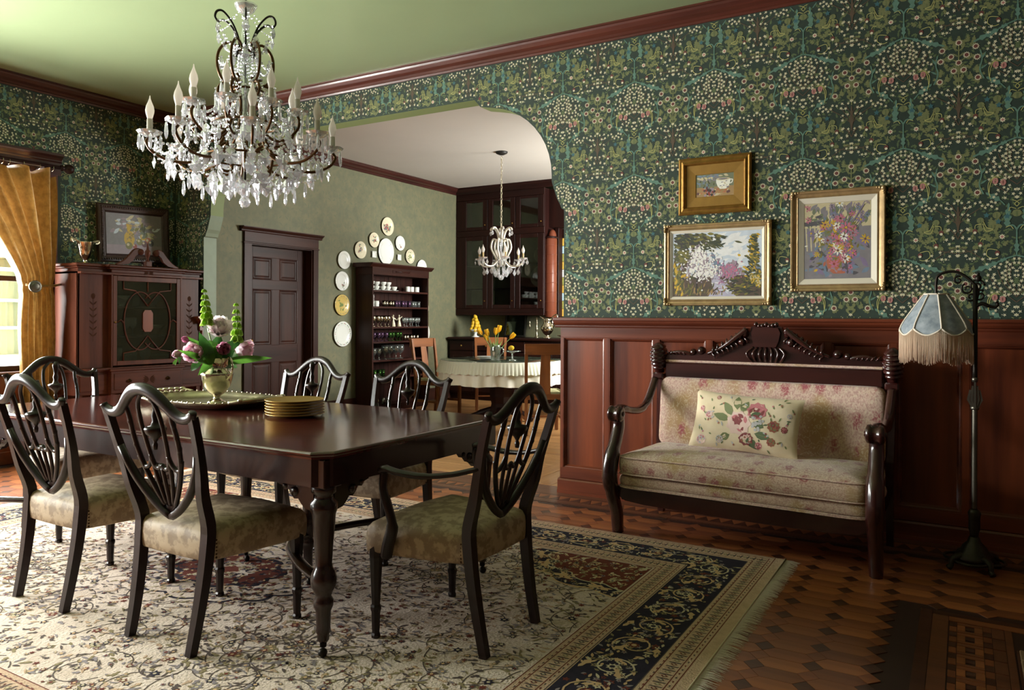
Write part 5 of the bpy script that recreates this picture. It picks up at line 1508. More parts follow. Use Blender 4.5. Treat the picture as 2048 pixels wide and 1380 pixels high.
# 3: bouquet in a copper pot
root, cw, chh = framed('framed_bouquet', -.922, -.394, 1.423, 2.037, [(0, 0), (0, .03), (.006, .036), (.014, .034), (.022, .026), (.034, .022), (.04, .026), (.044, .016)], 'gold_frame_pale', (.034, .010, 'liner'), 'tall gilt-framed painting of a wildflower bouquet in a copper pot')
p = Print(); q = random.Random(3); ok = within(cw, chh)
rectp(p, -cw, cw, -chh, chh, 'pgrey', 0); rectp(p, -cw, cw, .08, chh, 'pcream', 1)
dabs(p, 150, 0, .14, .12, .07, .06, .03, ['pcream', 'pcream', 'pgrey', 'psage'], 2, ok, q, 1.5)
dabs(p, 200, 0, -.12, .13, .1, .06, .025, ['pgrey', 'pviolet', 'pgreyd', 'pblue'], 2, ok, q)
for x in (-.17, -.145, -.12, -.095): p.stroke([(x, -.06), (x-.008, .1)], .007, PI_['pcream'], 3, ok)
p.stroke([(-.185, .105), (-.07, .11)], .026, PI_['pgreyd'], 3, ok); p.stroke([(-.19, -.07), (-.04, -.08)], .03, PI_['pblue'], 3, ok)
p.stroke([(-.16, -.08), (-.165, -.22)], .011, PI_['pgrey'], 3, ok); p.stroke([(-.08, -.09), (-.06, -.22)], .012, PI_['pblue'], 3, ok)
p.poly([(-.055, -.1), (.075, -.1), (.08, -.13), (.07, -.175), (.04, -.2), (-.02, -.2), (-.05, -.175), (-.06, -.13)], PI_['pcopper'], 4)
dabs(p, 50, .0, -.15, .02, .02, .03, .014, ['pcopper', 'porange', 'pmauve'], 5, ok, q); dabs(p, 30, .05, -.15, .012, .025, .03, .014, ['pviolet', 'pgreyd'], 5, ok, q)
for k in range(40):
    x1, y1 = q.gauss(.03, .08), q.uniform(.08, .24); p.stroke([(.01+q.gauss(0, .03), -.08), (x1*.5, y1*.4), (x1, y1)], .004, PI_[q.choice(('psage', 'pgreen', 'pviolet'))], 5, ok)
dabs(p, 200, .0, .0, .06, .06, .035, .014, ['pyellow', 'pgreen2', 'psage', 'pblue'], 6, ok, q)
def daisy(x, y, r, c1, c2, lay):
    for k in range(8): a = k*.785+q.uniform(-.2, .2); p.leaf(x+r*.2*math.cos(a), y+r*.2*math.sin(a), r*q.uniform(.7, 1.1), r*.34, a, PI_[c1], lay, ok)
    p.disc(x, y, r*.22, PI_[c2], lay+1, 7, ok=ok)
for k in range(46):
    x, y = q.gauss(.005, .072), q.gauss(.02, .075)
    daisy(x, y, q.uniform(.016, .03), q.choice(('pwhite', 'ppink', 'pwhite', 'pviolet', 'ppink', 'pmauve', 'pyellow')), q.choice(('pyellow', 'pgrape', 'pred')), 7+k % 6)
for k in range(16): daisy(q.gauss(.06, .08), q.uniform(.13, .235), q.uniform(.016, .024), q.choice(('pviolet', 'pblue', 'pmauve')), 'pgreyd', 6)
daisy(-.17, .2, .022, 'ppink', 'pgrape', 6); daisy(-.165, .13, .02, 'ppink', 'pgrape', 6); daisy(.05, .075, .036, 'ppink', 'pyellow', 14)
canvas(root, cw, chh, 'oil_pgrey', p, PM, -.008)
for nm, x0, x1, z0, z1 in (('a', -1.737, -1.039, 1.341, 1.880), ('b', -.922, -.394, 1.423, 2.037)):
    fr_ = [o for o in bpy.data.objects if o.name == ('framed_landscape' if nm == 'a' else 'framed_bouquet')][0]
    for sx in (-1, 1):
        for sz in (-1, 1):
            c_ = MB(); hx, hz = (x1-x0)/2, (z1-z0)/2
            for (dx, dz, r_) in ((.012, .012, .014), (.03, .01, .010), (.01, .03, .010), (.045, .009, .007), (.009, .045, .007)): c_.sphere((sx*(hx-dx), -.03, sz*(hz-dz)), (r_, .010, r_), 8, 5)
            c_.build('corner_ornament', 'gold_frame_pale', fr_)
# ================================================================== west wall: window, curtain, china cabinet
def sash_window(n, y0, y1, z0, z1, panes=2, casing=True):
    root = empty('window_%d' % n, (0, 0, 0), kind='structure')
    xw = XW-.11
    fr_ = MB(); fr_.frame(y0, y1, z0, z1, [(0, 0), (0, .05), (.045, .05), (.045, 0)], TR(xw, 0, 0, rz=PI/2)); fr_.build('sash_frame', 'wood_pantry', root)
    zm = 1.575 if n < 3 else (z0+z1)/2
    MB().box(xw-.045, xw, y0, y1, zm-.022, zm+.022).build('meeting_rail', 'wood_pantry', root)
    w_ = (y1-y0)/panes
    for k in range(1, panes): MB().box(xw-.05, xw+.01, y0+k*w_-.03, y0+k*w_+.03, z0, z1).build('mullion', 'wood_pantry', root)
    for k in range(panes):
        for (a, c_) in ((z0, zm), (zm, z1)): MB().box(xw-.024, xw-.020, y0+k*w_+.03, y0+(k+1)*w_-.03, a+.02, c_-.02).build('pane', 'pane', root)
    if casing:
        for (ya, yb) in ((y0-.17, y0), (y1, y1+.165)): MB().box(XW+.001, XW+.03, ya, yb, 0.1, z1+.005, .003).build('side_casing', 'wood_crown', root)
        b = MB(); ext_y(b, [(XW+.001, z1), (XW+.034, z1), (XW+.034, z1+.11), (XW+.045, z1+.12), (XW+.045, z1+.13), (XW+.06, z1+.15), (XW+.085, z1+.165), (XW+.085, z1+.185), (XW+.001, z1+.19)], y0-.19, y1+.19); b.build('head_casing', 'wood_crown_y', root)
        MB().box(XW-.12, XW+.06, y0-.19, y1+.19, z0-.035, z0, .006).build('sill', 'wood_crown_y', root)
        MB().box(XW+.001, XW+.026, y0-.17, y1+.17, .1, z0-.036, .003).build('apron_panel', 'wood_wainscot', root)
    return root
sash_window(1, W1Y0, W1Y1, W1Z0, W1Z1, 3)
sash_window(2, W2Y0, W2Y1, W1Z0, W1Z1, 2)
# curtain rod and rings
rd = empty('curtain_rod', (XW+.17, 3.1, 2.545), label='dark wooden curtain rod with turned finial over the window', cat='curtain rod')
MB().tube([(0, -1.6, 0), (0, .62, 0)], .017, 12).build('rod', 'wood_pantry', rd)
MB().lathe([(0, 0), (.02, .004), (.028, .02), (.02, .034), (.018, .04), (.032, .052), (.042, .075), (.042, .095), (.03, .115), (.012, .125), (0, .128)], 16, TR(0, .60, 0, rx=-PI/2)).build('finial', 'wood_pantry', rd)
MB().box(-.16, .012, .47, .51, -.03, -.012, .004).build('bracket', 'wood_pantry', rd)
rgm = MB().tube([(.024*math.cos(t), 0, .024*math.sin(t)-.012) for t in np.linspace(0, 2*PI, 17)[:-1]], .0025, 6, closed=True).mesh('curtain_ring', 'silver')
for k, yy in enumerate((3.24, 3.29, 3.40, 3.53, 3.64)):
    o = inst(rgm, 'curtain_ring', None, TR(XW+.17, yy, 2.540)); tag(o, ['first', 'second', 'third', 'fourth', 'last'][k]+' metal ring along the curtain rod, counted from the picture edge', 'ring', 'curtain rings')
# curtain: pleated silk gathered by a tie-back
cu = empty('silk_curtain', (XW+.17, 3.5, 0.01), label='gold silk curtain gathered into a tie-back beside the window', cat='curtain')
def curt(u, v):
    z = 2.50*(1-v)
    zt_ = 1.50
    top0, top1 = 2.72, 3.675
    g0, g1 = 3.385, 3.66
    bo0, bo1 = 3.38, 3.67
    if z > zt_:
        t = (z-zt_)/(2.5-zt_); t2 = t**1.25
        a, c_ = g0+(top0-g0)*t2, g1+(top1-g1)*t
    else:
        t = (zt_-z)/zt_; t2 = math.sin(min(1, t*1.6)*PI/2)
        a, c_ = g0+(bo0-g0)*t2-.02*math.sin(PI*min(1, t*2)), g1+(bo1-g1)*t2
    y = a+(c_-a)*u
    amp = .062*(.55+.45*abs(z-zt_)/1.2)*(c_-a)/.5+.012
    ph = u*2*PI*6+.7*math.sin(z*2.2+u*4)
    sag = .0
    x = amp*math.sin(ph)+.012*math.sin(ph*2.3+z*3)-(.02 if abs(z-zt_) < .05 else 0)
    zz_ = z-(.05*(.5-.5*math.cos(u*2*PI*4.6)) if v < .001 else .05*(.5-.5*math.cos(u*2*PI*4.6))*max(0, 1-v*12))
    return (x, y-3.5, zz_)
b = MB(); b.grid(curt, 110, 60); b.build('drape', 'curtain_gold', cu)
M = TR(.085, 3.455-3.5, 1.49, ry=PI/2)
b = MB(); b.lathe([(0, -.02), (.03, -.02), (.05, 0), (.052, .012), (.046, .02), (.04, .016), (.034, .022), (.02, .026), (0, .026)], 24, M); b.build('tieback_medallion', 'pewter', cu)
MB().tube([(.03, -.09, 1.505), (.062, -.02, 1.497), (.07, .06, 1.497), (.055, .14, 1.505), (.0, .21, 1.52)], .012, 8).build('tieback_band', 'curtain_gold', cu)
# sunporch shelf beyond the glass
sp_ = empty('porch_cupboard', (-8.55, 4.05, 0), label='pale painted cupboard with shelves seen through the window', cat='cupboard')
MB().box(-.2, .2, -.55, .45, 0, .85, .01).build('base', 'white_paint', sp_)
for z in (1.12, 1.4, 1.72): MB().box(-.18, .18, -.52, .42, z, z+.025).build('shelf', 'white_paint', sp_)
for yy in (-.54, .43): MB().box(-.2, .2, yy-.015, yy+.015, .85, 1.85).build('side', 'white_paint', sp_)
MB().box(-.2, -.18, -.54, .43, .85, 1.85).build('back', 'white_paint', sp_); MB().box(-.24, .24, -.6, .5, 1.85, 1.9, .01).build('cornice', 'white_paint', sp_)
for k, (yy, z, nm) in enumerate(((-.3, 1.145, 'lower'), (-.25, 1.425, 'upper'))):
    bk = MB().lathe([(0, 0), (.08, 0), (.10, .13), (.105, .135), (.095, .13), (.076, .01), (0, .01)], 16).build('basket', 'wicker', None, TR(-8.5, 4.05+yy, z)); tag(bk, '%s wicker basket on the porch cupboard shelf' % nm, 'basket', 'porch baskets')
# ---- china cabinet
CX0, CX1 = XW+.07, -6.52
cc = empty('china_cabinet', ((CX0+CX1)/2, 4.31, 0), label='inlaid mahogany breakfront china cabinet with oval glazing bars and swan-neck pediment', cat='cabinet')
def cb(name, x0, x1, y0, y1, z0, z1, m='wood_cabinet', bev=.003): return MB().box(x0-(CX0+CX1)/2, x1-(CX0+CX1)/2, y0-4.31, y1-4.31, z0, z1, bev).build(name, m, cc)
XF = CX1; XB = CX1+.05           # wing face, centre bay face
YL, YA, YBb, YR = 3.715, 3.985, 4.69, 4.925
cb('side_panel', CX0, XF, YL, YL+.018, .78, 1.64); cb('side_panel', CX0, XF, YR-.018, YR, .78, 1.64)
cb('wing_panel', XF-.02, XF, YL, YA, .80, 1.63); cb('wing_panel', XF-.02, XF, YBb, YR, .80, 1.63)
cb('wing_side', XF-.02, XB, YA, YA+.016, .80, 1.63); cb('wing_side', XF-.02, XB, YBb-.016, YBb, .80, 1.63)
cb('back_board', CX0, CX0+.012, YL, YR, .5, 1.63)
cb('top_board', CX0, XB, YL, YR, 1.62, 1.64); cb('floor_board', CX0, XB, YL, YR, .78, .80)
DZ0, DZ1 = .815, 1.615
dr = empty('glazed_door', (0, 0, 0)); dr.parent = cc
xm = XB-(CX0+CX1)/2
for (a, c_, z0, z1) in ((YA+.016, YA+.055, DZ0, DZ1), (YBb-.055, YBb-.016, DZ0, DZ1), (YA+.055, YBb-.055, DZ1-.045, DZ1), (YA+.055, YBb-.055, DZ0, DZ0+.04)):
    MB().box(xm-.022, xm, a-4.31, c_-4.31, z0, z1, .003).build('door_rail', 'wood_cabinet', dr)
GY0, GY1, GZ0, GZ1 = YA+.055-4.31, YBb-.055-4.31, DZ0+.04, DZ1-.045
MB().box(xm-.014, xm-.011, GY0, GY1, GZ0, GZ1).build('pane', 'pane_dark', dr)
gc, gz = (GY0+GY1)/2, (GZ0+GZ1)/2
def gbar(pl): MB().tube([(xm-.006, y, z) for y, z in pl], .0065, 6).build('glazing_bar', 'wood_cabinet_y', dr)
hw_ = (GY1-GY0)/2; hz_ = (GZ1-GZ0)/2
for s in (-1, 1):
    gbar([(gc+s*(.075+.155*math.cos(t)), gz+hz_*.74*math.sin(t)) for t in np.linspace(-PI*.72, PI*.72, 26)] if s > 0 else [(gc-.075-.155*math.cos(t), gz+hz_*.74*math.sin(t)) for t in np.linspace(-PI*.72, PI*.72, 26)])
    gbar([(gc+s*.235, GZ1), (gc+s*.235, GZ1-.07), (gc+s*.12, GZ1-.085), (gc+s*.05, gz+hz_*.55), (gc, gz+hz_*.38)])
    gbar([(gc+s*.235, GZ0), (gc+s*.235, GZ0+.07), (gc+s*.12, GZ0+.085), (gc+s*.05, gz-hz_*.55), (gc, gz-hz_*.38)])
    gbar([(gc+s*.23, gz-.02), (gc+s*.26, gz+.01), (gc+s*hw_, gz-.015)])
gbar([(gc, GZ1), (gc, GZ1-.09)])
MB().prism([(gc-.05, gz-.07), (gc-.03, gz-.10), (gc+.03, gz-.10), (gc+.05, gz-.07), (gc+.05, gz+.07), (gc+.03, gz+.10), (gc-.03, gz+.10), (gc-.05, gz+.07)], 0, .012, Matrix(((0, 0, 1, xm-.012), (1, 0, 0, 0), (0, 1, 0, 0), (0, 0, 0, 1)))).build('centre_tablet', 'wood_copper', dr)
MB().lathe([(0, 0), (.008, .002), (.008, .008), (0, .01)], 10, TR(xm, YA+.036-4.31, 1.2, ry=PI/2)).build('keyhole', 'brass', dr)
for z in (1.06, 1.33): cb('shelf', CX0+.012, XF-.03, YL+.02, YR-.02, z, z+.014)
# frieze, cornice
cb('frieze', CX0, XF, YL, YR, 1.64, 1.668, 'wood_cabinet_y'); cb('frieze', CX0, XB+.002, YA, YBb, 1.64, 1.668, 'wood_cabinet_y')
for (xx, a, c_) in ((XF, YL, YR), (XB, YA-.01, YBb+.01)):
    cb('cornice', CX0, xx+.014, a-.014, c_+.014, 1.668, 1.685, 'wood_cabinet_y', .005); cb('cornice', CX0, xx+.03, a-.03, c_+.03, 1.685, 1.712, 'wood_cabinet_y', .008)
# base with drawers and feet
cb('base_case', CX0, XF+.015, YL-.012, YR+.012, .57, .78, 'wood_cabinet_y'); cb('base_case', CX0, XB+.012, YA-.006, YBb+.006, .57, .78, 'wood_cabinet_y')
cb('base_moulding', CX0, XF+.028, YL-.024, YR+.024, .765, .79, 'wood_cabinet_y', .006); cb('base_moulding', CX0, XB+.026, YA-.02, YBb+.02, .765, .79, 'wood_cabinet_y', .006)
for (xx, a, c_) in ((XF+.015, YL+.012, YA-.02), (XB+.012, YA+.02, YBb-.02), (XF+.015, YBb+.02, YR-.012)):
    d_ = cb('drawer', xx, xx+.006, a, c_, .60, .745, 'wood_cabinet_y')
    if c_-a > .4:
        for yy in (a+.14, c_-.14): MB().lathe([(0, 0), (.018, .001), (.018, .004), (.008, .006), (.008, .014), (.013, .02), (0, .026)], 12, TR(xx+.006-(CX0+CX1)/2, yy-4.31, .675, ry=PI/2)).build('drawer_knob', 'nail', d_)
for (x, y) in ((CX0+.03, YL+.02), (XF-.01, YL+.02), (CX0+.03, YR-.02), (XF-.01, YR-.02), (XB-.02, YA+.02), (XB-.02, YBb-.02)):
    MB().lathe([(.014, 0), (.018, .02), (.02, .3), (.026, .56), (.026, .57)], 4, TR(x-(CX0+CX1)/2, y-4.31, 0, rz=PI/4), smooth=False).build('leg', 'wood_cabinet', cc)
# inlay figures on wings, frieze, drawer
IP = Print()
def inl(y, z, s):
    IP.stroke([(y, z-.17*s), (y, z+.17*s)], .004, 0, 0)
    for k in range(6):
        for sd in (-1, 1): IP.leaf(y, z-.13*s+k*.05*s, .045*s, .014, PI/2-sd*.8, 0, 1)
    IP.disc(y, z+.19*s, .02, 0, 1, 8, 1.3)
inl((YL+YA)/2, 1.22, 1.1); inl((YBb+YR)/2, 1.22, 1.1)
for k in range(5):
    for sd in (-1, 1): IP.leaf(4.34+sd*.004, .675, .06, .02, PI/2-PI/2*sd+(k-2)*.35*sd, 0, 2); IP.leaf(4.34, 1.654, .05, .012, PI/2-PI/2*sd+(k-2)*.2, 0, 2)
mat('inlay', (64, 38, 27), .8, spec=.1)
IP.build('inlay', ['inlay'], cc, lambda u, v, l: ((XF+.0006 if .8 < v < 1.6 else (XB+.0185 if v < .8 else XB+.0026))-(CX0+CX1)/2+l*.0002, u-4.31, v), kind='stuff')
# swan-neck pediment with urn
PX = (XB+.01)-(CX0+CX1)/2
for s in (-1, 1):
    pn = MB()
    up_ = bez([(s*.31, 1.716, 0), (s*.25, 1.745, 0), (s*.19, 1.80, 0), (s*.145, 1.852, 0), (s*.10, 1.868, 0), (s*.068, 1.848, 0)], 4)
    lo_ = [(s*.075, 1.815, 0), (s*.10, 1.825, 0), (s*.13, 1.80, 0), (s*.15, 1.76, 0), (s*.20, 1.725, 0), (s*.28, 1.713, 0)]
    poly_ = [(p[0], p[1]) for p in up_]+[(p[0], p[1]) for p in lo_]
    Mx = Matrix(((0, 0, 1, PX-.03), (1, 0, 0, .03), (0, 1, 0, 0), (0, 0, 0, 1)))
    pn.prism(poly_, 0, .024, Mx)
    pn.lathe([(0, 0), (.028, 0), (.03, .02), (.026, .03), (.014, .032), (.012, .038), (0, .04)], 16, TR(PX-.03, s*.078+.03, 1.842, ry=PI/2))
    pn.tube([(PX-.018, p[0]+.03, p[1]) for p in up_], .010, 6)
    pn.build('swan_neck', 'wood_cabinet_y', cc)
b = MB(); b.box(PX-.05, PX, -.0, .06, 1.712, 1.76, .004); b.lathe([(.0, 1.76), (.022, 1.76), (.012, 1.775), (.008, 1.785), (.02, 1.81), (.026, 1.84), (.024, 1.856), (.012, 1.87), (.01, 1.89), (.006, 1.915), (0, 1.94)], 14, TR(PX-.025, .03, 0)); b.build('urn_finial', 'wood_cabinet', cc)
# crystal and glasses in the cabinet
gb = MB().lathe([(0, 0), (.028, 0), (.03, .003), (.004, .01), (.004, .06), (.02, .075), (.032, .10), (.034, .14), (.031, .17), (.029, .17), (.031, .14), (.029, .10), (.016, .08), (0, .076)], 14).mesh('goblet', 'glassware')
tm = MB().lathe([(0, 0), (.03, 0), (.034, .10), (.036, .12), (.033, .12), (.03, .01), (0, .01)], 14).mesh('tumbler', 'glassware')
bw_ = MB().lathe([(0, 0), (.04, 0), (.03, .012), (.07, .06), (.10, .10), (.096, .10), (.066, .062), (.02, .018), (0, .018)], 18, fn=lambda a, r, z: r*(1+.06*math.cos(8*a)) if z > .05 else r).mesh('cut_bowl', 'crystal_clear')
k = 0; seen_ = {}
ORD_ = ['first', 'second', 'third', 'fourth', 'fifth']
for (zs, lst) in ((.80, ((gb, 'goblet', 4.12), (gb, 'goblet', 4.19), (tm, 'tumbler', 4.26), (tm, 'tumbler', 4.335), (gb, 'goblet', 4.41), (gb, 'goblet', 4.48), (bw_, 'cut_bowl', 4.585))), (1.074, ((tm, 'tumbler', 4.15), (gb, 'goblet', 4.24), (gb, 'goblet', 4.33), (tm, 'tumbler', 4.43), (bw_, 'cut_bowl', 4.55))), (1.344, ((bw_, 'cut_bowl', 4.2), (tm, 'tumbler', 4.36), (bw_, 'cut_bowl', 4.5)))):
    for (m_, nm, y) in lst:
        o = inst(m_, nm, None, TR(CX1-.13-.04*(k % 2), y, zs+.001)); k += 1
        tier = {.80: 'bottom', 1.074: 'middle', 1.344: 'top'}[zs]
        seen_[(nm, tier)] = seen_.get((nm, tier), -1)+1
        tag(o, '%s, %s such from the left on the %s china cabinet shelf' % ({'goblet': 'stemmed goblet', 'tumbler': 'straight tumbler', 'cut_bowl': 'cut crystal bowl'}[nm], ORD_[seen_[(nm, tier)]], tier), {'goblet': 'glass', 'tumbler': 'glass', 'cut_bowl': 'bowl'}[nm], '%s glassware in china cabinet' % tier)
# things on top: silver two-handled vase, leaning picture
sv = empty('silver_two_handled_vase', (-6.66, 3.86, 1.7125), label='flaring silver vase with wide leaf handles on the china cabinet', cat='vase')
MB().lathe([(0, 0), (.042, 0), (.042, .008), (.02, .018), (.014, .035), (.03, .05), (.045, .08), (.056, .14), (.066, .19), (.068, .195), (.06, .19), (.04, .09), (0, .07)], 20, fn=lambda a, r, z: r*(1+.03*math.cos(10*a))).build('body', 'silver', sv)
for s in (-1, 1):
    h = MB(); h.tube(bez([(0, s*.05, .17), (0, s*.085, .20), (0, s*.125, .215), (0, s*.14, .20), (0, s*.115, .185)], 5), [.009]*21, 6)
    for k in range(4): h.leaf_ = None; h.sphere((0, s*(.07+k*.02), .196+k*.006), (.02, .014, .007), 7, 5)
    h.build('leaf_handle', 'silver_dull', sv)
sv.rotation_euler = (0, 0, R(10))
pf = empty('framed_jug_picture', (XW+.055, 4.475, 2.045), label='dark carved frame with painting of jug and fruit above the china cabinet', cat='painting')
pf.rotation_euler = (0, R(-2), R(90))
hw_, hz_ = .365, .272
MB().frame(-hw_, hw_, -hz_, hz_, [(0, -.02), (0, .015), (.01, .026), (.03, .03), (.05, .022), (.062, .018), (.068, .022), (.074, .012), (.08, .004)]).build('frame', 'frame_dark', pf)
c_ = MB(); q = random.Random(6)
for k in range(120):
    t = k/120; L4 = 2*(hw_+hz_)*2
    s_ = t*4; side = int(s_); f_ = (s_-side)*2-1
    x, z = [(f_*hw_*.93, -hz_+.03), (hw_-.03, f_*hz_*.9), (-f_*hw_*.93, hz_-.03), (-hw_+.03, -f_*hz_*.9)][side]
    c_.sphere((x, -.029, z), (.011, .008, .011), 6, 4)
c_.build('carved_ornament', 'frame_dark', pf)
p = Print(); cw, chh = hw_-.08, hz_-.08; ok = within(cw, chh); q = random.Random(4)
rectp(p, -cw, cw, -chh, chh, 'pgrey', 0); rectp(p, -cw, cw, -chh, -chh*.55, 'pmauve', 1)
dabs(p, 120, 0, .06, .14, .06, .07, .03, ['pgrey', 'pmauve', 'pcream', 'sky'], 1, ok, q, 0)
p.poly([(-.09, -.11), (-.02, -.11), (.0, -.05), (-.01, .0), (-.035, .03), (-.03, .09), (-.085, .10), (-.075, .03), (-.105, -.01), (-.11, -.06)], PI_['pyellow'], 3)
dabs(p, 40, -.05, -.03, .022, .035, .03, .012, ['pyellow', 'ptan', 'pgreen2'], 4, ok, q, 1.5)
p.stroke([(-.03, .08), (.015, .085), (.022, .04), (-.005, .0)], .008, PI_['ptan'], 3, ok)
for (x, z, r_, c__) in ((.09, -.02, .035, 'pyellow'), (.14, -.06, .035, 'porange'), (.05, -.07, .032, 'pgreen2'), (.17, -.08, .03, 'pgreyd'), (-.06, -.11, .036, 'pgreen2'), (.1, -.09, .03, 'pgrape'), (.0, -.115, .022, 'pred')): p.disc(x, z, r_, PI_[c__], 5, 14, ok=ok); p.disc(x-.01, z+.01, r_*.4, PI_['pcream'], 6, 8, ok=ok)
for k in range(14): p.leaf(.1+q.gauss(0, .04), .03+q.gauss(0, .025), .06, .03, q.uniform(0, 6), PI_[q.choice(('pgreen', 'pgreen2', 'psage'))], 6, ok)
p.stroke([(.1, .0), (.11, .1)], .006, PI_['pdark'], 6, ok)
canvas(pf, cw, chh, 'oil_pgrey', p, PM, -.004)
# ================================================================== pantry: door
NTH = ['first', 'second', 'third', 'fourth', 'fifth', 'sixth', 'seventh', 'eighth', 'ninth', 'tenth', 'eleventh', 'twelfth', 'thirteenth', 'fourteenth', 'fifteenth', 'sixteenth']
dd = empty('door_1', (XW, 0, 0), kind='structure')
for (a, c_) in ((DY0-.105, DY0), (DY1, DY1+.085)): MB().box(.001, .026, a, c_, 0, DZ, .003).build('side_casing', 'wood_door', dd)
MB().box(.001, .032, DY0-.115, DY1+.095, DZ-.005, DZ+.012, .003).build('head_fillet', 'wood_door_y', dd)
MB().box(.001, .028, DY0-.105, DY1+.085, DZ+.012, DZ+.13, .003).build('head_board', 'wood_door_y', dd)
b = MB(); ext_y(b, [(.001, DZ+.125), (.032, DZ+.125), (.04, DZ+.135), (.04, DZ+.145), (.06, DZ+.16), (.078, DZ+.172), (.078, DZ+.182), (.001, DZ+.186)], DY0-.155, DY1+.135); b.build('head_cornice', 'wood_door_y', dd)
for (a, c_) in ((DY0, DY0+.012), (DY1-.012, DY1)): MB().box(-.18, .005, a, c_, 0, DZ-.012).build('jamb', 'wood_door', dd)
MB().box(-.18, .005, DY0, DY1, DZ-.014, DZ-.001).build('jamb_head', 'wood_door_y', dd)
XL = -.115      # leaf face
LY0, LY1 = DY0+.014, DY1-.014
lf = MB().box(XL-.035, XL-.012, LY0, LY1, .008, DZ-.016).build('leaf', 'wood_door', dd)
st = .115; mc = (LY0+LY1)/2; rails = [.008, .21, .70, .92, 1.58, 1.68, 1.95, DZ-.016]
for (a, c_) in ((LY0, LY0+st), (LY1-st, LY1)): MB().box(XL-.013, XL, a, c_, .008, DZ-.016, .002).build('stile', 'wood_door', lf)
for (z0, z1) in ((.008, .21), (.72, .92), (1.58, 1.69), (1.955, DZ-.016)): MB().box(XL-.013, XL, LY0+st, LY1-st, z0, z1, .002).build('rail', 'wood_door_y', lf)
for (z0, z1) in ((.21, .72), (.92, 1.58), (1.69, 1.955)):
    MB().box(XL-.013, XL, mc-.055, mc+.055, z0, z1, .002).build('mullion', 'wood_door', lf)
    for (a, c_) in ((LY0+st, mc-.055), (mc+.055, LY1-st)):
        pb = MB(); Mx = Matrix(((0, -1, 0, XL-.012), (1, 0, 0, 0), (0, 0, 1, 0), (0, 0, 0, 1)))
        pb.frame(a, c_, z0, z1, [(0, .011), (.008, .009), (.018, .002), (.022, .001), (.03, .0005), (.05, .007)], Mx)
        pb.box(XL-.0125, XL-.005, a+.05, c_-.05, z0+.05, z1-.05); pb.build('panel', 'wood_door', lf)
MB().sphere((XL+.045, LY0+.06, .98), .026, 12, 8).lathe([(.022, 0), (.024, .003), (.01, .006), (.009, .03)], 12, TR(XL, LY0+.06, .98, ry=PI/2)).build('knob', 'brass', lf)
MB().box(XW-.42, XW-.40, DY0-.3, DY1+.3, 0, 2.4).build('wall_closet', 'plain_wall', kind='structure')

# ================================================================== plates on the pantry wall
def plate_mesh(r, m, dec, sq=False, seed=0, sy=1.0):
    pr_ = [(0, .012), (r*.62, .012), (r*.66, .014), (r*.70, .018), (r*.96, .026), (r, .024), (r*.97, .020), (r*.7, .010), (r*.62, .002), (0, .001)]
    Mx = Matrix(((0, 0, 1, 0), (1, 0, 0, 0), (0, sy, 0, 0), (0, 0, 0, 1)))
    b = MB(); b.lathe(pr_, 4 if sq else 32, Mx, smooth=not sq, a0=PI/4 if sq else 0)
    return b
def wall_plate(y, z, r, m, dec, label, seed, sq=False, sy=1.0):
    root = empty('wall_plate', (XW+.002, y, z), label=label, cat='plate', group='plates hung on the pantry wall')
    plate_mesh(r, m, dec, sq, seed, sy).build('plate', m, root)
    q = random.Random(seed); p = Print()
    n = 14
    if dec == 'rim' or dec == 'gold':
        for k in range(n):
            a = 2*PI*k/n
            p.flower(r*.84*math.cos(a), r*.84*math.sin(a)*sy, r*.07, 0 if k % 2 else 2, 0, 5); p.leaf(r*.8*math.cos(a+.2), r*.8*math.sin(a+.2)*sy, r*.14, r*.06, a+1.5, 1, 0)
    if dec in ('centre', 'gold', 'scene'):
        for k in range(10 if dec != 'scene' else 26):
            x, zz_ = q.gauss(0, r*.22), q.gauss(0, r*.26); p.flower(x, zz_, r*q.uniform(.07, .16), q.choice((0, 2)) if dec != 'gold' else 1, 1, 6, .6); p.leaf(x, zz_, r*.25, r*.09, q.uniform(0, 6), 1, 0)
    if dec == 'spots':
        for k in range(4): a = PI/4+k*PI/2; p.flower(r*.72*math.cos(a), r*.72*math.sin(a)*sy, r*.1, 2, 0, 5); p.leaf(r*.72*math.cos(a), r*.72*math.sin(a)*sy, r*.16, r*.06, a, 1, 0)
    if dec == 'side':
        for k in range(8): x, zz_ = q.gauss(r*.2, r*.12), q.gauss(-r*.5, r*.14); p.flower(x, zz_, r*.09, q.choice((0, 2)), 1, 5); p.leaf(x, zz_, r*.2, r*.07, q.uniform(0, 6), 1, 0)
    if p.f: p.build('painted_flowers', ['paint_rose', 'paint_leaf', 'paint_blueleaf'], root, lambda u, v, l: ((.0132 if math.hypot(u, v/sy) < r*.62 else .0132+(math.hypot(u, v/sy)-r*.62)/(r*.34)*.015)+l*.0003, u, v), kind='stuff')
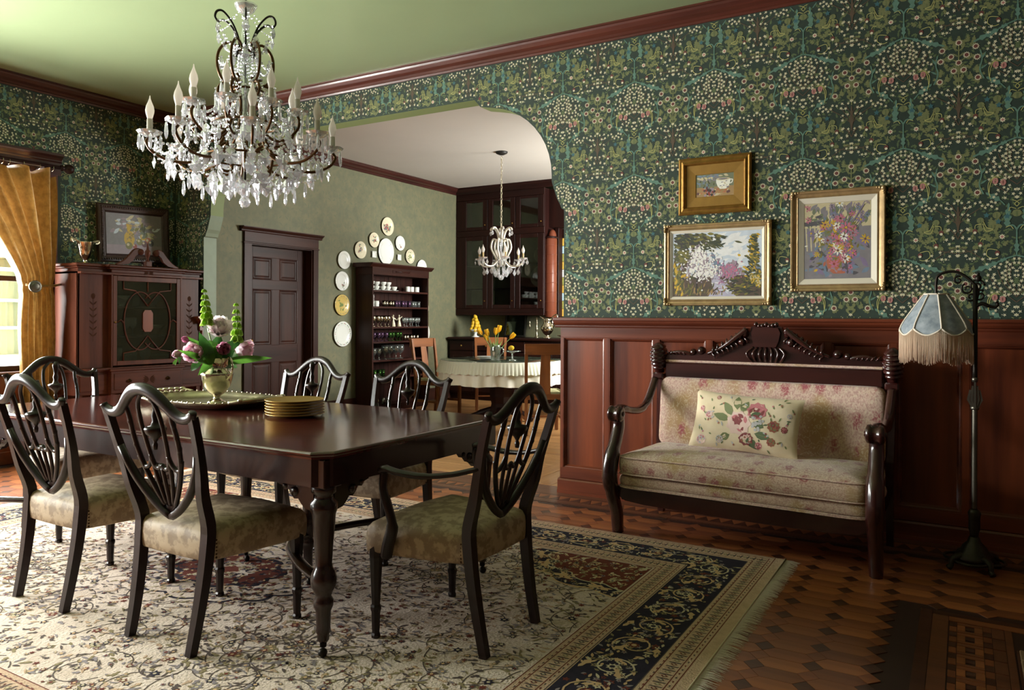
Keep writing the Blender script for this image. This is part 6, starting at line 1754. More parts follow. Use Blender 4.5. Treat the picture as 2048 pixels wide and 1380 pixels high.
WP = [(8.275, 2.528, .130, 'porcelain_cream', 'scene', 'plate with dark red roses, topmost of the plates over the bookcase'),
      (7.993, 2.314, .103, 'porcelain_cream', 'centre', 'small flowered plate at the upper left of the plate arch'),
      (8.552, 2.318, .106, 'porcelain', 'side', 'plain white plate with one side spray at the upper right of the plate arch'),
      (8.246, 2.176, .166, 'porcelain', 'spots', 'large oval white platter at the middle over the bookcase'),
      (7.724, 2.156, .116, 'porcelain_cream', 'centre', 'pale plate at the left shoulder of the plate arch'),
      (8.781, 2.145, .104, 'porcelain_cream', 'gold', 'cream plate with olive flowers at the right shoulder of the plate arch'),
      (7.995, 2.118, .062, 'porcelain', '', 'tiny square white dish left of the large platter'),
      (8.531, 2.114, .058, 'porcelain', '', 'tiny square white dish right of the large platter'),
      (7.41, 2.0, .118, 'porcelain', '', 'plain white plate highest in the left column beside the bookcase'),
      (7.374, 1.726, .126, 'porcelain', 'side', 'white plate with fruit, second down in the left column'),
      (7.376, 1.415, .137, 'porcelain_gold', 'gold', 'gold-rimmed leafy plate, third down in the left column'),
      (7.388, 1.039, .166, 'porcelain', 'rim', 'largest rose-rimmed plate, lowest in the left column'),
      (9.06, 2.0, .118, 'porcelain', '', 'plain white plate highest in the right column, half behind the bookcase'),
      (9.09, 1.735, .128, 'porcelain', 'side', 'white plate second down in the right column, half behind the bookcase'),
      (9.09, 1.40, .140, 'porcelain_cream', 'gold', 'cream plate third down in the right column, half behind the bookcase'),
      (9.09, 1.03, .168, 'porcelain', '', 'white plate lowest in the right column, half behind the bookcase')]
for i, (y, z, r, m, d_, lb) in enumerate(WP): wall_plate(y, z, r, m, d_, lb, i, 'square' in lb, 1.0 if 'oval' not in lb else 1.12)

# ================================================================== bookcase with glassware
BX0, BX1, BY0, BY1 = XW+.035, -6.63, 7.62, 8.83
bc = empty('glassware_bookcase', ((BX0+BX1)/2, (BY0+BY1)/2, 0), label='tall dark open bookcase filled with cups and glassware', cat='bookcase')
bxm, bym = (BX0+BX1)/2, (BY0+BY1)/2
def bb(name, x0, x1, y0, y1, z0, z1, m='wood_bookcase', bev=.002, par=None): return MB().box(x0-bxm, x1-bxm, y0-bym, y1-bym, z0, z1, bev).build(name, m, par or bc)
bb('side', BX0, BX1, BY0, BY0+.024, 0, 1.90, 'wood_bookcase_z'); bb('side', BX0, BX1, BY1-.024, BY1, 0, 1.90, 'wood_bookcase_z')
q = random.Random(3)
nb = 13; bwid = (BY1-BY0-.05)/nb
for k in range(nb): bb('back_board', BX0, BX0+.010+q.uniform(0, .002), BY0+.025+k*bwid+.001, BY0+.025+(k+1)*bwid-.001, .08, 1.83, 'wood_bookcase_z')
SH = [.085, .235, .455, .69, .935, 1.131, 1.399, 1.613]
for z in SH[0:1]+SH[2:]: bb('shelf', BX0+.012, BX1-.006, BY0+.024, BY1-.024, z-.02, z)
for z in SH[2:]: bb('shelf_lip', BX1-.008, BX1, BY0+.024, BY1-.024, z-.022, z+.003)
bb('plinth', BX0, BX1-.004, BY0+.02, BY1-.02, 0, .066)
bb('frieze', BX0, BX1+.004, BY0-.004, BY1+.004, 1.82, 1.925); bb('frieze_panel', BX1+.004, BX1+.010, BY0+.40, BY1-.40, 1.855, 1.895)
MB().tube([(BX1+.016-bxm, BY0+.46-bym, 1.875), (BX1+.016-bxm, BY1-.46-bym, 1.875)], .009, 6).build('carved_bar', 'wood_bookcase', bc)
b = MB(); ext_y(b, [(BX0-bxm, 1.92), (BX1+.01-bxm, 1.92), (BX1+.02-bxm, 1.93), (BX1+.045-bxm, 1.952), (BX1+.052-bxm, 1.956), (BX1+.052-bxm, 1.972), (BX0-bxm, 1.974)], BY0-.06-bym, BY1+.06-bym); b.build('cornice', 'wood_bookcase', bc)
# crockery prototypes
def cup_proto(name, mt, tea=True):
    root = empty(name)
    if tea: pr_ = [(0, .004), (.018, .004), (.02, 0), (.022, .002), (.02, .008), (.034, .022), (.042, .045), (.045, .056), (.043, .056), (.04, .045), (.03, .022), (0, .012)]
    else: pr_ = [(0, 0), (.034, 0), (.036, .004), (.034, .05), (.036, .078), (.034, .078), (.031, .05), (.03, .008), (0, .008)]
    MB().lathe(pr_, 16).build('bowl', mt, root)
    h_ = .04 if tea else .05
    MB().tube([(0, (.038 if tea else .034)+.02*math.sin(t), h_+.018*math.cos(t)) for t in np.linspace(0, PI, 9)], .0035, 6).build('handle', mt, root)
    return root
pcup = cup_proto('teacup', 'porcelain'); pmug = cup_proto('white_mug', 'porcelain', False)
saucer = MB().lathe([(0, .004), (.03, .003), (.034, 0), (.036, .003), (.062, .012), (.063, .014), (.06, .014), (.034, .007), (0, .007)], 20).mesh('saucer', 'porcelain')
def goblet_m(name, mt, h=.15, r=.034): 
    k = h/.15; return MB().lathe([(0, 0), (r*.85, 0), (r*.9, .003), (.005, .009), (.004, .05*k), (r*.6, .066*k), (r, .095*k), (r, .12*k), (r*.92, h), (r*.86, h), (r*.92, .12*k), (r*.88, .095*k), (.01, .068*k), (0, .066*k)], 14).mesh(name, mt)
def tumbler_m(name, mt, h=.085, r=.03): return MB().lathe([(0, 0), (r*.85, 0), (r, h), (r*.93, h), (r*.78, .008), (0, .008)], 14).mesh(name, mt)
G1 = goblet_m('goblet', 'glassware', .155, .036); G2 = goblet_m('small_goblet', 'glassware', .125, .03); GS = goblet_m('silver_goblet', 'silver', .15, .036)
T1 = tumbler_m('tumbler', 'glassware'); TP = tumbler_m('purple_tumbler', 'glass_purple', .09, .033); GP_ = goblet_m('purple_goblet', 'glass_purple', .12, .036); GG = goblet_m('green_goblet', 'glass_green', .12, .036); TS = tumbler_m('silver_beaker', 'silver', .085, .028); GL = goblet_m('balloon_glass', 'glassware', .19, .05); TG = tumbler_m('green_tumbler', 'glass_green', .10, .034)
XS = BX1-.075
cnt = {}
first_used = set()
def put(proto, name, x, y, z, label, cat, group, rz=0.0):
    if hasattr(proto, 'type'):      # an object tree
        if proto.name in first_used: o = copy_tree(proto)
        else: first_used.add(proto.name); o = proto
        o.location = (x, y, z); o.rotation_euler = (0, 0, rz)
    else: o = inst(proto, name, None, TR(x, y, z, rz=rz))
    return tag(o, label, cat, group)
YI0 = BY0+.024
def row(proto, name, ys, z, dx, desc, where, cat, group, rz=0.0, lift=0.0):
    for k, y in enumerate(ys):
        put(proto, name, XS-dx-.012*(k % 2), y, z+.001+lift, '%s, %s from the left %s' % (desc, NTH[k], where), cat, group, rz)
R1 = 'on the top bookcase shelf'
ys = [YI0+.07+k*.118 for k in range(5)]
row(saucer, 'saucer', ys, SH[7], .03, 'white saucer', R1, 'saucer', 'saucers on the top shelf')
row(pcup, 'teacup', ys, SH[7], .03, 'white teacup on its saucer', R1, 'cup', 'teacups on the top shelf', 0, .007)
for k, y in enumerate(ys[:4]):
    put(pcup, 'teacup', XS-.03-.012*(k % 2), y+.006, SH[7]+.0655, 'white teacup stacked on another cup, %s from the left %s' % (NTH[k], R1), 'cup', 'upper row of stacked teacups')
row(pmug, 'white_mug', [BY1-.35+k*.105 for k in range(3)], SH[7], .03, 'tall white mug', R1, 'mug', 'mugs on the top shelf')
R2 = 'on the second bookcase shelf'
row(pmug, 'white_mug', [YI0+.08, YI0+.19], SH[6], .03, 'white straight-sided cup', R2, 'cup', 'cups on the second shelf')
put(pmug, 'white_mug', XS-.04, YI0+.085, SH[6]+.081, 'white straight-sided cup stacked above the second shelf row', 'cup', 'cups on the second shelf')
row(TS, 'silver_beaker', [YI0+.32+k*.065 for k in range(4)], SH[6], .02, 'small silver beaker', R2, 'beaker', 'beakers on the second shelf')
row(TP, 'purple_tumbler', [YI0+.58+k*.072 for k in range(5)], SH[6], .03, 'purple glass tumbler', R2, 'glass', 'purple tumblers')
row(T1, 'tumbler', [YI0+.94+k*.066 for k in range(3)], SH[6], .02, 'clear tumbler', R2, 'glass', 'clear tumblers')
R3 = 'on the third bookcase shelf'
row(GS, 'silver_goblet', [YI0+.055+k*.076 for k in range(6)], SH[5], .03, 'silver stemmed goblet', R3, 'goblet', 'silver goblets')
row(G2, 'small_goblet', [YI0+.76+k*.068 for k in range(6)], SH[5], .03, 'clear stemmed glass', R3, 'glass', 'clear goblets on the third shelf')
def figurine(x, y, z, mir, label):
    root = empty('porcelain_figurine', (x, y, z), label=label, cat='figurine', group='figurine pair')
    MB().lathe([(0, 0), (.032, 0), (.034, .008), (.026, .014), (0, .014)], 14).build('base', 'porcelain_cream', root)
    MB().lathe([(.026, .012), (.03, .02), (.022, .06), (.013, .085), (.016, .10), (.019, .115), (.012, .128), (.006, .134), (0, .135)], 12, fn=lambda a, r_, z_: r_*(1+.08*math.cos(6*a)) if z_ < .07 else r_).build('robed_body', 'porcelain_cream', root)
    MB().sphere((0, 0, .148), (.011, .011, .014), 10, 8).build('head', 'porcelain_cream', root)
    MB().tube(bez([(0, .016*mir, .118), (.01, .036*mir, .105), (.014, .05*mir, .088)], 4), [.006]*4+[.005]*5, 6).build('arm', 'porcelain_cream', root)
    MB().tube(bez([(0, -.016*mir, .118), (.012, -.03*mir, .125), (.016, -.046*mir, .140)], 4), [.006]*4+[.005]*5, 6).build('arm', 'porcelain_cream', root)
figurine(XS-.02, YI0+.515, SH[5]+.001, 1, 'cream porcelain figurine in a robe, left of the pair on the third shelf')
figurine(XS-.02, YI0+.64, SH[5]+.001, -1, 'cream porcelain figurine in a robe, right of the pair on the third shelf')
R4 = 'on the fourth bookcase shelf'
row(GP_, 'purple_goblet', [YI0+.06+k*.078 for k in range(5)], SH[4], .03, 'purple glass goblet', R4, 'glass', 'purple goblets')
row(GG, 'green_goblet', [YI0+.45+k*.078 for k in range(4)], SH[4], .03, 'green glass goblet', R4, 'glass', 'green goblets')
row(TS, 'silver_beaker', [YI0+.78+k*.07 for k in range(5)], SH[4], .03, 'silver beaker', R4, 'beaker', 'beakers on the fourth shelf')
R5 = 'on the fifth bookcase shelf'
row(G1, 'goblet', [YI0+.06+k*.085 for k in range(3)], SH[3], .03, 'clear wine glass', R5, 'glass', 'wine glasses on the fifth shelf')
row(GL, 'balloon_glass', [YI0+.38+k*.115 for k in range(4)], SH[3], .05, 'large clear balloon glass', R5, 'glass', 'balloon glasses')
R6 = 'on the sixth bookcase shelf'
row(TG, 'green_tumbler', [YI0+.07+k*.085 for k in range(4)], SH[2], .03, 'green glass tumbler', R6, 'glass', 'green tumblers')
row(T1, 'tumbler', [YI0+.10+k*.11 for k in range(4)], SH[0], .03, 'clear tumbler', 'on the lowest bookcase shelf', 'glass', 'low tumblers')

# ================================================================== built-in cupboards
UY, LYF = 9.97, 9.72
up = empty('pantry_wall_cupboard', (-6.1, UY, 0), label='dark built-in wall cupboard with glazed doors up to the ceiling', cat='cupboard')
UX0, UX1 = XW+.004, -5.36
def ub(name, x0, x1, y0, y1, z0, z1, m='wood_pantry', par=None, bev=.003): return MB().box(x0+6.1, x1+6.1, y0-UY, y1-UY, z0, z1, bev).build(name, m, par or up)
ub('bottom_board', UX0, UX1, UY, YB-.002, 1.30, 1.335, 'wood_pantry_x'); ub('end_panel', UX1-.02, UX1, UY+.02, YB-.002, 1.335, 3.2); ub('end_panel', UX0, UX0+.02, UY+.02, YB-.002, 1.335, 3.2)
ub('back_panel', UX0+.02, UX1-.02, YB-.014, YB-.002, 1.335, 3.2, 'pantry_paper')
COLS = [(-6.751, -6.441), (-6.258, -5.943), (-5.768, -5.466)]
ub('frieze', UX0, UX1, UY, UY+.022, 3.10, 3.22, 'wood_pantry_x'); ub('lower_rail', UX0, UX1, UY, UY+.022, 1.335, 1.40, 'wood_pantry_x'); ub('middle_rail', UX0, UX1, UY, UY+.022, 2.53, 2.62, 'wood_pantry_x')
b = MB(); ext_x(b, [(.0, 3.2), (-.02, 3.2), (-.05, 3.25), (-.07, 3.27), (-.07, ZC), (0, ZC)], UX0+6.1, -5.05+6.1); b.build('cornice', 'wood_pantry_x', up)
edges = [UX0, (-6.441-6.258)/2, (-5.943-5.768)/2, UX1]
for k, (a, c_) in enumerate(COLS):
    e0, e1 = edges[k], edges[k+1]
    for (z0, z1, pz0, pz1, nm) in ((1.40, 2.53, 1.46, 2.465, 'glazed_door'), (2.62, 3.10, 2.675, 3.06, 'upper_glazed_door')):
        g_ = .006
        d_ = MB(); 
        for (x0, x1, zz0, zz1) in ((e0+g_, a, z0+.004, z1-.004), (c_, e1-g_, z0+.004, z1-.004), (a, c_, z0+.004, pz0), (a, c_, pz1, z1-.004)): d_.box(x0+6.1, x1+6.1, -.004, .018, zz0, zz1, .003)
        d_ = d_.build(nm, 'wood_pantry', up)
        MB().box(a+6.1, c_+6.1, .008, .011, pz0, pz1).build('pane', 'pane_dark', d_)
        MB().sphere((e1-.05+6.1, -.012, (z0+.12) if z0 < 2 else z0+.08), .010, 8, 6).build('knob', 'brass', d_)
for z in (1.70, 2.08): ub('shelf', UX0+.02, UX1-.02, UY+.05, YB-.02, z, z+.018, 'wood_pantry_x')
# white plates and cups behind the right-hand glass
for k, (x, z, r_, lb) in enumerate(((-5.60, 2.26, .13, 'flowered plate standing on the upper cupboard shelf'), (-5.62, 1.90, .17, 'large white plate standing on the middle cupboard shelf'))):
    o = plate_mesh(r_, None, None).build('standing_plate', 'porcelain' if k else 'porcelain_cream', None, TR(x, YB-.05, z+(.0 if k else -.02), rz=-PI/2, ry=R(-8))); tag(o, lb, 'plate', 'plates inside the wall cupboard')
for k in range(5):
    put(pcup, 'teacup', -5.72+k*.065, 10.12+.03*(k % 2), 1.337, 'white cup, %s from the left behind the wall cupboard glass' % NTH[k], 'cup', 'cups in the wall cupboard')
# rounded reddish end post with a domed cap
ec = empty('rounded_end', (0, 0, 0)); ec.parent = up; ec.location = (-5.315+6.1, .13, 0); ec['label'] = 'half-round reddish end with a domed cap'
MB().lathe([(.085, 1.27), (.092, 1.28), (.092, 2.44), (.085, 2.45)], 24).build('column', 'wood_copper', ec)
for k in range(8): MB().lathe([(.0925, 0), (.0945, .004), (.0945, .008), (.0925, .012)], 24, TR(0, 0, 1.36+k*.14)).build('band', 'wood_copper', ec)
MB().lathe([(.10, 2.45), (.105, 2.46), (.10, 2.475)], 24).build('collar', 'wood_pantry', ec)
MB().sphere((.02, .01, 2.475), (.062, .062, .11), 16, 10).build('dome', 'wood_copper', ec)
pf2 = empty('end_flank', (0, 0, 0)); pf2.parent = up; pf2.location = (-5.2+6.1, .2, 0)
MB().box(-.16, .10, -.05, .2, 2.62, 3.19, .004).build('top_panel', 'wood_pantry', pf2); MB().box(-.125, -.06, .08, .21, 1.28, 2.62, .004).build('side_post', 'wood_pantry', pf2)
# lower counter
lc = empty('pantry_counter', (-5.6, LYF, 0), label='dark wooden pantry counter with a polished top along the back wall', cat='counter')
def lb_(name, x0, x1, y0, y1, z0, z1, m='wood_pantry', bev=.003): return MB().box(x0+5.6, x1+5.6, y0-LYF, y1-LYF, z0, z1, bev).build(name, m, lc)
lb_('carcass', XW+.034, XPE-.004, LYF+.03, YB-.002, .10, .925); lb_('toe_board', XW+.034, XPE-.004, LYF+.08, YB-.01, 0, .10, 'wood_pantry_x')
lb_('worktop', XW+.034, XPE-.004, LYF-.03, YB-.002, .925, .96, 'wood_pantry_x', .008)
k = 0; x = XW+.06
while x < XPE-.3:
    d_ = lb_('cupboard_door', x, x+.44, LYF+.012, LYF+.03, .13, .74); lb_('drawer_front', x, x+.44, LYF+.012, LYF+.03, .76, .905, 'wood_pantry_x')
    fr_ = MB(); fr_.frame(x+5.6+.06, x+5.6+.38, .19, .68, [(0, 0), (.006, .004), (.02, -.006)], TR(0, .012, 0)); fr_.build('door_panel', 'wood_pantry', lc)
    MB().sphere((x+5.6+.22, .002, .83), .014, 8, 6).build('knob', 'brass', lc); x += .45
# things on the counter
cp_ = empty('white_compote', (-6.50, 9.86, .9615), label='white footed dish carrying a pyramid of lemons', cat='dish')
MB().lathe([(0, 0), (.06, 0), (.062, .008), (.03, .02), (.022, .05), (.04, .07), (.08, .095), (.10, .115), (.097, .117), (.06, .09), (0, .08)], 20).build('dish', 'porcelain', cp_)
lm_ = MB().lathe([(0, -.042), (.008, -.038), (.02, -.028), (.03, -.008), (.03, .008), (.02, .028), (.008, .036), (0, .042)], 12).mesh('lemon', 'lemon')
q = random.Random(9); k = 0
for lay, (n, r_, z) in enumerate(((6, .066, .118), (5, .052, .168), (4, .038, .216), (3, .026, .262), (1, 0, .312))):
    for i in range(n):
        a = 2*PI*i/n+lay*.5
        o = inst(lm_, 'lemon', None, Matrix.Translation((-6.50+r_*math.cos(a), 9.86+r_*math.sin(a), .9615+z)) @ Matrix.Rotation(q.uniform(-.5, .5), 4, 'X') @ Matrix.Rotation(q.uniform(-.5, .5), 4, 'Y'))
        tag(o, 'yellow lemon in the %s tier of the lemon pyramid' % ['lowest', 'second', 'third', 'fourth', 'topmost'][lay] if n > 1 else 'yellow lemon crowning the lemon pyramid', 'lemon', 'lemon pyramid tier %d' % (lay+1))
mr_ = empty('leaning_mirror', (-6.05, YB-.10, .9605), label='dark-framed small mirror leaning on the pantry counter', cat='mirror')
mat('mirror_glass', (60, 70, 62), .03, metal=.9)
MB().frame(-.19, .19, 0, .43, [(0, 0), (0, .02), (.012, .024), (.028, .018), (.03, .01)]).build('frame', 'black_matt', mr_).matrix_local = TR(rx=R(-8))
MB().box(-.165, .165, -.012, -.006, .025, .405).build('glass', 'mirror_glass', mr_).matrix_local = TR(rx=R(-8))
fc = empty('tap_set', (-5.62, YB-.17, .9605), label='tall turned brass tap between two wall taps over the counter', cat='tap')
MB().lathe([(0, 0), (.04, 0), (.042, .01), (.02, .025), (.016, .05), (.024, .07), (.014, .09), (.012, .14), (.02, .16), (.024, .19), (.013, .21), (.011, .30), (.018, .315), (.01, .34), (.008, .40), (.014, .415), (.006, .44), (0, .445)], 14, TR(s=(1, 1, .72))).build('spout_column', 'silver_dull', fc)
for s in (-1, 1): MB().lathe([(0, 0), (.008, 0), (.01, .03), (.02, .045), (.01, .06), (.014, .09), (.02, .105), (.01, .12), (.014, .15), (0, .16)], 10, TR(s*.20, .13, .13)).build('wall_tap', 'silver_dull', fc); MB().tube([(s*.20, .13, .21), (s*.20, .168, .21)], .008, 6).build('tap_stub', 'silver_dull', fc)
jg = empty('silver_pitcher', (-5.24, 9.86, .9605), label='round-bellied silver pitcher with curled handle on the pantry counter', cat='pitcher')
MB().lathe([(0, 0), (.06, 0), (.064, .01), (.035, .03), (.03, .05), (.06, .075), (.09, .12), (.095, .16), (.08, .195), (.055, .225), (.055, .26), (.07, .29), (.066, .29), (.05, .26), (.05, .23), (0, .2)], 22).build('body', 'silver', jg)
MB().tube(bez([(.05, 0, .27), (.10, 0, .33), (.15, 0, .35), (.165, 0, .30), (.14, 0, .22), (.09, 0, .17)], 5), .009, 8).build('handle', 'silver', jg)
MB().tube(bez([(-.04, 0, .26), (-.08, 0, .30), (-.125, 0, .325)], 5), [.03, .03, .028, .026, .024, .022, .02, .018, .015, .012, .008], 10, flat=(.6, 1)).build('spout', 'silver', jg)
sd_ = empty('silver_dish', (-4.98, 9.86, .9605), label='shallow silver dish beside the pitcher on the counter', cat='dish'); MB().lathe([(0, 0), (.04, 0), (.03, .02), (.07, .04), (.10, .05), (.098, .052), (.06, .044), (0, .03)], 20).build('bowl', 'silver', sd_)

# stained glass window
sg = empty('window_3', (0, YB, 0), kind='structure')
MB().frame(SGX0, SGX1, SGZ0, SGZ1, [(-.09, .001), (-.09, .022), (.0, .022), (.0, -.04), (.035, -.04)], TR(0, 0, 0)).build('casing', 'wood_pantry', sg)
for nm, c in (('sg_amber', (94, 84, 54)), ('sg_olive', (80, 80, 56)), ('sg_clear', (97, 97, 94)), ('sg_blue', (86, 94, 95)), ('sg_red', (90, 54, 48))): glass(nm, c, .96)
q = random.Random(5)
cols_ = ['sg_amber', 'sg_olive', 'sg_clear', 'sg_blue', 'sg_amber']
nx, nz = 12, 10; wx, wz = (SGX1-SGX0-.07)/nx, (SGZ1-SGZ0-.07)/nz
for i in range(nx):
    for j in range(nz):
        MB().box(SGX0+.035+i*wx+.003, SGX0+.035+(i+1)*wx-.003, .034, .037, SGZ0+.035+j*wz+.003, SGZ0+.035+(j+1)*wz-.003).build('pane', cols_[(i*3+j*2+(i*j) % 3) % 5] if i not in (0, nx-1) else ('sg_amber', 'sg_olive', 'sg_blue', 'sg_amber', 'sg_olive', 'sg_clear')[j % 6], sg)
ld = MB()
for i in range(nx+1): ld.box(SGX0+.032+i*wx, SGX0+.038+i*wx, .031, .040, SGZ0+.03, SGZ1-.03)
for j in range(nz+1): ld.box(SGX0+.03, SGX1-.03, .031, .040, SGZ0+.032+j*wz, SGZ0+.038+j*wz)
ld.build('leading', 'iron', sg)
w4 = empty('window_4', (XPE, 0, 0), kind='structure')
MB().frame(8.1, 9.6, 1.25, 2.6, [(-.1, .001), (-.1, .02), (0, .02), (0, -.06), (.04, -.06)], TR(0, 0, 0, rz=-PI/2) @ Matrix.Diagonal((-1, 1, 1, 1))).build('casing', 'wood_pantry', w4)
for (a, c_) in ((8.14, 8.83), (8.87, 9.56)): MB().box(.06, .064, a, c_, 1.29, 2.56).build('pane', 'pane', w4)
MB().box(.05, .09, 8.83, 8.87, 1.27, 2.58).build('mullion', 'wood_pantry', w4)

# ================================================================== round breakfast table
TCX, TCY, TR_ = -4.86, 7.95, .74
rt = empty('round_table', (TCX, TCY, 0), label='round pedestal breakfast table under a ruffled white cloth', cat='table')
MB().lathe([(0, .72), (TR_-.02, .72), (TR_-.012, .726), (TR_-.012, .742), (0, .742)], 40).build('tabletop', 'wood_oak', rt)
MB().lathe([(.11, .06), (.15, .10), (.13, .16), (.12, .22), (.14, .30), (.14, .50), (.16, .56), (.18, .60), (.18, .72)], 8, smooth=False).build('pedestal', 'wood_pantry', rt)
for k in range(4):
    a = R(20+90*k); MB().tube(bez([(.08*math.cos(a), .08*math.sin(a), .14), (.25*math.cos(a), .25*math.sin(a), .09), (.40*math.cos(a), .40*math.sin(a), .03)], 4), [.05]*5+[.04]*4, 6).build('foot', 'wood_pantry', rt)
tc_ = empty('ruffled_tablecloth', (TCX, TCY, .743), label='white linen cloth with a pleated striped ruffle on the round table', cat='tablecloth')
def skirt(r0, r1, z0, z1, n, amp, ph=0.0):
    b = MB()
    def f(u, v):
        a = 2*PI*u; w_ = math.sin(n*a+ph+.6*math.sin(5*a))
        r_ = r0+(r1-r0)*v+amp*w_*(v**.7)
        return (r_*math.cos(a), r_*math.sin(a), z0+(z1-z0)*v+.006*math.sin(n*a*.37+2)*v)
    b.grid(f, n*8 if n < 60 else n*4, 8, wrapu=True)
    return b
skirt(TR_, TR_+.012, .0, -.27, 26, .022).build('skirt', 'linen', tc_)
skirt(TR_+.006, TR_+.045, .004, -.135, 110, .008, 1).build('ruffle', 'linen_stripe', tc_)
MB().lathe([(0, .0), (TR_+.004, .0), (TR_+.008, .003), (TR_, .006), (0, .006)], 48).build('top_cloth', 'linen', tc_)
gt = MB().lathe([(0, 0), (TR_-.004, 0), (TR_, .003), (TR_-.004, .006), (0, .006)], 64).build('glass_table_top', 'tabletop_glass', None, TR(TCX, TCY, .7495)); tag(gt, 'round glass sheet laid over the white tablecloth', 'glass top')
zt_ = .757
for k in range(3): o = inst(MB().lathe([(0, .002), (.07, 0), (.075, .003), (.12, .014), (.122, .016), (.118, .017), (.07, .007), (0, .007)], 28).mesh('lunch_plate', 'porcelain') if k == 0 else bpy.data.meshes['lunch_plate'], 'lunch_plate', None, TR(-4.93, 7.72, zt_+k*.011)); tag(o, '%s white plate of the small stack on the round table' % ('lowest', 'middle', 'uppermost')[k], 'plate', 'plates on the round table')
ju = empty('glass_jug', (-4.74, 7.62, zt_), label='clear glass jug of yellow tulips on the round table', cat='jug')
MB().lathe([(0, 0), (.055, 0), (.058, .01), (.054, .03), (.062, .09), (.064, .14), (.058, .165), (.062, .18), (.058, .18), (.054, .165), (.06, .14), (.058, .09), (.05, .03), (.05, .014), (0, .014)], 20).build('body', 'crystal_clear', ju)
MB().tube(bez([(.06, 0, .15), (.10, 0, .145), (.11, 0, .10), (.06, 0, .05)], 5), .007, 8).build('handle', 'crystal_clear', ju)
JB = Vector((-4.74, 7.62, zt_+.03))
def tulip(du, dz, dy, lab, sd, tilt):
    q = random.Random(sd); top = JB+Vector((du*.86, du*.51+dy, dz))
    root = empty('yellow_tulip', top, label=lab, cat='flower', group='tulips in the glass jug')
    M = Matrix.Rotation(tilt, 4, Vector((-.51, .86, 0))) 
    b = MB()
    for k in range(6): petal(b, .006, 2*PI*k/6, .32+.1*(k % 2), .085, .055, .012, M, curl=-.012)
    b.build('petals', 'tulip_yellow', root)
    MB().tube(bez([(0, 0, 0), tuple((JB-top)*.45+Vector((0, 0, .02))), tuple(JB-top)], 5), .0045, 6).build('stem', 'stem_green', root)
for i, (du, dz, tl, lb) in enumerate(((-.155, .27, -.7, 'yellow tulip leaning furthest left in the glass jug'), (-.09, .255, -.3, 'yellow tulip second from the left in the glass jug'), (-.10, .20, -.5, 'low yellow tulip left of the jug rim'), (.0, .27, .1, 'upright yellow tulip at the middle of the glass jug'), (.03, .30, .2, 'tallest yellow tulip in the glass jug'), (.16, .225, .75, 'yellow tulip leaning furthest right in the glass jug'))): tulip(du, dz, .01*(i % 3), lb, i, tl)
tl_ = empty('tulip_leaves', JB, label='pale green tulip leaves in the glass jug', cat='foliage')
for k in range(8):
    a = k*.8; p1 = Vector((.06*math.cos(a), .06*math.sin(a), .2+.03*math.sin(k*2))); b = MB()
    d = p1.normalized(); sd = d.cross(Vector((0, 0, 1))).normalized()
    b.grid(lambda u, v: p1*v+sd*((u-.5)*.04*math.sin(PI*min(1, .1+.9*v)))+Vector((math.cos(a), math.sin(a), 0))*.03*v*v, 2, 6); b.build('leaf', 'stem_green', tl_)
fd = empty('glass_comport', (-4.555, 7.70, zt_), label='low clear glass stand with one lemon on the round table', cat='dish')
MB().lathe([(0, 0), (.055, 0), (.056, .006), (.015, .016), (.009, .03), (.012, .06), (.009, .085), (.05, .10), (.10, .108), (.10, .113), (.05, .106), (0, .104)], 20).build('stand', 'crystal_clear', fd)
o = inst(lm_, 'lemon', None, Matrix.Translation((-4.565, 7.69, zt_+.147)) @ Matrix.Rotation(1.3, 4, 'Y')); tag(o, 'yellow lemon lying on the clear glass stand', 'lemon')

# oak chairs round the table
def oak_chair():
    root = empty('oak_chair')
    for s in (-1, 1):
        MB().tube(bez([(s*.20, -.225, 0), (s*.20, -.205, .22), (s*.20, -.20, .45), (s*.205, -.225, .70), (s*.21, -.27, .975)], 4), [.022]*17, 4, up=(1, 0, 0), smooth=False).build('back_post', 'wood_oak', root)
        MB().box(s*.205-.019, s*.205+.019, .185, .223, 0, .43, .004).build('front_leg', 'wood_oak', root)
        MB().box(s*.205-.010, s*.205+.010, -.20, .19, .16, .19, .003).build('side_stretcher', 'wood_oak', root)
        MB().box(s*.21-.012, s*.21+.012, -.20, .20, .385, .44, .003).build('side_rail', 'wood_oak', root)
    MB().box(-.21, .21, .195, .217, .38, .44, .003).build('front_rail', 'wood_oak_x', root); MB().box(-.2, .2, -.215, -.195, .38, .44, .003).build('back_rail', 'wood_oak_x', root)
    MB().box(-.2, .2, -.01, .01, .165, .185, .003).build('cross_stretcher', 'wood_oak_x', root)
    b = MB(); b.grid(lambda u, v: ((u-.5)*.46, -.262+.028*(math.cos((u-.5)*PI*.9)*-1+.5)-(v*.03), .865+v*.115), 10, 2)
    vs_ = b.v; n_ = len(vs_); b.v = vs_+[(x, y-.022, z) for x, y, z in vs_]; fs_ = list(b.f); b.f = fs_+[[i+n_ for i in f][::-1] for f in fs_]; b.m = [0]*len(b.f); b.s = [True]*len(b.f)
    b.box(-.232, .232, -.292, -.262, .866, .98, .006); b.build('crest_rail', 'wood_oak_x', root)
    MB().tube([(0, -.212, .44), (0, -.225, .65), (0, -.262, .87)], [.085, .078, .07], 4, up=(0, 1, 0), smooth=False, flat=(.11, 1.0)).build('splat', 'wood_oak', root)
    b = MB(); b.rings(seat_rings(.215, .20, -.185, .205, .435, .462, .008)); b.build('rush_seat', 'rush', root)
    return root
oc = oak_chair()
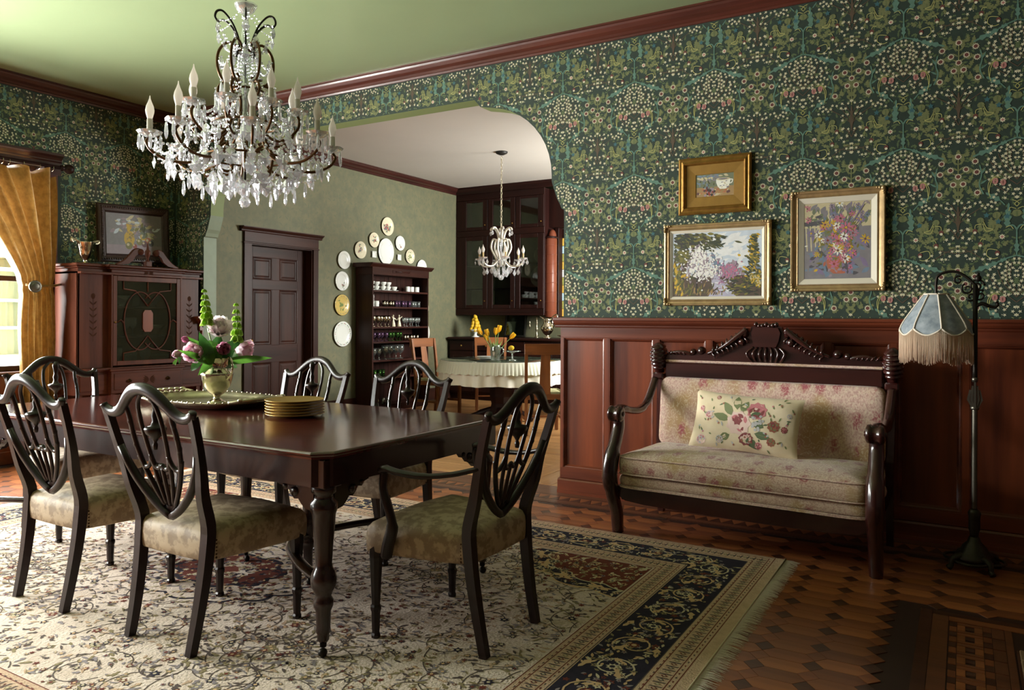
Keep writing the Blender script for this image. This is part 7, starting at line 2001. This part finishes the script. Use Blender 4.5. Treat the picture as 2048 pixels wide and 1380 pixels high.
OC = [(-3.98, 7.36, R(38), 'oak T-back chair at the near right of the round table, seen from behind'),
      (-5.93, 8.10, R(-97), 'oak T-back chair at the left of the round table, beside the bookcase'),
      (-5.62, 8.93, R(-145), 'oak T-back chair behind the round table, under the lemons'),
      (-4.18, 8.85, R(142), 'oak T-back chair at the far right, half hidden by the panelled wall')]
for i, (x, y, a, lb) in enumerate(OC):
    c = oc if i == 0 else copy_tree(oc)
    place(c, (x, y, .002), a, lb, 'oak chairs round the breakfast table'); c['category'] = 'chair'
# ================================================================== large crystal chandelier
HX, HY = -3.157, 2.65
cl = empty('crystal_chandelier', (HX, HY, 1.80), label='large tiered crystal chandelier with candle bulbs above the dining table', cat='chandelier')
def Z(z): return z-1.80
# fitting, chain, glass column
MB().lathe([(0, 3.27-1.8), (.03, 3.27-1.8), (.06, 3.285-1.8), (.065, ZC-1.8-.001), (0, ZC-1.8-.001)], 20).build('ceiling_canopy', 'bronze', cl)
cz = MB(); z = 2.90; k = 0
while z < 3.26:
    pts_ = [(.012*math.cos(t), 0, .02*math.sin(t)+z-1.8) for t in np.linspace(0, 2*PI, 11)[:-1]]
    cz.tube(pts_, .003, 5, TR(rz=(k % 2)*PI/2), closed=True); z += .032; k += 1
cz.build('chain', 'iron', cl)
MB().lathe([(.0, Z(2.795)), (.018, Z(2.797)), (.04, Z(2.81)), (.054, Z(2.835)), (.056, Z(2.845)), (.05, Z(2.84)), (.034, Z(2.818)), (0, Z(2.805))], 20, fn=lambda a, r, z: r*(1+.05*math.cos(8*a))).build('top_bowl', 'crystal', cl)
MB().lathe([(.02, Z(2.79)), (.022, Z(2.78)), (.012, Z(2.775)), (.017, Z(2.74)), (.022, Z(2.68)), (.014, Z(2.63)), (.012, Z(2.60)), (.022, Z(2.58)), (.03, Z(2.54)), (.02, Z(2.50)), (.012, Z(2.45)), (.02, Z(2.42)), (.016, Z(2.36)), (.012, Z(2.30)), (.035, Z(2.25)), (.03, Z(2.18)), (.012, Z(2.10)), (.012, Z(2.02)), (0, Z(2.0))], 14).build('glass_column', 'crystal_clear', cl)
MB().tube([(0, 0, Z(1.93)), (0, 0, Z(2.9))], .006, 6).build('stem_rod', 'iron', cl)
def arm_part(name, P, r, ang, m='bronze'):
    pts_ = bez([(x, 0, Z(z)) for x, z in P], 5)
    return MB().tube(pts_, r, 6, up=(0, 1, 0), flat=(.8, 1.0)).build(name, m, cl, TR(rz=ang))
# upper crown scrolls and lyre scrolls
lyre = None
for k in range(6):
    a = R(20+60*k)
    arm_part('crown_scroll', [(.05, 2.58), (.035, 2.64), (.055, 2.70), (.085, 2.745), (.125, 2.775), (.155, 2.765), (.165, 2.735), (.15, 2.715)], .0058, a, 'iron')
    arm_part('lyre_scroll', [(.03, 2.62), (.08, 2.645), (.125, 2.60), (.135, 2.53), (.115, 2.46), (.075, 2.43), (.06, 2.455), (.08, 2.47)], .0075, a+R(30))
    arm_part('neck_scroll', [(.085, 2.44), (.12, 2.425), (.13, 2.385), (.10, 2.36), (.06, 2.37), (.04, 2.33), (.05, 2.27)], .0075, a+R(30))
for (z, r_) in ((2.60, .04), (2.40, .09), (2.23, .16), (2.06, .20)):
    MB().tube([(r_*math.cos(t), r_*math.sin(t), Z(z)) for t in np.linspace(0, 2*PI, 33)[:-1]], .006, 6, closed=True).build('hoop', 'bronze', cl)
bulb_m = MB().lathe([(.012, 0), (.0125, .004), (.0195, .03), (.021, .042), (.0175, .062), (.009, .083), (.0035, .10), (.002, .112), (0, .116)], 12).mesh('bulb', 'bulb')
slv_m = MB().lathe([(.0125, 0), (.0135, .002), (.0135, .075), (.012, .078), (0, .078)], 12).mesh('candle_sleeve', 'candle')
bob_m = MB().lathe([(0, 0), (.016, 0), (.03, .006), (.048, .018), (.056, .030), (.053, .031), (.044, .021), (.026, .012), (0, .010)], 18, fn=lambda a, r, z: r*(1+.06*math.cos(6*a)) if z > .015 else r, smooth=False).mesh('bobeche', 'crystal')
ici_m = MB().lathe([(0, 0), (.0065, .012), (.009, .032), (.0065, .064), (.0035, .078), (0, .08)], 6, smooth=False).sphere((0, 0, .088), .0065, 6, 4, smooth=False).mesh('icicle_drop', 'crystal')
def leaf_drop(h, w_, t):
    b = MB(); out = [(0, 0), (w_*.45, h*.14), (w_*.85, h*.36), (w_, h*.5), (w_*.6, h*.66), (w_*.7, h*.78), (w_*.25, h*.95), (0, h)]
    pts_ = [(x, 0, z) for x, z in out]+[(-x, 0, z) for x, z in out[1:-1][::-1]]; n = len(pts_)
    vs = pts_+[(0, t, h*.5), (0, -t, h*.5)]
    b.add(vs, [(i, (i+1) % n, n) for i in range(n)]+[((i+1) % n, i, n+1) for i in range(n)])
    b.sphere((0, 0, h+.007), .006, 6, 4, smooth=False); return b
leaf_m = leaf_drop(.092, .034, .013).mesh('leaf_drop', 'crystal'); leaf_s = leaf_drop(.06, .021, .009).mesh('leaf_drop', 'crystal')
def strand(p0, p1, sag, n, r=.0078, name='bead_strand', par=None):
    b = MB(); p0 = Vector(p0); p1 = Vector(p1)
    for i in range(n):
        t = i/(n-1) if n > 1 else 0
        p = p0+(p1-p0)*t+Vector((0, 0, -sag*4*t*(1-t)))
        b.sphere(p, (r, r, r*.95), 6, 4, smooth=False)
    return b.build(name, 'crystal', par or cl)
q = random.Random(31)
def cyl(r_, a, z): return (r_*math.cos(a), r_*math.sin(a), Z(z))
VA = math.atan2(-HY, -HX)       # toward the viewer
tiers = [(8, .44, 2.125, .0, 'lower'), (8, .265, 2.275, PI/8, 'upper')]
for (n, r_, z, off, nm) in tiers:
    for k in range(n):
        a = VA+PI/2+R(4)+off+2*PI*k/n
        dz = 0
        if nm == 'lower': P = [(.10, 2.16), (.16, 2.06), (.25, 2.02), (.35, 2.02), (.425, 2.055), (.455, 2.10), (.44, z)]
        else: P = [(.06, 2.28), (.10, 2.19), (.16, 2.15), (.22, 2.165), (.265, 2.21), (.275, 2.25), (.265, z)]
        am = arm_part('candle_arm', P, .0078, a)
        o = inst(bob_m, 'bobeche', am, TR(r_, 0, Z(z))); inst(slv_m, 'candle_sleeve', am, TR(r_, 0, Z(z)+.011)); inst(bulb_m, 'bulb', am, TR(r_, 0, Z(z)+.089))
        for j in range(5):
            t = 2*PI*j/5+.4; inst(ici_m, 'icicle_drop', cl, TR(r_*math.cos(a)+.05*math.cos(a+t), r_*math.sin(a)+.05*math.sin(a+t), Z(z)-.068))
        # strings from the candle to the neighbouring arm and back to the body
        a2 = a+2*PI/n
        p = cyl(r_-.02, a, z-.015); strand(p, cyl(r_-.02, a2, z-.015), .085 if nm == 'lower' else .05, 15 if nm == 'lower' else 10)
        strand(p, cyl(.16 if nm == 'lower' else .09, a+.1, 2.22 if nm == 'lower' else 2.40), .05, 14)
        am_ = a+PI/n
        if nm == 'lower':
            inst(ici_m, 'icicle_drop', cl, TR(*cyl(r_-.05, am_, z-.185)))
            inst(leaf_m, 'leaf_drop', cl, TR(*cyl(.33, a, 1.92), rz=a+PI/2+q.uniform(-.3, .3)))
            inst(leaf_m, 'leaf_drop', cl, TR(*cyl(.37, am_, 1.955), rz=am_+PI/2)); inst(leaf_m, 'leaf_drop', cl, TR(*cyl(.25, a+.25, 1.90), rz=a+PI/2+q.uniform(-.5, .5)))
            inst(ici_m, 'icicle_drop', cl, TR(*cyl(.30, am_+.1, 1.86))); inst(leaf_s, 'leaf_drop', cl, TR(*cyl(.42, a, 1.975), rz=a+PI/2))
            inst(leaf_m, 'leaf_drop', cl, TR(*cyl(.17, am_, 1.865), rz=am_+q.uniform(0, 3))); inst(ici_m, 'icicle_drop', cl, TR(*cyl(.20, a, 1.83)))
            strand(cyl(.43, a, 2.07), cyl(.20, a+.3, 2.06), .10, 16)
        else:
            inst(leaf_m, 'leaf_drop', cl, TR(*cyl(.27, am_, 2.085), rz=am_+PI/2)); inst(leaf_s, 'leaf_drop', cl, TR(*cyl(.15, a, 2.12), rz=a+PI/2)); inst(leaf_m, 'leaf_drop', cl, TR(*cyl(.21, a, 1.985), rz=a+PI/2+q.uniform(-.4, .4)))
            inst(ici_m, 'icicle_drop', cl, TR(*cyl(.24, am_+.2, 2.10)))
            strand(cyl(.09, a, 2.40), cyl(.05, a+.2, 2.62), -.02, 14, .0068); strand(cyl(.16, a, 2.23), cyl(.20, a+.4, 2.06), .02, 11); strand(cyl(.2, a, 2.06), cyl(.06, a+.3, 1.93), .03, 13)
            strand(cyl(.265, a, 2.22), cyl(.40, a+.2, 2.04), .06, 14)
for k in range(6):
    a = R(20+60*k)
    inst(leaf_s, 'leaf_drop', cl, TR(*cyl(.152, a, 2.655), rz=a+PI/2)); inst(leaf_s, 'leaf_drop', cl, TR(*cyl(.10, a+.5, 2.60), rz=a+PI/2)); inst(leaf_s, 'leaf_drop', cl, TR(*cyl(.115, a+.5, 2.50), rz=a)); inst(leaf_s, 'leaf_drop', cl, TR(*cyl(.07, a, 2.54), rz=a+PI/2))
    strand(cyl(.15, a, 2.725), cyl(.045, a+.3, 2.79), .02, 9, .005); strand(cyl(.152, a, 2.72), cyl(.06, a+PI/6, 2.60), .035, 11, .0068)
    strand(cyl(.13, a+.5, 2.56), cyl(.13, a+.5+PI/3, 2.56), .05, 11, .0068); strand(cyl(.03, a, 2.60), cyl(.07, a+.4, 2.40), .01, 12, .0068)
    inst(ici_m, 'icicle_drop', cl, TR(*cyl(.15, a+.2, 2.33))); inst(leaf_s, 'leaf_drop', cl, TR(*cyl(.11, a, 2.34), rz=a)); inst(leaf_m, 'leaf_drop', cl, TR(*cyl(.10, a+.5, 1.87), rz=a))
    arm_part('lower_scroll', [(.06, 2.10), (.11, 2.12), (.15, 2.07), (.14, 2.0), (.10, 1.98), (.07, 2.0), (.08, 2.03)], .0075, a)
MB().sphere((0, 0, Z(1.838)), .028, 12, 8, smooth=False).build('finial_ball', 'crystal', cl)
MB().lathe([(.006, Z(1.86)), (.022, Z(1.875)), (.03, Z(1.90)), (.02, Z(1.93)), (.008, Z(1.95))], 10, smooth=False).build('finial_cup', 'crystal', cl)

# ================================================================== small chandelier over the breakfast table
SX, SY = -4.90, 8.00
sc_ = empty('small_chandelier', (SX, SY, 1.70), label='small six-light glass chandelier hanging on a chain in the pantry', cat='chandelier')
def z2(z): return z-1.70
MB().lathe([(0, z2(3.26)), (.03, z2(3.262)), (.07, z2(3.28)), (.078, z2(ZC)-.001), (0, z2(ZC)-.001)], 20).build('ceiling_canopy', 'black_matt', sc_)
cz = MB(); z = 2.36; k = 0
while z < 3.26: cz.tube([(.010*math.cos(t), 0, .022*math.sin(t)+z2(z)) for t in np.linspace(0, 2*PI, 9)[:-1]], .0035, 5, TR(rz=(k % 2)*PI/2), closed=True); z += .036; k += 1
cz.build('chain', 'silver_dull', sc_)
MB().lathe([(.012, z2(2.34)), (.03, z2(2.30)), (.012, z2(2.24)), (.02, z2(2.16)), (.012, z2(2.08)), (.05, z2(1.99)), (.07, z2(1.96)), (.03, z2(1.93)), (.02, z2(1.90)), (0, z2(1.88))], 14).build('column', 'crystal', sc_)
mat('gilt_glass', (222, 214, 198), .2, coat=.6, metal=.25)
for k in range(6):
    a = R(12+60*k)
    P = [(x, 0, z2(z)) for x, z in ((.04, 2.20), (.10, 2.22), (.125, 2.12), (.08, 2.02), (.05, 1.97))]
    MB().tube(bez(P, 5), .012, 8).build('cage_arm', 'gilt_glass', sc_, TR(rz=a+R(30)))
    MB().tube(bez([(.03, 0, z2(2.22)), (.05, 0, z2(2.30)), (.085, 0, z2(2.355)), (.125, 0, z2(2.36)), (.14, 0, z2(2.335))], 5), [.012]*21, 8).build('crown_plume', 'gilt_glass', sc_, TR(rz=a))
    am = MB().tube(bez([(.05, 0, z2(1.97)), (.12, 0, z2(1.90)), (.21, 0, z2(1.89)), (.275, 0, z2(1.93)), (.285, 0, z2(1.965))], 5), .010, 8).build('candle_arm', 'gilt_glass', sc_, TR(rz=a))
    inst(bob_m, 'bobeche', am, TR(.285, 0, z2(1.96))); s_ = inst(bulb_m, 'bulb', am, TR(.285, 0, z2(2.045), s=(1, 1, .85)))
    MB().lathe([(.011, 0), (.0115, .078), (0, .08)], 10).build('candle_sleeve', 'candle_gold', am).matrix_local = TR(.285, 0, z2(1.97))
    for j in range(4): t = 2*PI*j/4+.6; inst(leaf_s, 'leaf_drop', sc_, TR(.285*math.cos(a)+.05*math.cos(t), .285*math.sin(a)+.05*math.sin(t), z2(1.905), rz=a+j))
    inst(leaf_m, 'leaf_drop', sc_, TR(.12*math.cos(a), .12*math.sin(a), z2(1.80), rz=a)); inst(leaf_m, 'leaf_drop', sc_, TR(.07*math.cos(a+.5), .07*math.sin(a+.5), z2(1.755), rz=a+1))
    inst(leaf_s, 'leaf_drop', sc_, TR(.138*math.cos(a), .138*math.sin(a), z2(2.265), rz=a)); inst(leaf_m, 'leaf_drop', sc_, TR(.22*math.cos(a), .22*math.sin(a), z2(1.78), rz=a, s=.8))
    b = MB()
    for i in range(8): t = i/7; b.sphere((.27*math.cos(a)*(1-t)+.22*math.cos(a)*t, .27*math.sin(a)*(1-t)+.22*math.sin(a)*t, z2(1.95-.11*t)), .007, 6, 4, smooth=False)
    b.build('bead_strand', 'crystal', sc_)
MB().sphere((0, 0, z2(1.755)), .034, 12, 8, smooth=False).build('finial_ball', 'crystal', sc_)
